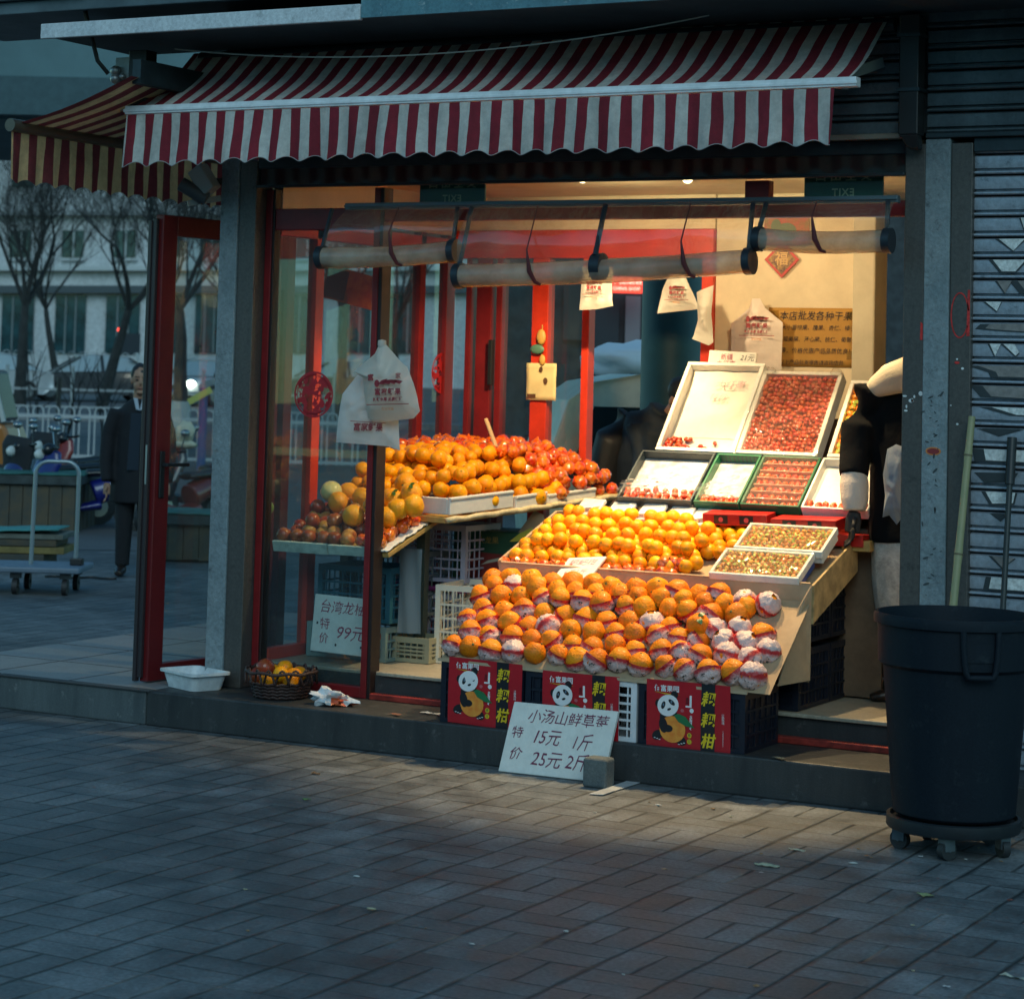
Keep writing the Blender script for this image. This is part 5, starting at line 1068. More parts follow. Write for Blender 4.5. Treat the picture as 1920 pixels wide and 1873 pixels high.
# things on the step
t = thing('white_tub', 'dirty white plastic tub on the step before the corner pillar', 'tub', (-1.93, .2, .171))
f = frame((-1.945, .225, .172), (.93, -.37, 0), (.37, .93, 0))
def rrect(fr, w, d, z, r=.04, n=5):
    out = []
    for cx, cy, a0 in ((w-r, d-r, 0), (-w+r, d-r, pi/2), (-w+r, -d+r, pi), (w-r, -d+r, 3*pi/2)):
        for i in range(n+1): a = a0+pi/2*i/n; out.append(fr(cx+r*cos(a), cy+r*sin(a), z))
    return out
def rring(g, rings, m=0, capb=True):
    n = len(rings[0]); b = [p for r_ in rings for p in r_]; fs = [(i*n+j, i*n+(j+1) % n, (i+1)*n+(j+1) % n, (i+1)*n+j) for i in range(len(rings)-1) for j in range(n)]
    if capb: fs.append(tuple(range((len(rings)-1)*n, len(rings)*n)))
    g.add(b, fs, m)
g = MB(); rring(g, [rrect(f, .13, .09, 0), rrect(f, .15, .105, .07), rrect(f, .15, .105, .076), rrect(f, .166, .12, .076), rrect(f, .166, .12, .088), rrect(f, .150, .105, .088), rrect(f, .125, .085, .008)]); g.build('tub_body', mat('dirty_white_plastic', (.62, .66, .68), .45, var=.18, vscale=9), t, smooth=40)
bk = thing('wicker_basket', 'dark wicker basket of oranges and a red apple on the step by the window', 'basket', (-1.43, .24, .171))
WICK = mat('dark_wicker', (.045, .02, .016), .55, var=.4, vscale=60, bump=.5, bscale=160)
bc = Vector((-1.43, .235, .172)); g = MB(); g.lathe([(.125, 0), (.14, .03), (.15, .075), (.142, .075), (.13, .03), (.115, .008), (0, .008)], bc, 40); g.build('basket_body', WICK, bk, smooth=50)
g = MB()
for z in (.01, .026, .042, .058, .074): g.tube([bc+Vector(((.128+z*.3)*cos(a*pi/20), (.128+z*.3)*sin(a*pi/20), z+.003*(-1)**a)) for a in range(40)], .007, 6, closed=True)
g.tube([bc+Vector((.175*cos(a*pi/20), .175*sin(a*pi/20), .128+.004*math.sin(a*1.3))) for a in range(40)], .009, 6, closed=True)
g.build('woven_rings', WICK, bk, smooth=180)
g = MB()
for k in range(16):
    a = 2*pi*k/16; b = a+.45; g.tube([bc+Vector(((.15+.028*sin(pi*s/2))*cos(a+(b-a)*s), (.15+.028*sin(pi*s/2))*sin(a+(b-a)*s), .07+.075*sin(pi*s))) for s in [i/8 for i in range(9)]], .006, 5)
g.build('rim_loops', WICK, bk, smooth=180)
APR = mat('bright_red_wrap', (.45, .012, .02), .3, rnd=.3, coat=.5, bump=.5, bscale=50)
for k, (dx, dy, dz) in enumerate(((-.055, -.03, .125), (.0, .03, .135), (.03, -.05, .115), (.075, .0, .11), (-.08, .05, .105), (.05, .08, .105), (-.02, -.09, .085), (.02, .0, .06), (-.05, .02, .06), (.09, -.05, .08), (-.1, -.03, .08))):
    if k in (0, 10): o = obj('wrapped_apple', AM[0], bc+Vector((dx-.02, dy, dz+.01)), rrot()); o.scale = (1.25,)*3; tag(o, 'red wrapped fruit at the left side of the wicker basket', 'apple', 'red fruit in the wicker basket')
    else: o = obj('orange', OR_M[k % 4], bc+Vector((dx, dy, dz)), rrot()); o.scale = (1.1,)*3; tag(o, 'orange in the dark wicker basket on the step', 'orange', 'oranges in the wicker basket')
def crumple(name, label, cat, c, rx, ry, rz, mts, seed):
    g = MB(); n0 = len(g.f); g.ell(c, rx, ry, rz, 26, 16, dis=.9, seed=seed); 
    for i, fc in enumerate(g.f):
        p = Vector(g.v[fc[0]])-Vector(c); g.m[i] = 1 if noise.noise(p*14+Vector((seed, 0, 0)))+p.x*5 > .35 else 0
    zmin = min(v[2] for v in g.v); g.v = [(x, y, max(z, c[2]-rz*.85)) for x, y, z in g.v]
    return tag(g.build(name, mts, smooth=40, loc=c), label, cat)
crumple('crumpled_bag', 'crumpled white and red plastic bag on the step beside the basket', 'bag', (-1.085, .16, .20), .095, .06, .038, [mat('white_bag_film', (.62, .64, .66), .35, var=.2, bump=.5, bscale=60), mat('red_bag_print', (.5, .04, .03), .35, col2=(.6, .16, .05), vscale=40)], 3.3)
for k, (x, y, m, lab) in enumerate(((742, 1340, (.2, .08, .05), 'brown peel scrap on the step left of the banners'), (800, 1337, (.55, .56, .55), 'white paper scrap on the step left of the banners'), (822, 1340, (.5, .5, .48), 'small white paper scrap touching the left banner'), (1460, 1497-75, (.1, .12, .1), 'thin green scrap lying on the step at the right'))):
    p = atz(x, y, .175); g = MB(); g.grid(lambda a, b: p+Vector((.06*(a-.5), .035*(b-.5)+.01*sin(a*5), .004+.004*noise.noise(Vector((a*4, b*4, k))))), 6, 4); tag(g.build('paper_scrap', mat('scrap_%d' % k, m, .8, var=.3, vscale=40), smooth=180, loc=p), lab, 'scrap')
# litter on the paving
LIT = [('leaf_scrap', 'pale yellow green leaf on the paving before the bin', (1735, 1678), .03, (.25, .3, .14)), ('straw_scrap', 'pale straw stem on the paving left of the bin', (1438, 1623), .05, (.4, .4, .28)), ('straw_scrap', 'short pale straw stem nearer the bin', (1495, 1594), .035, (.42, .42, .32)), ('peel_scrap', 'small orange peel crumb on the paving near the bin', (1625, 1605), .012, (.35, .16, .07)), ('paper_crumb', 'white paper crumb low at the right of the paving', (1775, 1850), .012, (.55, .56, .56)), ('straw_scrap', 'pale straw at the lower right edge of the paving', (1905, 1833), .05, (.45, .45, .36)), ('leaf_scrap', 'small green leaf bit on the paving below the basket', (575, 1499), .02, (.1, .25, .08)), ('peel_scrap', 'tan crumb on the paving in the lit patch', (1246, 1630), .012, (.4, .3, .18)), ('paper_crumb', 'white crumb on the paving left of the bin', (1427, 1636), .009, (.5, .5, .5)), ('leaf_scrap', 'brown leaf bit on the paving below the basket', (592, 1450), .022, (.2, .12, .06)), ('paper_crumb', 'white crumb on the paving just before the bin', (1726, 1606), .01, (.6, .6, .6)), ('peel_scrap', 'reddish crumb at the far right of the paving', (1895, 1688), .012, (.3, .08, .05))]
for k, (nm, lab, (x, y), r, c) in enumerate(LIT):
    p = atz(x, y, .004); g = MB(); thin = .18 if 'straw' in nm else .7
    g.grid(lambda a, b: p+Vector((2*r*(a-.5), 2*r*thin*(b-.5)*(1-(2*a-1)**2*.8), .003+.3*r*noise.noise(Vector((a*3, b*3, k))))), 6, 4); tag(g.build(nm, mat('litter_%d' % k, c, .8, var=.25, vscale=60), smooth=180, loc=p), lab, 'litter')
CRB = [mat('crumb_%d' % q, c, .8) for q, c in enumerate(((.5, .5, .48), (.42, .38, .25), (.3, .18, .09)))]
rnd_ = random.Random(5)
for k in range(34):
    p = Vector((rnd_.uniform(.4, 3.0), rnd_.uniform(-3.4, -.25), .003)); r = rnd_.uniform(.003, .008); g = MB(); g.ell(p+Vector((0, 0, r*.4)), r*rnd_.uniform(1, 2.5), r, r*.5, 7, 5, dis=.6, seed=k)
    tag(g.build('crumb', CRB[k % 3], smooth=180, loc=p), 'tiny crumb scattered on the paving before the bin and steps', 'litter', 'tiny crumbs on the paving')
# ------------------------------------------------ round grey bin on a wheeled dolly
BC = Vector((2.25, -.58, 0)); BINM = grime_mat('bin_plastic', (.006, .0105, .017), (.009, .0145, .021), (.022, .03, .036), 4, .62, True, .08, 120); P(BINM).inputs['Specular IOR Level'].default_value = .15
bn = thing('trash_can', 'large round dark grey plastic bin standing on a wheeled dolly', 'bin', BC+Vector((0, 0, .135)))
prof = [(.0, .14), (.225, .14), (.235, .15), (.278, .70), (.284, .705), (.298, .715), (.302, .86), (.316, .865), (.318, .89), (.312, .905), (.300, .905), (.296, .885), (.27, .70), (.215, .17), (0, .17)]
g = MB(); g.lathe(prof, BC, 64); g.build('bin_body', BINM, bn, smooth=35)
d = toward_cam(BC); 
for off in (.50, .50+pi):
    a0 = math.atan2(d.y, d.x)-0.02+off-.17; g = MB(); n = 12
    def wl(a, z, r_): return (BC.x+r_*cos(a), BC.y+r_*sin(a), z)
    pts = []
    for s in range(17):
        u = s/16; ang = pi*u; pts.append(wl(a0-.22*cos(ang), .865-.17*min(1, 1.6*sin(ang)), .312))
    g.tube(pts, .012, 8); g.grid(lambda u, v: wl(a0-.18+.36*u, .75+.07*v, .304), 10, 2); g.build('handle', BINM, bn, smooth=50)
dl = thing('bin_dolly', 'round black wheeled dolly under the grey bin', 'dolly', BC)
DOL = mat('dolly_plastic', (.012, .017, .021), .5, var=.2); g = MB(); g.lathe([(.15, .085), (.252, .085), (.258, .093), (.258, .132), (.243, .136), (.238, .118), (.15, .11)], BC, 48); g.build('ring', DOL, dl, smooth=40)
for k in range(5):
    a = math.atan2(d.y, d.x)-.12+2*pi*k/5; c = BC+Vector((.205*cos(a), .205*sin(a), 0)); w = a+.9
    g = MB(); ax = Vector((cos(w), sin(w), 0)); g.tube([c+Vector((0, 0, .038))-ax*.015, c+Vector((0, 0, .038))+ax*.015], .037, 18); o = g.build('caster', mat('rubber', (.02, .022, .024), .6), dl, smooth=50)
    g = MB(); g.bar(c+Vector((0, 0, .06))-ax*.02, c+Vector((0, 0, .06))+ax*.02, .05, .05); g.tube([c+Vector((0, 0, .04))-ax*.021, c+Vector((0, 0, .04))+ax*.021], .008, 8); g.tube([c+Vector((0, 0, .08)), c+Vector((0, 0, .1))], .02, 8); g.build('fork', mat('caster_steel', (.12, .15, .17), .4, .6), o)
# poles leaning on the shutter
a, b = Vector((2.03, .30, 1.655)), Vector((1.995, -.06, .0)); t = thing('bamboo_pole', 'yellow green bamboo pole leaning on the steel track behind the bin', 'pole', b)
g = MB(); n = 40; pts = [a.lerp(b, i/n) for i in range(n+1)]; rr = [.0155+.0025*(1 if i % 10 == 4 else 0)+.004*(i/n) for i in range(n+1)]; g.tube(pts, rr, 12); g.build('stem', mat('bamboo', (.33, .29, .15), .5, col2=(.24, .25, .13), vscale=5, bump=.1), t, smooth=60)
g = MB()
for i in (4, 14, 24, 34): p = a.lerp(b, i/n); d_ = (b-a).normalized(); g.tube([p-d_*.004, p+d_*.004], rr[i]+.0015, 12)
g.build('node_ring', mat('bamboo_node', (.13, .11, .06), .7), t)
a, b = Vector((2.19, .355, 1.56)), Vector((2.22, .02, .0)); t = thing('dark_pole', 'dark metal pole with a black grip leaning on the shutter behind the bin', 'pole', b)
g = MB(); g.tube([a, b], .013, 10); g.build('shaft', mat('dark_pole_metal', (.03, .035, .035), .45, .3), t, smooth=60); g = MB(); g.tube([a+(a-b).normalized()*.01, a.lerp(b, .12)], .021, 12); g.build('grip', BLACK, t, smooth=60)
# ------------------------------------------------ printed carrier bags
BAGW = mat('white_carrier_film', (.68, .69, .68), .42, var=.06, vscale=5, bump=.5, bscale=16); BAGC = mat('cream_carrier_film', (.66, .64, .58), .42, var=.06, vscale=5, bump=.5, bscale=16)
for _m in (BAGW, BAGC):
    n, l, b = nodes_of(_m); _t = n.new('ShaderNodeBsdfTranslucent'); _t.inputs[0].default_value = (.7, .68, .62, 1); _x = n.new('ShaderNodeMixShader'); _x.inputs[0].default_value = .35; l.new(b.outputs[0], _x.inputs[1]); l.new(_t.outputs[0], _x.inputs[2]); l.new(_x.outputs[0], n['Material Output'].inputs[0])
def outline_bag(name, label, fr, pts, depth, mt, seed, group=None):
    """closed bag: outline (u, v) from the hook down; two puffed faces joined at the rim"""
    t = thing(name, label, 'bag', fr(0, 0, 0), group); n = len(pts); g = MB()
    cu = sum(p[0] for p in pts)/n; cv = sum(p[1] for p in pts)/n; K = 14
    for sgn in (1, -1):
        vs = []
        for k in range(K+1):
            s = k/K
            for (u, v) in pts:
                uu, vv = cu+(u-cu)*s, cv+(v-cv)*s; puff = depth*(1-s**2.2)*(1 if sgn > 0 else .25); w = .016*noise.noise(Vector((uu*22+seed, vv*9, seed)))+.018*abs(noise.noise(Vector((uu*11+seed*3+vv*6, vv*21-uu*5, seed*2))))
                vs.append(fr(uu, vv, sgn*puff+w*(1-.5*s)))
        g.add(vs, [(k*n+j, k*n+(j+1) % n, (k+1)*n+(j+1) % n, (k+1)*n+j) for k in range(K) for j in range(n)])
    g.build('bag_film', mt, t, smooth=180); return t, depth
def dens(pts, k=4): return [((pts[i][0]*(k-q)+pts[(i+1) % len(pts)][0]*q)/k, (pts[i][1]*(k-q)+pts[(i+1) % len(pts)][1]*q)/k) for i in range(len(pts)) for q in range(k)]
def logo(fr, t, u, v, s, w, m, rows=2):
    g = MB()
    for q in range(4): g.poly([fr(u-.035*s+.02*s*q*.6, v+.0+.004*s*q, w), fr(u-.02*s+.02*s*q*.8, v+.012*s, w), fr(u+.0*s+.018*s*q, v+.016*s-.003*s*q, w), fr(u-.012*s+.018*s*q, v-.002*s, w)])
    g.poly(disc(fr, u-.038*s, v+.002*s, .009*s, .012*s, w, 10)); g.build('red_emblem', m, t)
    text('富家鲜果', .022*s, fr, 'lettering', m, t, u, v-.026*s, w, thick=.0008*s, space=1.15)
    if rows > 1: text('新鲜水果 品质保证', .0125*s, fr, 'lettering', m, t, u, v-.049*s, w, thick=.0005*s)
    g = MB(); g.add([fr(u-.075*s, v-.063*s, w), fr(u+.075*s, v-.063*s, w), fr(u+.075*s, v-.0655*s, w), fr(u-.075*s, v-.0655*s, w)], [(0, 1, 2, 3)]); g.build('red_rule_marking', m, t)
    text('欢迎光临', .011*s, fr, 'lettering', mat('orange_ink', (.6, .2, .04), .6), t, u, v-.079*s, w)
MRN = mat('maroon_bag_ink', (.28, .03, .04), .5)
f = frame((-1.03, .36, 1.63), (1, .05, .02), (0, 0, 1))
bp_ = [(-.06, -.22), (.19, -.235), (.165, -.09), (.14, .1), (-.04, .2), (-.13, .12), (-.185, .0), (-.195, -.205)]
t, dp_ = outline_bag('carrier_bag', 'white plastic carrier bag hanging behind the cream one on the front mullion', f, dens([(-.195, -.20), (.10, -.215), (.165, -.235), (.155, -.09), (.10, .08), (.0, .17), (-.09, .13), (-.165, .04), (-.185, -.05)]), .022, BAGW, 1.0)
text('富家鲜果', .042, f, 'lettering', MRN, t, -.0, -.125, .034, thick=.001, shear=.1); g = MB(); g.add([f(-.10, -.092, .034), f(.10, -.10, .034), f(.10, -.103, .034), f(-.10, -.095, .034)], [(0, 1, 2, 3)]); g.build('rule_marking', MRN, t)
f2 = frame((-.925, .29, 1.70), (1, .06, .05), (0, -.06, 1))
t, dp_ = outline_bag('carrier_bag', 'thick wad of cream printed carrier bags hanging on the front mullion', f2, dens([(-.085, -.145), (.02, -.162), (.17, -.15), (.205, -.115), (.17, .02), (.135, .10), (.07, .155), (.03, .20), (.01, .222), (-.02, .215), (-.045, .17), (-.13, .11), (-.165, .085), (-.11, .055), (-.10, -.03)]), .055, BAGC, 2.2)
logo(f2, t, .065, .025, 1.55, .076, MRN); text('富', .034, f2, 'lettering', MRN, t, -.035, .055, .064, thick=.001); text('家', .03, f2, 'lettering', MRN, t, .115, .06, .062, thick=.0005)
g = MB(); g.lathe([(0, .018), (.02, .012), (.022, -.01), (.012, -.03)], f2(-.005, .222, .0), 12); g.build('bag_knot', BAGC, t, smooth=60)
BKW = 1.93
def hangbag(label, pts_px, Y, mt, seed, lg, s=1.0, depth=.02):
    ps = [at(x, y, Y) for x, y in pts_px]; c = sum(ps, Vector((0, 0, 0)))/len(ps); fr = frame(c, (1, 0, 0), (0, 0, 1)); pts = dens([((p-c).x, (p-c).z) for p in ps])
    t, dd_ = outline_bag('carrier_bag', label, fr, pts, depth, mt, seed)
    if lg: logo(fr, t, lg[0], lg[1], s, -(-depth-.012), MRN)
    return t
# faces point to the street: frame normal must look at -Y
def hangbag(label, pts_px, Y, mt, seed, lg, s=1.0, depth=.02):
    ps = [at(x, y, Y) for x, y in pts_px]; c = sum(ps, Vector((0, 0, 0)))/len(ps); fr = lambda a, b, w=0.0: c+Vector((a, -w, b)); pts = dens([((p-c).x, (p-c).z) for p in ps])
    t, dd_ = outline_bag('carrier_bag', label, fr, pts, depth, mt, seed)
    if lg: logo(fr, t, lg[0], lg[1], s, depth+.02, MRN)
    return t
hangbag('printed carrier bag hanging square from the curtain line above the red film mandarins', [(1086, 582), (1120, 580), (1150, 574), (1148, 545), (1149, 500), (1092, 500), (1089, 550)], BKW, BAGC, 4.4, (-.0, .045), .95)
hangbag('printed carrier bag hanging tapered before the dark street column', [(1233, 588), (1270, 584), (1312, 580), (1300, 550), (1284, 515), (1255, 515), (1242, 545)], BKW, BAGC, 5.1, (.01, .035), .95)
hangbag('plain folded carrier bags hanging edge-on beside the rear red post', [(1298, 636), (1330, 648), (1338, 642), (1334, 590), (1338, 535), (1306, 548), (1309, 600)], BKW, BAGC, 6.3, None)
hangbag('printed carrier bag hung on a nail on the cream back wall', [(1371, 697), (1465, 697), (1468, 605), (1435, 578), (1425, 560), (1412, 560), (1405, 578), (1371, 607)], 2.22, mat('pinkish_carrier_film', (.66, .58, .54), .45, var=.06, bump=.5, bscale=14), 7.7, (.02, .03), 1.35, .03)
# kraft notice on the back wall
KR = mat('kraft_notice', (.40, .22, .05), .75, var=.06, vscale=6)
a, b = at(1442, 577, B-.004), at(1604, 690, B-.004); c = (a+b)/2; fr = lambda u, v, w=0.0: c+Vector((u, -w, v))
t = thing('kraft_notice', 'brown kraft notice with black handwritten Chinese lines taped on the back wall', 'notice', c); g = MB(); g.grid(lambda p, q: fr((p-.5)*(b.x-a.x), (q-.5)*(a.z-b.z), .003*noise.noise(Vector((p*3, q*3, 0)))), 8, 8); g.build('sheet', KR, t, smooth=180, solid=.002)
for q, (s, sz, dx) in enumerate((('本店批发各种干果', .052, .02), ('大小碧根果、腰果、杏仁、榛子', .030, .035), ('夏威夷果、开心果、桃仁、葡萄干', .030, .03), ('等，价格优惠产品品质优良！', .032, .03), ('以上产品批发零售请咨询店员', .028, .0))): text(s, sz, fr, 'lettering', INK_K, t, dx, .112-.062*q, .006, shear=.15)
g = MB()
for u in (-.22, .23):
    for v in (.12, -.09): g.add([fr(u-.03, v-.025, .006), fr(u+.03, v-.02, .006), fr(u+.03, v+.025, .006), fr(u-.03, v+.02, .006)], [(0, 1, 2, 3)])
g.build('tape_marking', glassmat('yellowed_tape', (.8, .75, .55), haze=.25, hazecol=(.5, .42, .2)), t)
# diamond paper and red poster behind the right curtain
p = at(1466, 487, B-.02); g = MB(); fr = lambda u, v, w=0.0: p+Vector((u, -w, v)); t = thing('diamond_paper', 'dark red diamond paper with gold print pasted under the right curtain roll', 'paper', p); g.add([fr(0, -.10, 0), fr(.10, 0, 0), fr(0, .10, 0), fr(-.10, 0, 0)], [(0, 1, 2, 3)]); g.build('sheet', mat('festival_red', (.42, .03, .03), .5), t, solid=.003); g = MB(); g.add([fr(0, -.08, .003), fr(.08, 0, .003), fr(0, .08, .003), fr(-.08, 0, .003)], [(0, 1, 2, 3)]); g.build('inner_print', mat('dark_festival_print', (.06, .015, .02), .5, col2=(.35, .2, .05), vscale=40), t); text('福', .08, fr, 'lettering', mat('gold_print', (.45, .25, .06), .4), t, 0, 0, .005, thick=.001)
a = at(1485, 425, B-.02); t = thing('festival_poster', 'red festival poster with green figures high on the back wall', 'poster', a); fr = lambda u, v, w=0.0: a+Vector((u, -w, v)); g = MB(); g.grid(lambda p_, q: fr(-.16+.26*p_, -.1+.16*q, .0), 2, 2); g.build('sheet', mat('festival_red2', (.40, .04, .03), .5, col2=(.2, .12, .03), vscale=18), t, solid=.003); g = MB(); g.poly(disc(fr, -.03, -.03, .06, .05, .004)); g.poly(disc(fr, -.09, .0, .03, .04, .0045)); g.build('figure_print', mat('dull_green_print', (.08, .12, .06), .5), t)
# yellow card and small charm on the bright red post
p = at(1016, 716, B-.036); fr = lambda u, v, w=0.0: p+Vector((u, -w, v)); t = thing('yellow_card', 'pale yellow paper card hanging on the rear red post', 'card', p); g = MB(); g.grid(lambda a_, b_: fr(-.095+.19*a_, -.105+.21*b_, .008+.006*noise.noise(Vector((a_*3, b_*3, 1)))), 8, 8); g.build('sheet', mat('pale_yellow_paper', (.72, .60, .30), .7, var=.08), t, smooth=180, solid=.002); g = MB(); g.poly(disc(fr, .0, .07, .012, .016, .016)); g.poly(disc(fr, .03, .005, .014, .019, .016)); g.add([fr(-.085, -.09, .016), fr(-.03, -.09, .016), fr(-.03, -.07, .016), fr(-.085, -.07, .016)], [(0, 1, 2, 3)]); g.build('brown_print', mat('brown_print', (.1, .045, .02), .6), t)
p = at(1016, 652, B-.04); t = thing('hanging_charm', 'small green and gold charm hanging above the yellow card', 'charm', p); g = MB(); g.ell(p+Vector((0, -.01, .06)), .03, .015, .045, 12, 8); g.ell(p+Vector((-.025, -.01, -.01)), .045, .012, .028, 12, 8, 1); g.ell(p+Vector((0.01, -.01, -.07)), .02, .01, .03, 10, 6); g.tube([p+Vector((0, 0, -.14)), p+Vector((0, 0, .13))], .003, 5); g.build('charm_body', [mat('gold_charm', (.6, .35, .08), .5), mat('green_charm', (.08, .2, .14), .5)], t, smooth=60)
# red paper-cut stickers on the glass
PCUT = bpy.data.materials.new('red_papercut'); PCUT.use_nodes = True; n, l, b = nodes_of(PCUT); b.inputs['Base Color'].default_value = (.38, .012, .02, 1); b.inputs['Roughness'].default_value = .6
tr_ = n.new('ShaderNodeBsdfTransparent'); tc = n.new('ShaderNodeTexCoord'); vv = n.new('ShaderNodeTexVoronoi'); vv.inputs['Scale'].default_value = 34; l.new(tc.outputs['Object'], vv.inputs['Vector']); mx = n.new('ShaderNodeMixShader'); k = mth(n, l, 'GREATER_THAN', noisev(n, l, tc.outputs['Object'], 26, 3), .52); k = mth(n, l, 'MULTIPLY', k, .9); l.new(k, mx.inputs[0]); l.new(b.outputs[0], mx.inputs[1]); l.new(tr_.outputs[0], mx.inputs[2]); l.new(mx.outputs[0], n['Material Output'].inputs[0])
PRIM = mat('red_papercut_rim', (.38, .012, .02), .6)
def papercut(label, fr, r):
    t = thing('papercut_sticker', label, 'sticker', fr(0, 0, 0)); g = MB(); ringpoly(g, fr, 0, 0, r, r, r*.07, 0, 2*pi, 40); ringpoly(g, fr, 0, 0, r*.86, r*.86, r*.03, 0, 2*pi, 36)
    g.build('ring_border', PRIM, t); g = MB(); g.poly(disc(fr, 0, 0, r*.93, r*.93, 0, 40)); g.build('cut_paper', PCUT, t); return t
p = at(588, 740, .464); papercut('round red paper-cut sticker on the front window pane', lambda u, v, w=0.0: p+Vector((u, -w, v)), .117)
p = atx(828, 700, -1.722); q0 = p.copy(); papercut('round red paper-cut sticker seen edgewise on the side window', lambda u, v, w=0.0: q0+Vector((w+.002, u*1.0, v)), .118)
# red festival print leaning in the upper window
p = at(660, 540, 1.2); fr = frame(p, (1, .3, -.25), (.22, 0, 1)); t = thing('festival_print', 'crooked red and orange festival print hanging inside the left window', 'poster', p); g = MB(); g.obox(fr, -.16, .16, -.09, .09, 0, .004); g.build('sheet', mat('festival_orange', (.5, .1, .02), .5, col2=(.3, .02, .02), vscale=14), t); g = MB(); g.add([fr(-.15, -.08, .0052), fr(-.03, -.08, .0052), fr(-.03, .08, .0052), fr(-.15, .08, .0052)], [(0, 1, 2, 3)]); g.build('dark_panel', mat('dark_maroon_print', (.1, .015, .025), .5), t)
# mirrored exit signs seen from behind in the transom
for k, (x, y, w) in enumerate(((849, 352, .37), (1582, 344, .375))):
    p = at(x, y, .478); p.z = 2.668; fr = lambda u, v, w=0.0, p=p: p+Vector((u, -w, v)); t = thing('exit_sign', ('green EXIT sign seen from behind in the transom left of the middle', 'green EXIT sign seen from behind at the right end of the transom')[k], 'sign', p)
    g = MB(); g.box(p.x-w/2, p.x+w/2, .474, .486, 2.604, 2.79); g.build('panel', mat('exit_green', (.012, .11, .07), .45), t)
    text('EXIT', .047, fr, 'lettering', mat('exit_letters', (.55, .60, .38), .5), t, .0, -.027, .0052, mirror=True, thick=.001, space=1.15); text('安全出口', .058, fr, 'lettering', mat('exit_letters', (.55, .60, .38), .5), t, .0, .048, .0052, mirror=True, thick=.001, space=1.5)
# ================================================================ people
SKIN = mat('skin', (.34, .18, .115), .5, sss=.05); HAIR = mat('black_hair', (.012, .01, .009), .5, bump=.4, bscale=120)
COATB = mat('black_coat_cloth', (.006, .0065, .008), .95, bump=1.0, bscale=11, spec=.12); FURW = mat('pale_fleece', (.58, .50, .38), .95, bump=.25, bscale=120, var=.06, vscale=10); KNIT = mat('grey_knit', (.55, .52, .48), .9, bump=.6, bscale=70, var=.2, vscale=20)
def limb(g, pts, rs, flat=1.0):
    """overlapping tapered loft for remeshing"""
    pts = [Vector(p) for p in pts]; rings = []
    for i, p in enumerate(pts):
        d = (pts[min(i+1, len(pts)-1)]-pts[max(i-1, 0)]).normalized(); up = Vector((0, 0, 1)) if abs(d.z) < .9 else Vector((0, 1, 0))
        x = d.cross(up).normalized(); y = x.cross(d).normalized(); r = rs[i]; rx, ry = r if isinstance(r, tuple) else (r, r*flat); rings.append((p, x*rx, y*ry))
    g.loft(rings)
def head(parent, c, face, hairlong=False, tilt=0.0, skin=True, scale=1.0):
    c = Vector(c); fy = math.atan2(face[1], face[0]); q = Euler((0, tilt, fy)).to_matrix()
    L = lambda x, y, z: c+q @ (Vector((x, y, z))*scale)
    g = MB(); ring = []
    g.ell((0, 0, .03), .092, .076, .10, 20, 14); g.ell((.02, 0, -.035), .074, .060, .075, 18, 12); g.ell((.098, 0, -.012), .016, .014, .026, 10, 8); g.ell((.055, 0, -.098), .03, .035, .022, 10, 8)
    for s in (-1, 1): g.ell((-.005, s*.077, -.01), .02, .008, .032, 10, 8)
    g.v = [tuple(L(*v)) for v in g.v]; limb(g, [L(-.01, 0, -.05), L(-.025, 0, -.17)], [.052*scale, .06*scale])
    hd = remesh(g, 'head', SKIN, parent, .007, 4)
    g = MB()
    for s in (-1, 1): g.ell((.086, s*.031, .008), .008, .013, .007, 10, 6)
    g.v = [tuple(L(*v)) for v in g.v]; g.build('eye', mat('dark_eye', (.02, .015, .012), .3), hd)
    g = MB()
    for s in (-1, 1): g.add([(.093, s*.012, .028), (.085, s*.05, .032), (.084, s*.05, .038), (.095, s*.012, .035)], [(0, 1, 2, 3)])
    g.v = [tuple(L(*v)) for v in g.v]; g.build('brow', HAIR, hd)
    g = MB(); g.ell((.088, 0, -.062), .008, .024, .006, 10, 6); g.v = [tuple(L(*v)) for v in g.v]; g.build('mouth', mat('lip', (.28, .1, .08), .5), hd)
    g = MB(); g.ell((-.018, 0, .052), .098, .086, .092, 20, 14, dis=.15)
    if hairlong: g.ell((-.055, 0, -.04), .06, .08, .13, 16, 12, dis=.2)
    g.v = [tuple(L(*v)) for v in g.v]; g.build('hair', HAIR, hd, smooth=180); return hd
def hand(parent, c, d, side, thumb, s=1.0, mt=None, curl=.5):
    """palm with five unequal fingers; d = pointing direction, side = across the palm, thumb = +1/-1 along side"""
    c = Vector(c); d = Vector(d).normalized(); side = Vector(side).normalized(); n = d.cross(side).normalized(); g = MB()
    limb(g, [c-d*.045*s, c-d*.01*s, c+d*.05*s], [(.026*s, .022*s), (.038*s, .018*s), (.036*s, .015*s)])
    for k, (o, l_) in enumerate(((-.027, .062), (-.009, .074), (.009, .080), (.027, .07))):
        p = c+d*.04*s+side*o*s*(1 if thumb > 0 else -1); a = curl*.7
        p1 = p+d*l_*.45*s; p2 = p1+(d*cos(a)+n*sin(a))*l_*.35*s; p3 = p2+(d*cos(2*a)+n*sin(2*a))*l_*.3*s
        limb(g, [p-d*.01*s, p1, p2, p3], [.0095*s, .009*s, .008*s, .006*s])
    p = c+side*thumb*.032*s-d*.012*s; limb(g, [p-side*thumb*.01*s, p+side*thumb*.022*s+d*.025*s+n*.008*s, p+side*thumb*.026*s+d*.055*s+n*.018*s], [.012*s, .010*s, .007*s])
    return remesh(g, 'hand', mt or SKIN, parent, .0045, 2)
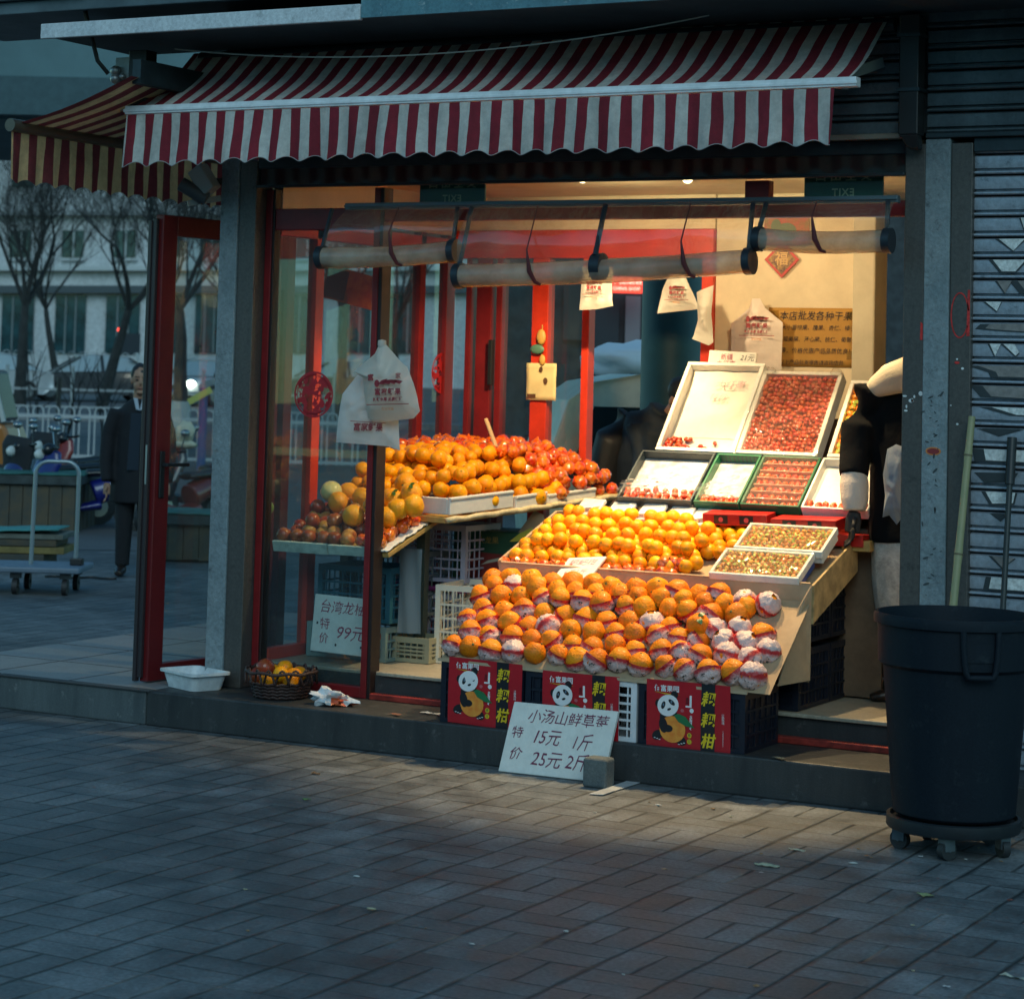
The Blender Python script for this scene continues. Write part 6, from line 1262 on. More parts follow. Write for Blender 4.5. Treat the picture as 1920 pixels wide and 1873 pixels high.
# --- customer at the right, seen from behind and the side
wm = thing('person', 'customer in a black coat with pale fleece collar beside the right pier', 'person', (1.47, 1.15, .303))
wx, wy = 1.49, 1.17
g = MB(); limb(g, [(wx, wy, 1.05), (wx-.01, wy, 1.25), (wx-.02, wy, 1.45), (wx-.02, wy, 1.62), (wx-.01, wy, 1.72), (wx, wy, 1.80)], [(.225, .19), (.21, .175), (.20, .16), (.215, .15), (.15, .12), (.07, .07)])
sp_ = at(1622, 745, 1.08); el = at(1604, 850, 1.02); wr = at(1600, 905, .98)
limb(g, [(wx-.15, wy-.02, 1.70), sp_, (sp_+el)/2+Vector((-.012, 0, 0)), el, wr+Vector((0, 0, .03))], [.085, .088, .08, .075, .07])
coat = remesh(g, 'coat', COATB, wm, .012, 5)
g = MB(); cl = at(1655, 715, 1.1); limb(g, [at(1622, 742, 1.06), at(1640, 728, 1.05), at(1668, 712, 1.05), at(1705, 700, 1.06), at(1740, 715, 1.1)], [(.012, .02), (.035, .05), (.05, .075), (.055, .09), (.05, .07)]); remesh(g, 'fleece_collar', FURW, wm, .008, 3)
c0, c1 = at(1601, 885, .985), at(1603, 958, .97); g = MB(); limb(g, [c0, c0.lerp(c1, .3), c0.lerp(c1, .7), c1], [.060, .068, .066, .052]); remesh(g, 'fleece_cuff', mat('white_fleece', (.55, .48, .43), .95, bump=.35, bscale=120), wm, .008, 2)
hand(wm, at(1600, 978, .965), Vector((-.12, .0, -1)), Vector((.5, -.8, 0)), 1, 1.05, mat('black_glove', (.012, .012, .014), .7), .6)
g = MB(); limb(g, [(wx-.01, wy, 1.06), (wx-.01, wy, .85), (wx, wy, .62), (wx+.0, wy, .52)], [(.20, .17), (.19, .165), (.165, .15), (.15, .14)]); remesh(g, 'knit_skirt', KNIT, wm, .012, 4)
for s, (fx, fy) in enumerate(((1.415, 1.12), (1.55, 1.2))):
    g = MB(); limb(g, [(fx+.03, fy+.03, .62), (fx+.03, fy+.03, .47), (fx+.035, fy+.03, .36)], [.07, .055, .042]); remesh(g, 'leg', mat('dark_stocking', (.02, .018, .02), .7), wm, .008, 2)
    g = MB(); limb(g, [(fx+.06, fy+.05, .345), (fx+.02, fy+.02, .345), (fx-.06, fy-.02, .328), (fx-.10, fy-.04, .32)], [(.035, .04), (.042, .042), (.042, .026), (.026, .016)]); g.v = [(x, y, max(z, .304)) for x, y, z in g.v]; remesh(g, 'shoe', mat('dark_leather', (.02, .013, .01), .35), wm, .006, 2)
head(wm, (at(1752, 650, 1.13).x, 1.16, 1.93), (.3, .95), True)
f3 = [(1664, 842), (1680, 833), (1694, 838), (1702, 870), (1704, 982), (1690, 972), (1681, 984), (1668, 966), (1655, 970), (1660, 930), (1656, 890)]
hangbag('crinkled pale plastic bag in the customer\'s hand beside the pier', f3, .93, mat('pale_blue_bag', (.20, .24, .30), .4, bump=.6, bscale=18), 9.1, None, 1.0, .04)
# --- man in a dark overcoat standing in the street
mp = atz(238, 1080, 0.0); mn = thing('person', 'man in a dark overcoat and white shirt half hidden by the door', 'person', mp)
toc = (CAM-mp); toc.z = 0; toc.normalize(); sd = Vector((-toc.y, toc.x, 0))     # sd: his left as seen by us -> right on screen
MPT = lambda s, fwd_, z: mp+Vector((0, 0, 0))+sd*s+toc*fwd_+Vector((0, 0, z))
PX = .34/ (70)  # metres per picture column at his distance
cx_ = .055
g = MB(); limb(g, [MPT(cx_, 0, .62), MPT(cx_, 0, .95), MPT(cx_, 0, 1.2), MPT(cx_, 0, 1.36), MPT(cx_, 0, 1.45), MPT(cx_, 0, 1.50)], [(.26, .19), (.235, .165), (.225, .15), (.225, .135), (.15, .11), (.075, .07)])
for s in (-1, 1): limb(g, [MPT(cx_+s*.18, 0, 1.40), MPT(cx_+s*.25, -.02, 1.18), MPT(cx_+s*.265, .02, .95), MPT(cx_+s*.25, .06, .80)], [.075, .07, .06, .05])
coat = remesh(g, 'overcoat', mat('charcoal_coat', (.006, .007, .010), .85, bump=1.0, bscale=9), mn, .016, 4)
g = MB(); g.add([MPT(cx_-.07, .148, 1.38), MPT(cx_+.07, .148, 1.38), MPT(cx_+.10, .175, .9), MPT(cx_-.09, .175, .9)], [(0, 1, 2, 3)]); g.build('dark_sweater', mat('navy_sweater', (.012, .022, .035), .9), mn, solid=.02)
g = MB(); g.add([MPT(cx_-.055, .12, 1.505), MPT(cx_-.02, .13, 1.50), MPT(cx_+.0, .165, 1.40), MPT(cx_-.03, .17, 1.41)], [(0, 1, 2, 3)]); g.add([MPT(cx_+.055, .12, 1.505), MPT(cx_+.02, .13, 1.50), MPT(cx_+.0, .165, 1.40), MPT(cx_+.03, .17, 1.41)], [(3, 2, 1, 0)]); g.build('shirt_collar', mat('white_shirt', (.34, .38, .43), .7), mn, solid=.012)
for s in (-1, 1):
    g = MB(); limb(g, [MPT(cx_+s*.09, 0, .72), MPT(cx_+s*.095, .01, .45), MPT(cx_+s*.10, .0, .09)], [.095, .075, .06]); remesh(g, 'trouser_leg', mat('dark_trousers', (.008, .009, .012), .85), mn, .012, 3)
    g = MB(); limb(g, [MPT(cx_+s*.10, -.08, .05), MPT(cx_+s*.105, .0, .06), MPT(cx_+s*.12, .10, .045), MPT(cx_+s*.13, .18, .035)], [(.04, .05), (.045, .055), (.048, .035), (.03, .022)]); g.v = [(x, y, max(z, .004)) for x, y, z in g.v]; remesh(g, 'shoe', mat('dark_leather', (.02, .013, .01), .35), mn, .008, 2)
    hand(mn, MPT(cx_+s*.25, .07, .74), Vector((0, 0, -1)), toc, 1, 1.0)
head(mn, MPT(cx_, .03, 1.655), toc, tilt=0.05)
# --- person with a backpack bending behind the shop
bpz = at(1215, 800, 3.3); bpz.z = 0; bpn = thing('person', 'person with a black backpack bending forward beyond the open back door', 'person', bpz)
bx, by = bpz.x, bpz.y
g = MB(); limb(g, [(bx-.02, by+.1, .80), (bx-.05, by+.05, 1.05), (bx-.02, by, 1.30), (bx+.06, by-.02, 1.50), (bx+.12, by-.03, 1.60)], [(.19, .16), (.19, .17), (.21, .17), (.20, .15), (.10, .10)])
limb(g, [(bx+.0, by-.15, 1.50), (bx+.06, by-.22, 1.25), (bx+.22, by-.2, 1.10)], [.08, .065, .05]); limb(g, [(bx+.1, by+.17, 1.48), (bx+.14, by+.2, 1.2), (bx+.28, by+.1, 1.1)], [.08, .065, .05])
NVJ = mat('navy_jacket', (.008, .016, .030), .8, var=.2); remesh(g, 'jacket', NVJ, bpn, .014, 4)
for s in (-1, 1): g = MB(); limb(g, [(bx-.02, by+.08+s*.09, .86), (bx, by+.08+s*.1, .45), (bx, by+.08+s*.1, .08)], [.095, .075, .06]); limb(g, [(bx, by+.08+s*.1, .06), (bx+.12, by+.06+s*.1, .04)], [.05, .03]); remesh(g, 'trouser_leg', mat('dark_trousers', (.008, .009, .012), .85), bpn, .014, 3)
g = MB(); limb(g, [(bx-.24, by-.02, .98), (bx-.25, by-.03, 1.2), (bx-.19, by-.03, 1.42), (bx-.10, by-.03, 1.55)], [(.10, .15), (.12, .17), (.12, .17), (.06, .12)]); remesh(g, 'backpack', mat('black_backpack', (.010, .012, .016), .6), bpn, .014, 3)
hand(bpn, (bx+.26, by-.2, 1.06), (.8, 0, -.6), (0, 1, 0), -1); hand(bpn, (bx+.32, by+.1, 1.06), (.8, 0, -.6), (0, 1, 0), 1)
head(bpn, (bx+.235, by-.04, 1.66), (.9, -.35), tilt=.55)
# ================================================================ behind the shop
t = thing('street_column', 'round teal street column behind the open back door', 'column', at(1260, 700, 4.4)*1); p = at(1260, 700, 4.4); p.z = 0; t.location = p
g = MB(); g.tube([p, p+Vector((0, 0, 4.2))], .205, 24); g.build('shaft', mat('teal_column_paint', (.03, .11, .13), .5, var=.15, vscale=3), t, smooth=50)
g = MB(); g.tube([p+Vector((0, 0, 0)), p+Vector((0, 0, .12))], .25, 24); g.build('column_base', DKSTEEL, t, smooth=50)
# small cream van
VAN = mat('cream_van_paint', (.80, .77, .62), .35, var=.08, coat=.3); DKG_ = mat('dark_car_glass', (.01, .015, .018), .08, spec=.8); TYRE = mat('rubber', (.02, .022, .024), .6)
vp = at(1128, 760, 5.6); vp.z = 0; vt = thing('small_van', 'small cream three-wheel van with a rounded roof parked behind the shop', 'van', vp)
VF = frame(vp+Vector((.35, .3, 0)), Vector((.80, .60, 0)), Vector((-.60, .80, 0)))
def vprof(w, s=1.0): return [VF(u*s, w, z) for u, z in ((-.95, .35), (-1.0, .9), (-.94, 1.2), (-.80, 1.62), (-.62, 1.75), (-.3, 1.81), (.3, 1.80), (.62, 1.74), (.72, 1.6), (.8, 1.1), (.82, .35))]
g = MB(); rings = [vprof(-.55, .93), vprof(-.60), vprof(.55), vprof(.60, .93)]; n = 11; allv = [p for r_ in rings for p in r_]
g.add(allv, [(i*n+j, i*n+(j+1) % n, (i+1)*n+(j+1) % n, (i+1)*n+j) for i in range(3) for j in range(n)]+[tuple(range(n-1, -1, -1)), tuple(range(3*n, 4*n))]); g.build('van_body', VAN, vt, smooth=35, bevel=.03)
g = MB(); g.add([VF(-.80, -.612, 1.08), VF(-.12, -.612, 1.08), VF(-.12, -.612, 1.58), VF(-.62, -.612, 1.58)], [(0, 1, 2, 3)]); g.build('side_window', DKG_, vt, solid=.012)
g = MB(); g.add([VF(.0, -.612, 1.08), VF(.55, -.612, 1.08), VF(.52, -.612, 1.58), VF(.0, -.612, 1.58)], [(0, 1, 2, 3)]); g.build('side_window', DKG_, vt, solid=.012)
for u in (-.6, .5): g = MB(); g.tube([VF(u, -.62, .26), VF(u, -.5, .26)], .26, 20); g.build('wheel', TYRE, vt, smooth=50)
t = thing('cargo_rack', 'yellow green rack of a cargo tricycle behind the backpack wearer', 'rack', at(1250, 720, 6.2)); g = MB()
p0 = at(1205, 702, 6.2); p1 = at(1330, 705, 6.2); 
for dz in (0, -.1, -.26): g.bar(p0+Vector((0, 0, dz)), p1+Vector((0, 0, dz)), .04)
for k in range(4): q = p0.lerp(p1, k/3); g.bar(q, Vector((q.x, q.y, 0)), .035)
g.build('rack_frame', mat('olive_rack', (.2, .22, .07), .5), t)
# dark street beyond the back door: buildings, car, lit shop sign
DBR = mat('dark_brick', (.045, .05, .055), .85, var=.3, vscale=4)
def far_block(label, pxa, pxb, d, top, m, name='building', cat='building', thick=4.0):
    a = st(pxa, d); b = st(pxb, d); t = thing(name, label, cat, (a+b)/2); g = MB(); z = (a.z+b.z)/2
    g.prism([Vector((a.x, a.y, z-.3)), Vector((b.x, b.y, z-.3)), Vector((b.x, b.y, top)), Vector((a.x, a.y, top))], E2*thick); g.build('facade', m, t); return t, a, b, z
t, a, b, z = far_block('dark brick building across the street behind the shop', 880, 1900, 46, 9, DBR)
for (x0, x1, y0, y1, m) in ((1177, 1205, 555, 660, (.2, .18, .2)), (1225, 1245, 520, 660, (.16, .15, .17)), (1060, 1100, 540, 640, (.02, .025, .03)), (1120, 1165, 560, 660, (.015, .02, .028))):
    dd_ = 45.9; q = [st(x, dd_, 1.78-(y-709)/FPX*dd_) for x, y in ((x0, y1), (x1, y1), (x1, y0), (x0, y0))]; g = MB(); g.prism(q, E2*-.08); g.build('window_bay', mat('bay_%d' % x0, m, .6), t)
q = lambda x, y, d=45: st(x, d, 1.78-(y-709)/FPX*d)
sg = thing('lit_shop_sign', 'glowing red shop sign with pale characters across the street behind the shop', 'sign', q(1178, 534)); fr = frame(q(1178, 534), E1, (0, 0, 1)); g = MB(); g.obox(fr, -.31, .31, -.16, .16, -.05, 0); g.build('panel', mat('lit_red_sign', (.4, .03, .02), .5, emit=(1, .06, .03), estr=1.0), sg); LITC = mat('lit_pale_letters', (.8, .5, .4), .5, emit=(1, .42, .3), estr=1.6); text('中国烟酒', .15, fr, 'lettering', LITC, sg, 0, .07, .01); text('CHINA SHOP', .09, fr, 'lettering', LITC, sg, 0, -.08, .01)
CARP = {}
def car(label, px, d, yaw, col, lights=True, amber=False, length=4.5, tall=1.45, group=None, taxi=None):
    """yaw in the street frame: 0 = nose to the left of the picture"""
    base = st(px, d); t = thing('parked_car' if not lights else 'car', label, 'car', base, group)
    ux = -E1*cos(yaw)-E2*sin(yaw); uy = Vector((-ux.y, ux.x, 0)); F = lambda x, y, z: base+ux*x+uy*y+Vector((0, 0, z))
    hl = length/2; key = 'car_paint_%d' % (len(CARP)+1); CARP[key] = 1; pm = mat(key, col, .28, .2, coat=.6)
    sk = [(-hl, .45), (-hl+.03, .85), (-hl+.35, .95), (-hl+.9, .98), (-.2, .95), (.55, .93), (1.2, .88), (hl-.25, .76), (hl, .62), (hl, .32), (hl-.3, .22), (-hl+.3, .22)]
    g = MB(); rings = []
    for w, s in ((-.86, .96), (-.90, 1.0), (.90, 1.0), (.86, .96)): rings.append([F(x*s, w, z if z < .6 else z-(.03 if s < 1 else 0)) for x, z in sk])
    n = len(sk); g.add([p for r_ in rings for p in r_], [(i*n+j, i*n+(j+1) % n, (i+1)*n+(j+1) % n, (i+1)*n+j) for i in range(3) for j in range(n)]+[tuple(range(n-1, -1, -1)), tuple(range(3*n, 4*n))]); g.build('body', pm, t, smooth=35, bevel=.04)
    gl = [(-hl+.45, .96), (-1.05, tall-.06), (-.6, tall), (.1, tall), (.45, tall-.05), (1.25, .90)]
    g = MB(); rings = [[F(x, w*(1 if z < 1 else .78), z) for x, z in gl] for w in (-.84, .84)]; n = len(gl); g.add([p for r_ in rings for p in r_], [(j, (j+1) % n, n+(j+1) % n, n+j) for j in range(n)]+[tuple(range(n-1, -1, -1)), tuple(range(n, 2*n))]); g.build('greenhouse', mat('sky_toned_car_glass', (.42, .48, .5), .08, spec=.9, coat=.8), t, smooth=20, bevel=.02)
    for w in (-.84, .84):
        for (xa, za), (xb, zb) in (((1.25, .92), (.45, tall-.05)), ((-.25, .95), (-.2, tall)), ((-1.05, tall-.06), (-hl+.45, .96))): g = MB(); g.bar(F(xa, w*1.005, za), F(xb, w*.79, zb), .09, .05); g.build('pillar', mat('dark_pillar', (.03, .035, .04), .4), t)
    g = MB(); rf = [(-1.12, tall-.055), (-.6, tall+.012), (.1, tall+.012), (.5, tall-.05)]; g.grid(lambda a_, b_: F(*((lambda k: (rf[k][0]+(rf[k+1][0]-rf[k][0])*(a_*3-k), (b_-.5)*1.28, rf[k][1]+(rf[k+1][1]-rf[k][1])*(a_*3-k)+.01))(min(2, int(a_*3))))), 9, 4); g.build('roof', mat('toplit_roof_silver', (.55, .56, .58), .3, .2, coat=.5), t, smooth=180, solid=.03)
    for x in (-hl+.85, hl-.85):
        for w in (-.84, .84):
            g = MB(); g.tube([F(x, w-.09*(1 if w > 0 else -1), .32), F(x, w+.075*(1 if w > 0 else -1), .32)], .32, 20); k = g.build('wheel', TYRE, t, smooth=50); g = MB(); g.tube([F(x, w+.06*(1 if w > 0 else -1), .32), F(x, w+.085*(1 if w > 0 else -1), .32)], .2, 16); g.build('hub', mat('hub_metal', (.3, .31, .32), .4, .7), k, smooth=50)
    LM = mat('headlight_on', (.9, .9, .8), .3, emit=(.95, 1.0, .85), estr=9.0) if lights else mat('headlight_off', (.4, .42, .42), .15)
    for w in (-.62, .62): g = MB(); g.ell(F(hl+.02, w, .66), .14, .17, .11, 12, 8); g.build('headlight', mat('amber_lamp', (.8, .4, .1), .3, emit=(1, .5, .12), estr=5.0) if amber and w > 0 else LM, t, smooth=180)
    g = MB(); g.obox(frame(F(hl+.01, 0, .42), uy, (0, 0, 1)), -.22, .22, -.06, .06, -.01, .01); g.build('number_plate', mat('blue_plate', (.02, .1, .35), .5), t)
    g = MB(); g.obox(frame(F(hl, 0, .5), uy, (0, 0, 1)), -.5, .5, -.14, .12, -.02, .008); g.build('grille', mat('dark_grille', (.01, .012, .014), .5), t)
    if taxi: g = MB(); g.obox(frame(F(-.1, 0, tall+.02), uy, (0, 0, 1)), -.38, .38, 0, .09, -.1, .1); g.build('roof_sign', mat('roof_lightbar', (.6, .7, .75), .4), t, bevel=.02)
    return t
car('dark estate car with a snow white roof box parked beyond the back door', 1190, 30, 1.1, (.02, .025, .03), False)
t = thing('white_tarp', 'white sheet covering a load behind the cream van', 'tarp', at(1190, 690, 6.9)); p = at(1192, 682, 6.9); g = MB(); g.ell(p, .42, .4, .17, 20, 12, dis=.3, seed=2); g.build('sheet', mat('white_tarp', (.62, .66, .7), .7, bump=.4, bscale=8), t, smooth=180); g = MB(); g.box(p.x-.35, p.x+.35, p.y-.3, p.y+.3, 0, p.z-.05); g.build('load', DBR, t)
# ================================================================ street on the left
FARB = grime_mat('far_grey_render', (.52, .52, .54), (.44, .45, .47), (.33, .34, .36), .6, .8, True, .1, 6); WIND = mat('far_dark_window', (.012, .045, .055), .12, spec=.8, var=.5, vscale=1.5)
DB = 112.0
hz = lambda x: 703+.0261*(x-960)
fq = lambda x, y, d: st(x, d, 1.78-(y-hz(x))/FPX*d)
t, a, b, z = far_block('long grey building with tall dark ground floor windows across the street', -260, 980, DB, 22, FARB)
def fwin(x0, x1, y0, y1, dd_=.12, nm='window', m=None):
    g = MB(); q = [fq(x, y, DB-.02) for x, y in ((x0, y1), (x1, y1), (x1, y0), (x0, y0))]; g.prism(q, E2*-dd_); return g.build(nm, m or WIND, t)
for x0, x1 in ((-160, -90), (-75, -10), (10, 70), (110, 167), (205, 268), (300, 345), (372, 425), (455, 520), (545, 610), (640, 700), (730, 790)):
    k = fwin(x0, x1, 553, 662); g = MB()
    for u in (.33, .66): p, q2 = fq(x0+(x1-x0)*u, 553, DB-.2), fq(x0+(x1-x0)*u, 662, DB-.2); g.bar(p, q2, .06)
    g.build('mullion', mat('far_mullion', (.2, .22, .23), .6), k)
    x = (x0+x1)/2; k = fwin(x-21, x+19, 432, 482); g = MB(); g.bar(fq(x, 432, DB-.2), fq(x, 482, DB-.2), .06); g.bar(fq(x-24, 486, DB-.2), fq(x+22, 486, DB-.2), .12); g.build('frame', mat('far_frame', (.45, .46, .47), .6), k)
    fwin(x-21, x+19, 300, 350)
for y0, y1, c in ((536, 550, (.07, .085, .095)), (396, 404, (.3, .31, .32)), (500, 508, (.46, .47, .48))): fwin(-250, 970, y0, y1, .5, 'string_course', mat('band_%d' % y0, c, .8))
# bridge deck crossing above
ov = thing('overpass', 'pale teal concrete overpass deck crossing high behind the side awning', 'bridge', st(100, 34, 4)); g = MB(); D0 = 34.0
qq = lambda x, y: fq(x, y, D0)
g.prism([qq(-350, 40), qq(-350, 214), qq(900, 240), qq(900, 60)], E2*7); g.build('deck', mat('overpass_concrete', (.10, .17, .19), .8, var=.12, vscale=.8), ov)
g = MB(); g.prism([qq(-350, 140)-E2*.5, qq(-350, 212)-E2*.5, qq(900, 238)-E2*.5, qq(900, 166)-E2*.5], E2*.48); g.build('edge_beam', mat('overpass_edge', (.05, .09, .105), .8, var=.12), ov)
# fences with hoop tops
def hoop_fence(label, d, x0, x1, pitch, h, posts, col, gap=.0, both=1):
    a = st(x0, d); t = thing('hoop_fence', label, 'fence', a); m = mat('fence_white_%d' % int(d), col, .5); z = zg(d); k = 0
    L = (x1-x0)/FPX*d; n = int(L/pitch); F = lambda s, zz: Vector((a.x, a.y, z+zz))+E1*s
    w = pitch*.33
    for i in range(min(n, 95)):
        s = i*pitch; g = MB(); g.tube([F(s-w, .1), F(s-w, h-w)]+[F(s-w*cos(pi*j/8), h-w+w*sin(pi*j/8)) for j in range(1, 8)]+[F(s+w, h-w), F(s+w, .1)], .016, 6); g.build('hoop', m, t, smooth=60)
    for zz in (.14, h-w*1.9): g = MB(); g.bar(F(-.3, zz), F(L, zz), .04, .05); g.build('rail', m, t)
    s = .35
    while s < L: g = MB(); g.bar(F(s, 0), F(s, h+.02), .09); g.build('post', m, t); s += posts
    return t
hoop_fence('near white hoop-topped fence behind the scooters', 37, -60, 760, .247, .92, 2.6, (.42, .43, .44))
a = st(-60, 62); t = thing('railing', 'plain grey railing with thin posts between the near fence and the cars', 'railing', a); RLM = mat('railing_grey', (.34, .36, .37), .5)
for zz in (.16, .62): g = MB(); g.bar(a+Vector((0, 0, zz)), a+E1*11.5+Vector((0, 0, zz)), .05, .06); g.build('rail', RLM, t)
for k in range(6): g = MB(); g.bar(a+E1*(1.2+1.75*k), a+E1*(1.2+1.75*k)+Vector((0, 0, 1.25)), .07); g.build('post', RLM, t)
hoop_fence('far white hoop-topped fence behind the cars', 90, -60, 760, .42, 1.45, 3.2, (.45, .46, .47))
g = MB(); a, b = st(-120, 56), st(900, 56); g.prism([a+Vector((0, 0, -.1)), b+Vector((0, 0, -.1)), b+Vector((0, 0, .16)), a+Vector((0, 0, .16))], E2*1.0); struct(g, 'kerb', mat('kerb_concrete', (.22, .23, .24), .8, var=.2))
QG = 'cars queueing between the street fences'
car('silver sedan with a white and an amber light lit, between the fences', 182, 74, .30, (.10, .105, .11), True, True, group=QG)  # silver body darkened, shade on its sides put into the colour
car('pale sedan with a roof light bar at the left edge of the street', -35, 72, .45, (.6, .62, .64), True, group=QG, taxi=1)
car('white sedan with lit headlights seen through the door glass behind the tree', 408, 73, 1.15, (.62, .63, .64), True, group=QG)
car('dark car queueing further along behind the shop windows', 640, 76, .3, (.06, .07, .08), True, group=QG)
# bare trees
BARK = mat('bare_bark', (.028, .030, .030), .9, var=.3, vscale=6); LIME = mat('whitewash', (.5, .5, .48), .85)
def tree(label, px, d, h, r, seed, lean=0.0, bend=0.0, white=False, depth=6, spread=.8):
    rnd = random.Random(seed); base = st(px, d); t = thing('bare_tree', label, 'tree', base, None); tr = MB(); tw = MB()
    def branch(p, dr, L, r0, lev):
        n = 4 if lev < 2 else 3; pts = [p]; rr = [r0]; q = p; dd_ = dr.normalized()
        for i in range(n):
            j = .10+.08*lev; dd_ = (dd_+Vector((rnd.uniform(-j, j), rnd.uniform(-j, j), rnd.uniform(-j*.4, j*.7)+(.05 if lev else 0)))).normalized(); q = q+dd_*(L/n); pts.append(q); rr.append(r0*(1-.45*(i+1)/n))
            if lev < depth and lev >= 1 and i < n-1 and rnd.random() < .8: sub(q, dd_, L*.55, rr[-1]*.55, lev+1)
        (tr if lev < 2 else tw).tube(pts, rr, 7 if lev < 2 else (4 if lev < 4 else 3), cap=lev < 2)
        if lev < depth:
            for k in range(2 if lev else 5): sub(q, dd_, L*rnd.uniform(.62, .82), rr[-1]*(.82 if k == 0 else .62), lev+1)
    def sub(q, dd_, L, r, lev):
        ax = Vector((rnd.uniform(-1, 1), rnd.uniform(-1, 1), rnd.uniform(-.1, .8))).normalized(); branch(q, (dd_+ax*spread).normalized(), L*1.08, max(r, .005), lev)
    branch(base, Vector((0, 0, 1))+E1*lean, h*.34, r, 0)
    if bend: pass
    tr.build('trunk', BARK, t, smooth=60); tw.build('crown', BARK, t)
    if white: g = MB(); g.tube([base, base+Vector((0, 0, .6))], [r*1.25, r*1.12], 12); g.build('whitewash_band', LIME, t, smooth=60)
    return t
tree('bare dark tree at the left edge before the grey building', 50, 66, 8.5, .20, 3, .03)
tree('bare tree with a curved leaning trunk left of the open door', 200, 64, 8.5, .19, 8, .22)
tree('thick bare tree with a whitewashed base seen through the door glass', 350, 54, 8.0, .20, 21, .02, white=True)
tree('bare tree growing behind the silver sedan', 120, 86, 9, .16, 31, -.05)
tree('bare tree showing through the front window of the shop', 650, 60, 8.0, .17, 41, .0)
tree('slim bare tree near the corner pillar beyond the side awning', 455, 70, 8.5, .14, 47, .08)
tree('bare tree showing between the mullion and the side post', 760, 70, 8.0, .15, 51, -.1)
def sapling(label, px, d, h, seed):
    rnd = random.Random(seed); base = st(px, d); t = thing('bare_shrub', label, 'shrub', base); g = MB()
    for k in range(4):
        q = base.copy(); dr = Vector((rnd.uniform(-.35, .35), rnd.uniform(-.35, .35), 1)); pts = [q]
        for i in range(6): dr = (dr+Vector((rnd.uniform(-.2, .2), rnd.uniform(-.2, .2), .1))).normalized(); q = q+dr*h/6*rnd.uniform(.6, 1.1); pts.append(q)
        g.tube(pts, [.016*(1-i/8) for i in range(7)], 5)
        for i in (2, 3, 4): e = pts[i]+Vector((rnd.uniform(-.5, .5), rnd.uniform(-.5, .5), rnd.uniform(.3, .7))); g.tube([pts[i], e], [.012, .005], 4)
    g.build('stems', BARK, t); return t
sapling('bare shrub with thin stems before the silver sedan', 82, 45, 2.6, 4); sapling('bare shrub leaning before the rear of the silver sedan', 140, 47, 2.2, 5); sapling('thin bare shrub beside the man in the overcoat', 205, 46, 2.0, 6)
t = thing('short_bollard', 'short black post standing before the silver sedan', 'post', st(122, 58)); g = MB(); p = st(122, 58); g.tube([p, p+Vector((0, 0, 1.0))], .06, 10); g.build('post', BLACK, t, smooth=50)
t = thing('red_lantern_box', 'dark roadside cabinet with a small red light across the street', 'cabinet', fq(246, 655, 100)); fr = frame(fq(246, 640, 100), E1, (0, 0, 1)); g = MB(); g.obox(fr, -.35, .5, -.6, .35, -.4, 0); g.build('cabinet', mat('navy_cabinet', (.01, .02, .03), .6), t); g = MB(); g.ell(fr(-.32, .48, 0), .12, nu=10, nv=8); g.build('red_light', mat('red_lamp', (.6, .05, .03), .5, emit=(1, .08, .04), estr=2.5), t)
# scooters and tricycle behind the crates
CHR = mat('bright_chrome', (.32, .34, .35), .3, .9); SBLK = mat('scooter_black', (.007, .008, .010), .35, coat=.3)
def scooter(label, px, d, yaw, col, acc=None, group='scooters parked by the fence'):
    base = st(px, d); t = thing('scooter', label, 'scooter', base, group); ux = -E1*cos(yaw)-E2*sin(yaw); uy = Vector((-ux.y, ux.x, 0)); F = lambda x, y, z: base+ux*x+uy*y+Vector((0, 0, z))
    pm = mat('scooter_paint_%d_%d' % (px, int(d*10)), col, .3, coat=.5)
    for x in (.62, -.58): g = MB(); g.tube([F(x, -.05, .22), F(x, .05, .22)], .22, 20); k = g.build('wheel', TYRE, t, smooth=50); g = MB(); g.tube([F(x, -.055, .22), F(x, .055, .22)], .12, 14); g.build('hub', CHR, k, smooth=50)
    g = MB(); limb(g, [F(.60, 0, .30), F(.56, 0, .55), F(.44, 0, .85), F(.40, 0, .98)], [(.10, .09), (.17, .07), (.19, .07), (.12, .06)]); limb(g, [F(.42, 0, .34), F(.1, 0, .27), F(-.2, 0, .32)], [(.15, .06), (.15, .05), (.15, .07)]); remesh(g, 'front_shield', pm, t, .02, 3)
    g = MB(); limb(g, [F(-.1, 0, .45), F(-.35, 0, .55), F(-.7, 0, .60), F(-.85, 0, .62)], [(.14, .16), (.17, .15), (.14, .11), (.06, .05)]); remesh(g, 'rear_body', pm, t, .02, 3)
    g = MB(); limb(g, [F(.0, 0, .70), F(-.3, 0, .72), F(-.65, 0, .75), F(-.78, 0, .78)], [(.11, .05), (.14, .05), (.13, .05), (.08, .04)]); remesh(g, 'seat', SBLK, t, .018, 3)
    g = MB(); g.tube([F(.36, -.33, 1.02), F(.40, -.15, 1.0), F(.40, .15, 1.0), F(.36, .33, 1.02)], .018, 8); g.ell(F(.45, 0, .98), .09, .11, .08, 12, 8); g.build('handlebar', SBLK, t, smooth=60)
    for s in (-1, 1): g = MB(); g.tube([F(.38, s*.25, 1.02), F(.40, s*.32, 1.20)], .008, 6); g.ell(F(.40, s*.33, 1.24), .05, .07, .045, 12, 8); g.build('mirror', CHR, t, smooth=60)
    g = MB(); g.ell(F(.56, 0, .92), .05, .10, .07, 12, 8); g.build('headlight', mat('scooter_lamp', (.6, .62, .6), .15), t, smooth=180)
    t.scale = (.86, .86, .86)
    if acc: g = MB(); limb(g, [F(.50, 0, .55), F(.48, 0, 1.0), F(.46, 0, 1.10)], [(.20, .05), (.27, .07), (.22, .05)]); remesh(g, 'leg_apron', mat('apron_%d' % px, acc, .7, bump=.3, bscale=20), t, .02, 3)
    return t
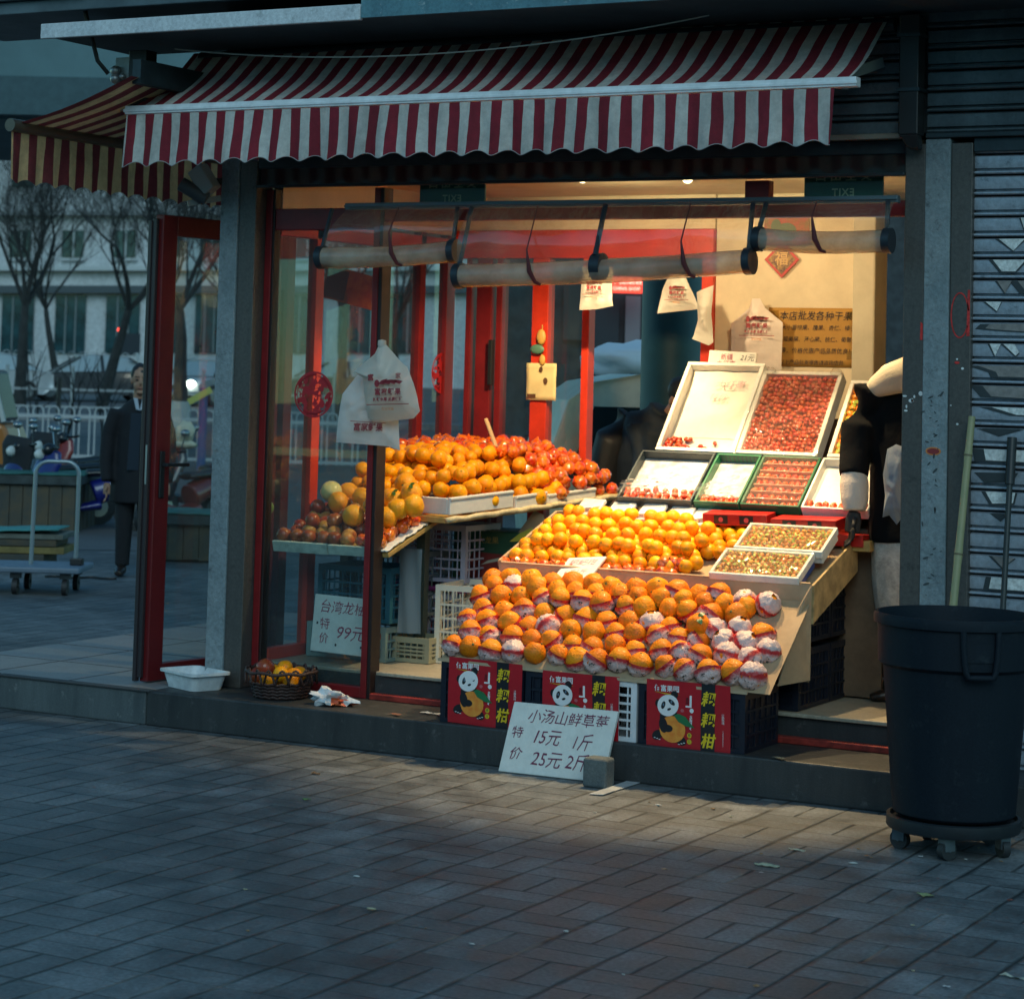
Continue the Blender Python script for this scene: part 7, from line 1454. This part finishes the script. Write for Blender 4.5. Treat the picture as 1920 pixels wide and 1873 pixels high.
scooter('blue and black scooter with a dark leg apron beside the wooden crate', 120, 25.2, .5, (.008, .014, .12), (.01, .011, .014)); scooter('black scooter with bright mirrors parked next to the blue one', 150, 26.6, .9, (.015, .016, .02), (.012, .012, .015)); scooter('red scooter half hidden behind the man in the overcoat', 190, 27.5, .6, (.22, .02, .015)); scooter('blue scooter with its tail beside the man', 178, 24.6, .25, (.007, .012, .14))
scooter('red and white scooter with a pale furry cover seen through the door glass', 362, 24.5, 1.0, (.14, .02, .02), (.03, .03, .035)); scooter('black scooter behind the furry covered one, through the door glass', 395, 26, .8, (.02, .02, .025))
p = st(360, 24.2); t = thing('furry_helmet', 'pale furry headrest on the scooter seen through the door glass', 'cover', p+Vector((0, 0, 1.0))); g = MB(); g.ell(p+Vector((0, 0, 1.07)), .10, .10, .12, 18, 12, dis=.25); g.ell(p+Vector((0, 0, .95)), .13, .10, .05, 14, 8, dis=.3, seed=2); g.build('fur', FURW, t, smooth=180)
tp = st(15, 27); t = thing('cargo_tricycle', 'orange cargo tricycle with a dark cab at the left edge of the photo', 'tricycle', tp); F = lambda s, d_, z: tp+E1*s+E2*d_+Vector((0, 0, z))
g = MB(); g.prism([F(-.9, 0, .35), F(.17, 0, .35), F(.16, 0, .72), F(.05, 0, 1.0), F(-.9, 0, 1.02)], E2*1.0); g.build('body', mat('orange_trike_paint', (.36, .12, .015), .35, coat=.4), t, bevel=.05)
g = MB(); g.prism([F(-.9, .05, 1.03), F(.02, .05, 1.03), F(-.14, .05, 1.62), F(-.9, .05, 1.66)], E2*.9); g.build('cab', mat('dark_cab', (.015, .02, .025), .25), t, bevel=.04); g = MB(); g.bar(F(.04, -.01, 1.03), F(-.14, -.01, 1.64), .05); g.build('cab_pillar', mat('pale_pillar', (.45, .46, .44), .5), t)
for s in (-.65, .02): g = MB(); g.tube([F(s, -.04, .27), F(s, .1, .27)], .27, 20); g.build('wheel', TYRE, t, smooth=50)
# wooden crates, boards and trolley on the paving
WDK = mat('weathered_planks', (.10, .075, .045), .8, col2=(.05, .055, .05), vscale=5, bump=.3, bscale=30); GTARP = mat('green_tarp', (.03, .13, .11), .6, var=.25, vscale=4, bump=.2, bscale=9)
def woodbox(label, px0, px1, ybase, h, dep, lid=GTARP):
    p1 = atz((px0+px1)/2, ybase, 0); d = (Vector((p1.x, p1.y, 0))-Vector((CAM.x, CAM.y, 0))).dot(E2); a, b = st(px0, d, 0), st(px1, d, 0); t = thing('wooden_crate', label, 'crate', (a+b)/2); L = (b-a).length; F = lambda s, y, z: a+E1*s+E2*y+Vector((0, 0, z))
    g = MB(); n = int(L/.13)
    for i in range(n): s0 = i*L/n; g.obox(lambda u, v, w: F(u, v, w), s0+.004, s0+L/n-.004, 0, .022, .02+.004*(i % 3), h)
    for i in range(5): s0 = i*dep/5; g.obox(lambda u, v, w: F(u, v, w), L-.022, L, .023+s0, s0+dep/5-.004, .02, h)
    g.obox(lambda u, v, w: F(u, v, w), .01, L-.023, .03, dep, .03, h-.01); g.build('plank_wall', WDK, t)
    g = MB(); g.obox(lambda u, v, w: F(u, v, w), -.05, L+.05, -.05, dep, h+.001, h+.10); g.build('top_frame', mat('dark_beam', (.04, .05, .05), .8, var=.3), t, bevel=.01)
    g = MB(); g.grid(lambda u, v: F(-.06+(L+.12)*u, -.06+dep*v, h+.11+.02*noise.noise(Vector((u*6, v*4, px0*.1)))), 20, 8); g.build('tarp_cover', lid, t, smooth=180, solid=.01); return t
woodbox('large planked wooden crate with a dark green cover behind the trolley', -60, 160, 1003, .52, 1.2); woodbox('planked box with a green cover seen through the lower door glass', 306, 480, 1056, .34, .9)
t = thing('board_stack', 'low stack of old boards with a teal sheet behind the trolley', 'boards', st(40, 20.3, 0)); F = lambda s, y, z: st(-60, 20.0, 0)+E1*s+E2*y+Vector((0, 0, z))
for k, (s1, z0, z1, m) in enumerate(((.82, .02, .14, WDK), (1.0, .145, .20, mat('yellowed_board', (.2, .15, .05), .8, var=.2)), (.92, .205, .26, WDK), (.98, .265, .31, mat('grey_board', (.13, .14, .12), .8, var=.2)))): g = MB(); g.obox(lambda u, v, w: F(u, v, w), 0, s1*.93, .02*k, .6, z0, z1); g.build('board', m, t, bevel=.006)
g = MB(); g.grid(lambda u, v: F(.86*u, .02+.6*v, .325+.025*u+.01*noise.noise(Vector((u*4, v*4, 0)))), 14, 8); g.build('teal_sheet', mat('teal_sheet', (.06, .26, .24), .5, var=.15), t, smooth=180, solid=.008)
ty = thing('platform_trolley', 'blue grey platform trolley with a bent tube handle on the paving', 'trolley', st(80, 18.2, 0)); dT = 17.9; F = lambda s, y, z: st(-70, dT, 0)+E1*s+E2*y+Vector((0, 0, z))
SC_ = dT/FPX; TW = 243*SC_
g = MB(); g.obox(lambda u, v, w: F(u, v, w), 0, TW, 0, .62, .17, .215); g.build('deck', mat('blue_grey_deck', (.14, .19, .25), .45, var=.12, vscale=5), ty, bevel=.012)
HT = mat('handle_tube', (.30, .36, .38), .35, .5); x0, x1 = (70+70)*SC_, (70+152)*SC_; zt = .215+.80; r_ = .10
g = MB(); g.tube([F(x0-.01, .3, .21), F(x0, .3, zt-r_)]+[F(x0+r_-r_*cos(pi/2*i/5), .3, zt-r_+r_*sin(pi/2*i/5)) for i in range(1, 6)]+[F(x1-r_+r_*sin(pi/2*i/5), .3, zt-r_+r_*cos(pi/2*i/5)) for i in range(0, 6)]+[F(x1, .3, zt-r_-.01), F(x1, .3, .21)], .0165, 10); g.build('handle', HT, ty, smooth=60)
for s in (.5, 1.0*TW-.12):
    for y in (.08, .54): g = MB(); g.tube([F(s-.02, y, .062), F(s+.02, y, .062)], .062, 16); k = g.build('caster', TYRE, ty, smooth=50); g = MB(); g.obox(lambda u, v, w: F(u, v, w), s-.04, s+.04, y-.03, y+.03, .125, .169); g.tube([F(s-.028, y, .062), F(s+.028, y, .062)], .014, 8); g.build('fork', DKSTEEL, k)
g = MB(); g.obox(lambda u, v, w: F(u, v, w), x1-.04, x1+.06, .26, .34, .2155, .27); g.build('handle_socket', BLACK, ty, bevel=.008)
t = thing('dropped_cable', 'thin dark cable lying across the paving behind the trolley', 'cable', st(190, 19.6, .01)); g = MB(); g.tube([st(110+12*i, 19.4+.05*math.sin(i*1.1), .012) for i in range(12)], .01, 6); g.build('cable', BLACK, t, smooth=60)
t = thing('blue_sign_post', 'blue post with a yellow arrow plate seen through the door glass', 'sign', st(392, 36)); p = st(392, 36); g = MB(); g.tube([p, p+Vector((0, 0, 1.3))], .07, 10); g.build('post', mat('blue_post', (.02, .07, .2), .5), t, smooth=50); g = MB(); fr = frame(p+Vector((0, 0, 1.2))-E2*.08, E1+Vector((0, 0, .6)), Vector((0, 0, 1))-E1*.6); g.obox(fr, -.25, .15, -.05, .05, 0, .02); g.build('arrow_plate', mat('yellow_plate', (.5, .45, .1), .5), t)

# building across the plaza, only mirrored in the glass
t = thing('building', 'plain grey building across the plaza mirrored in the shop glass', 'building', (0, -34, 0)); g = MB(); g.box(-60, 70, -40, -34, 0, 8); g.build('facade', mat('plaza_facade', (.34, .37, .38), .8, var=.2, vscale=.4), t)
for k in range(16): g = MB(); g.box(-40+k*6, -37+k*6, -33.98, -33.9, 1, 3.6); g.build('window', WIND, t)
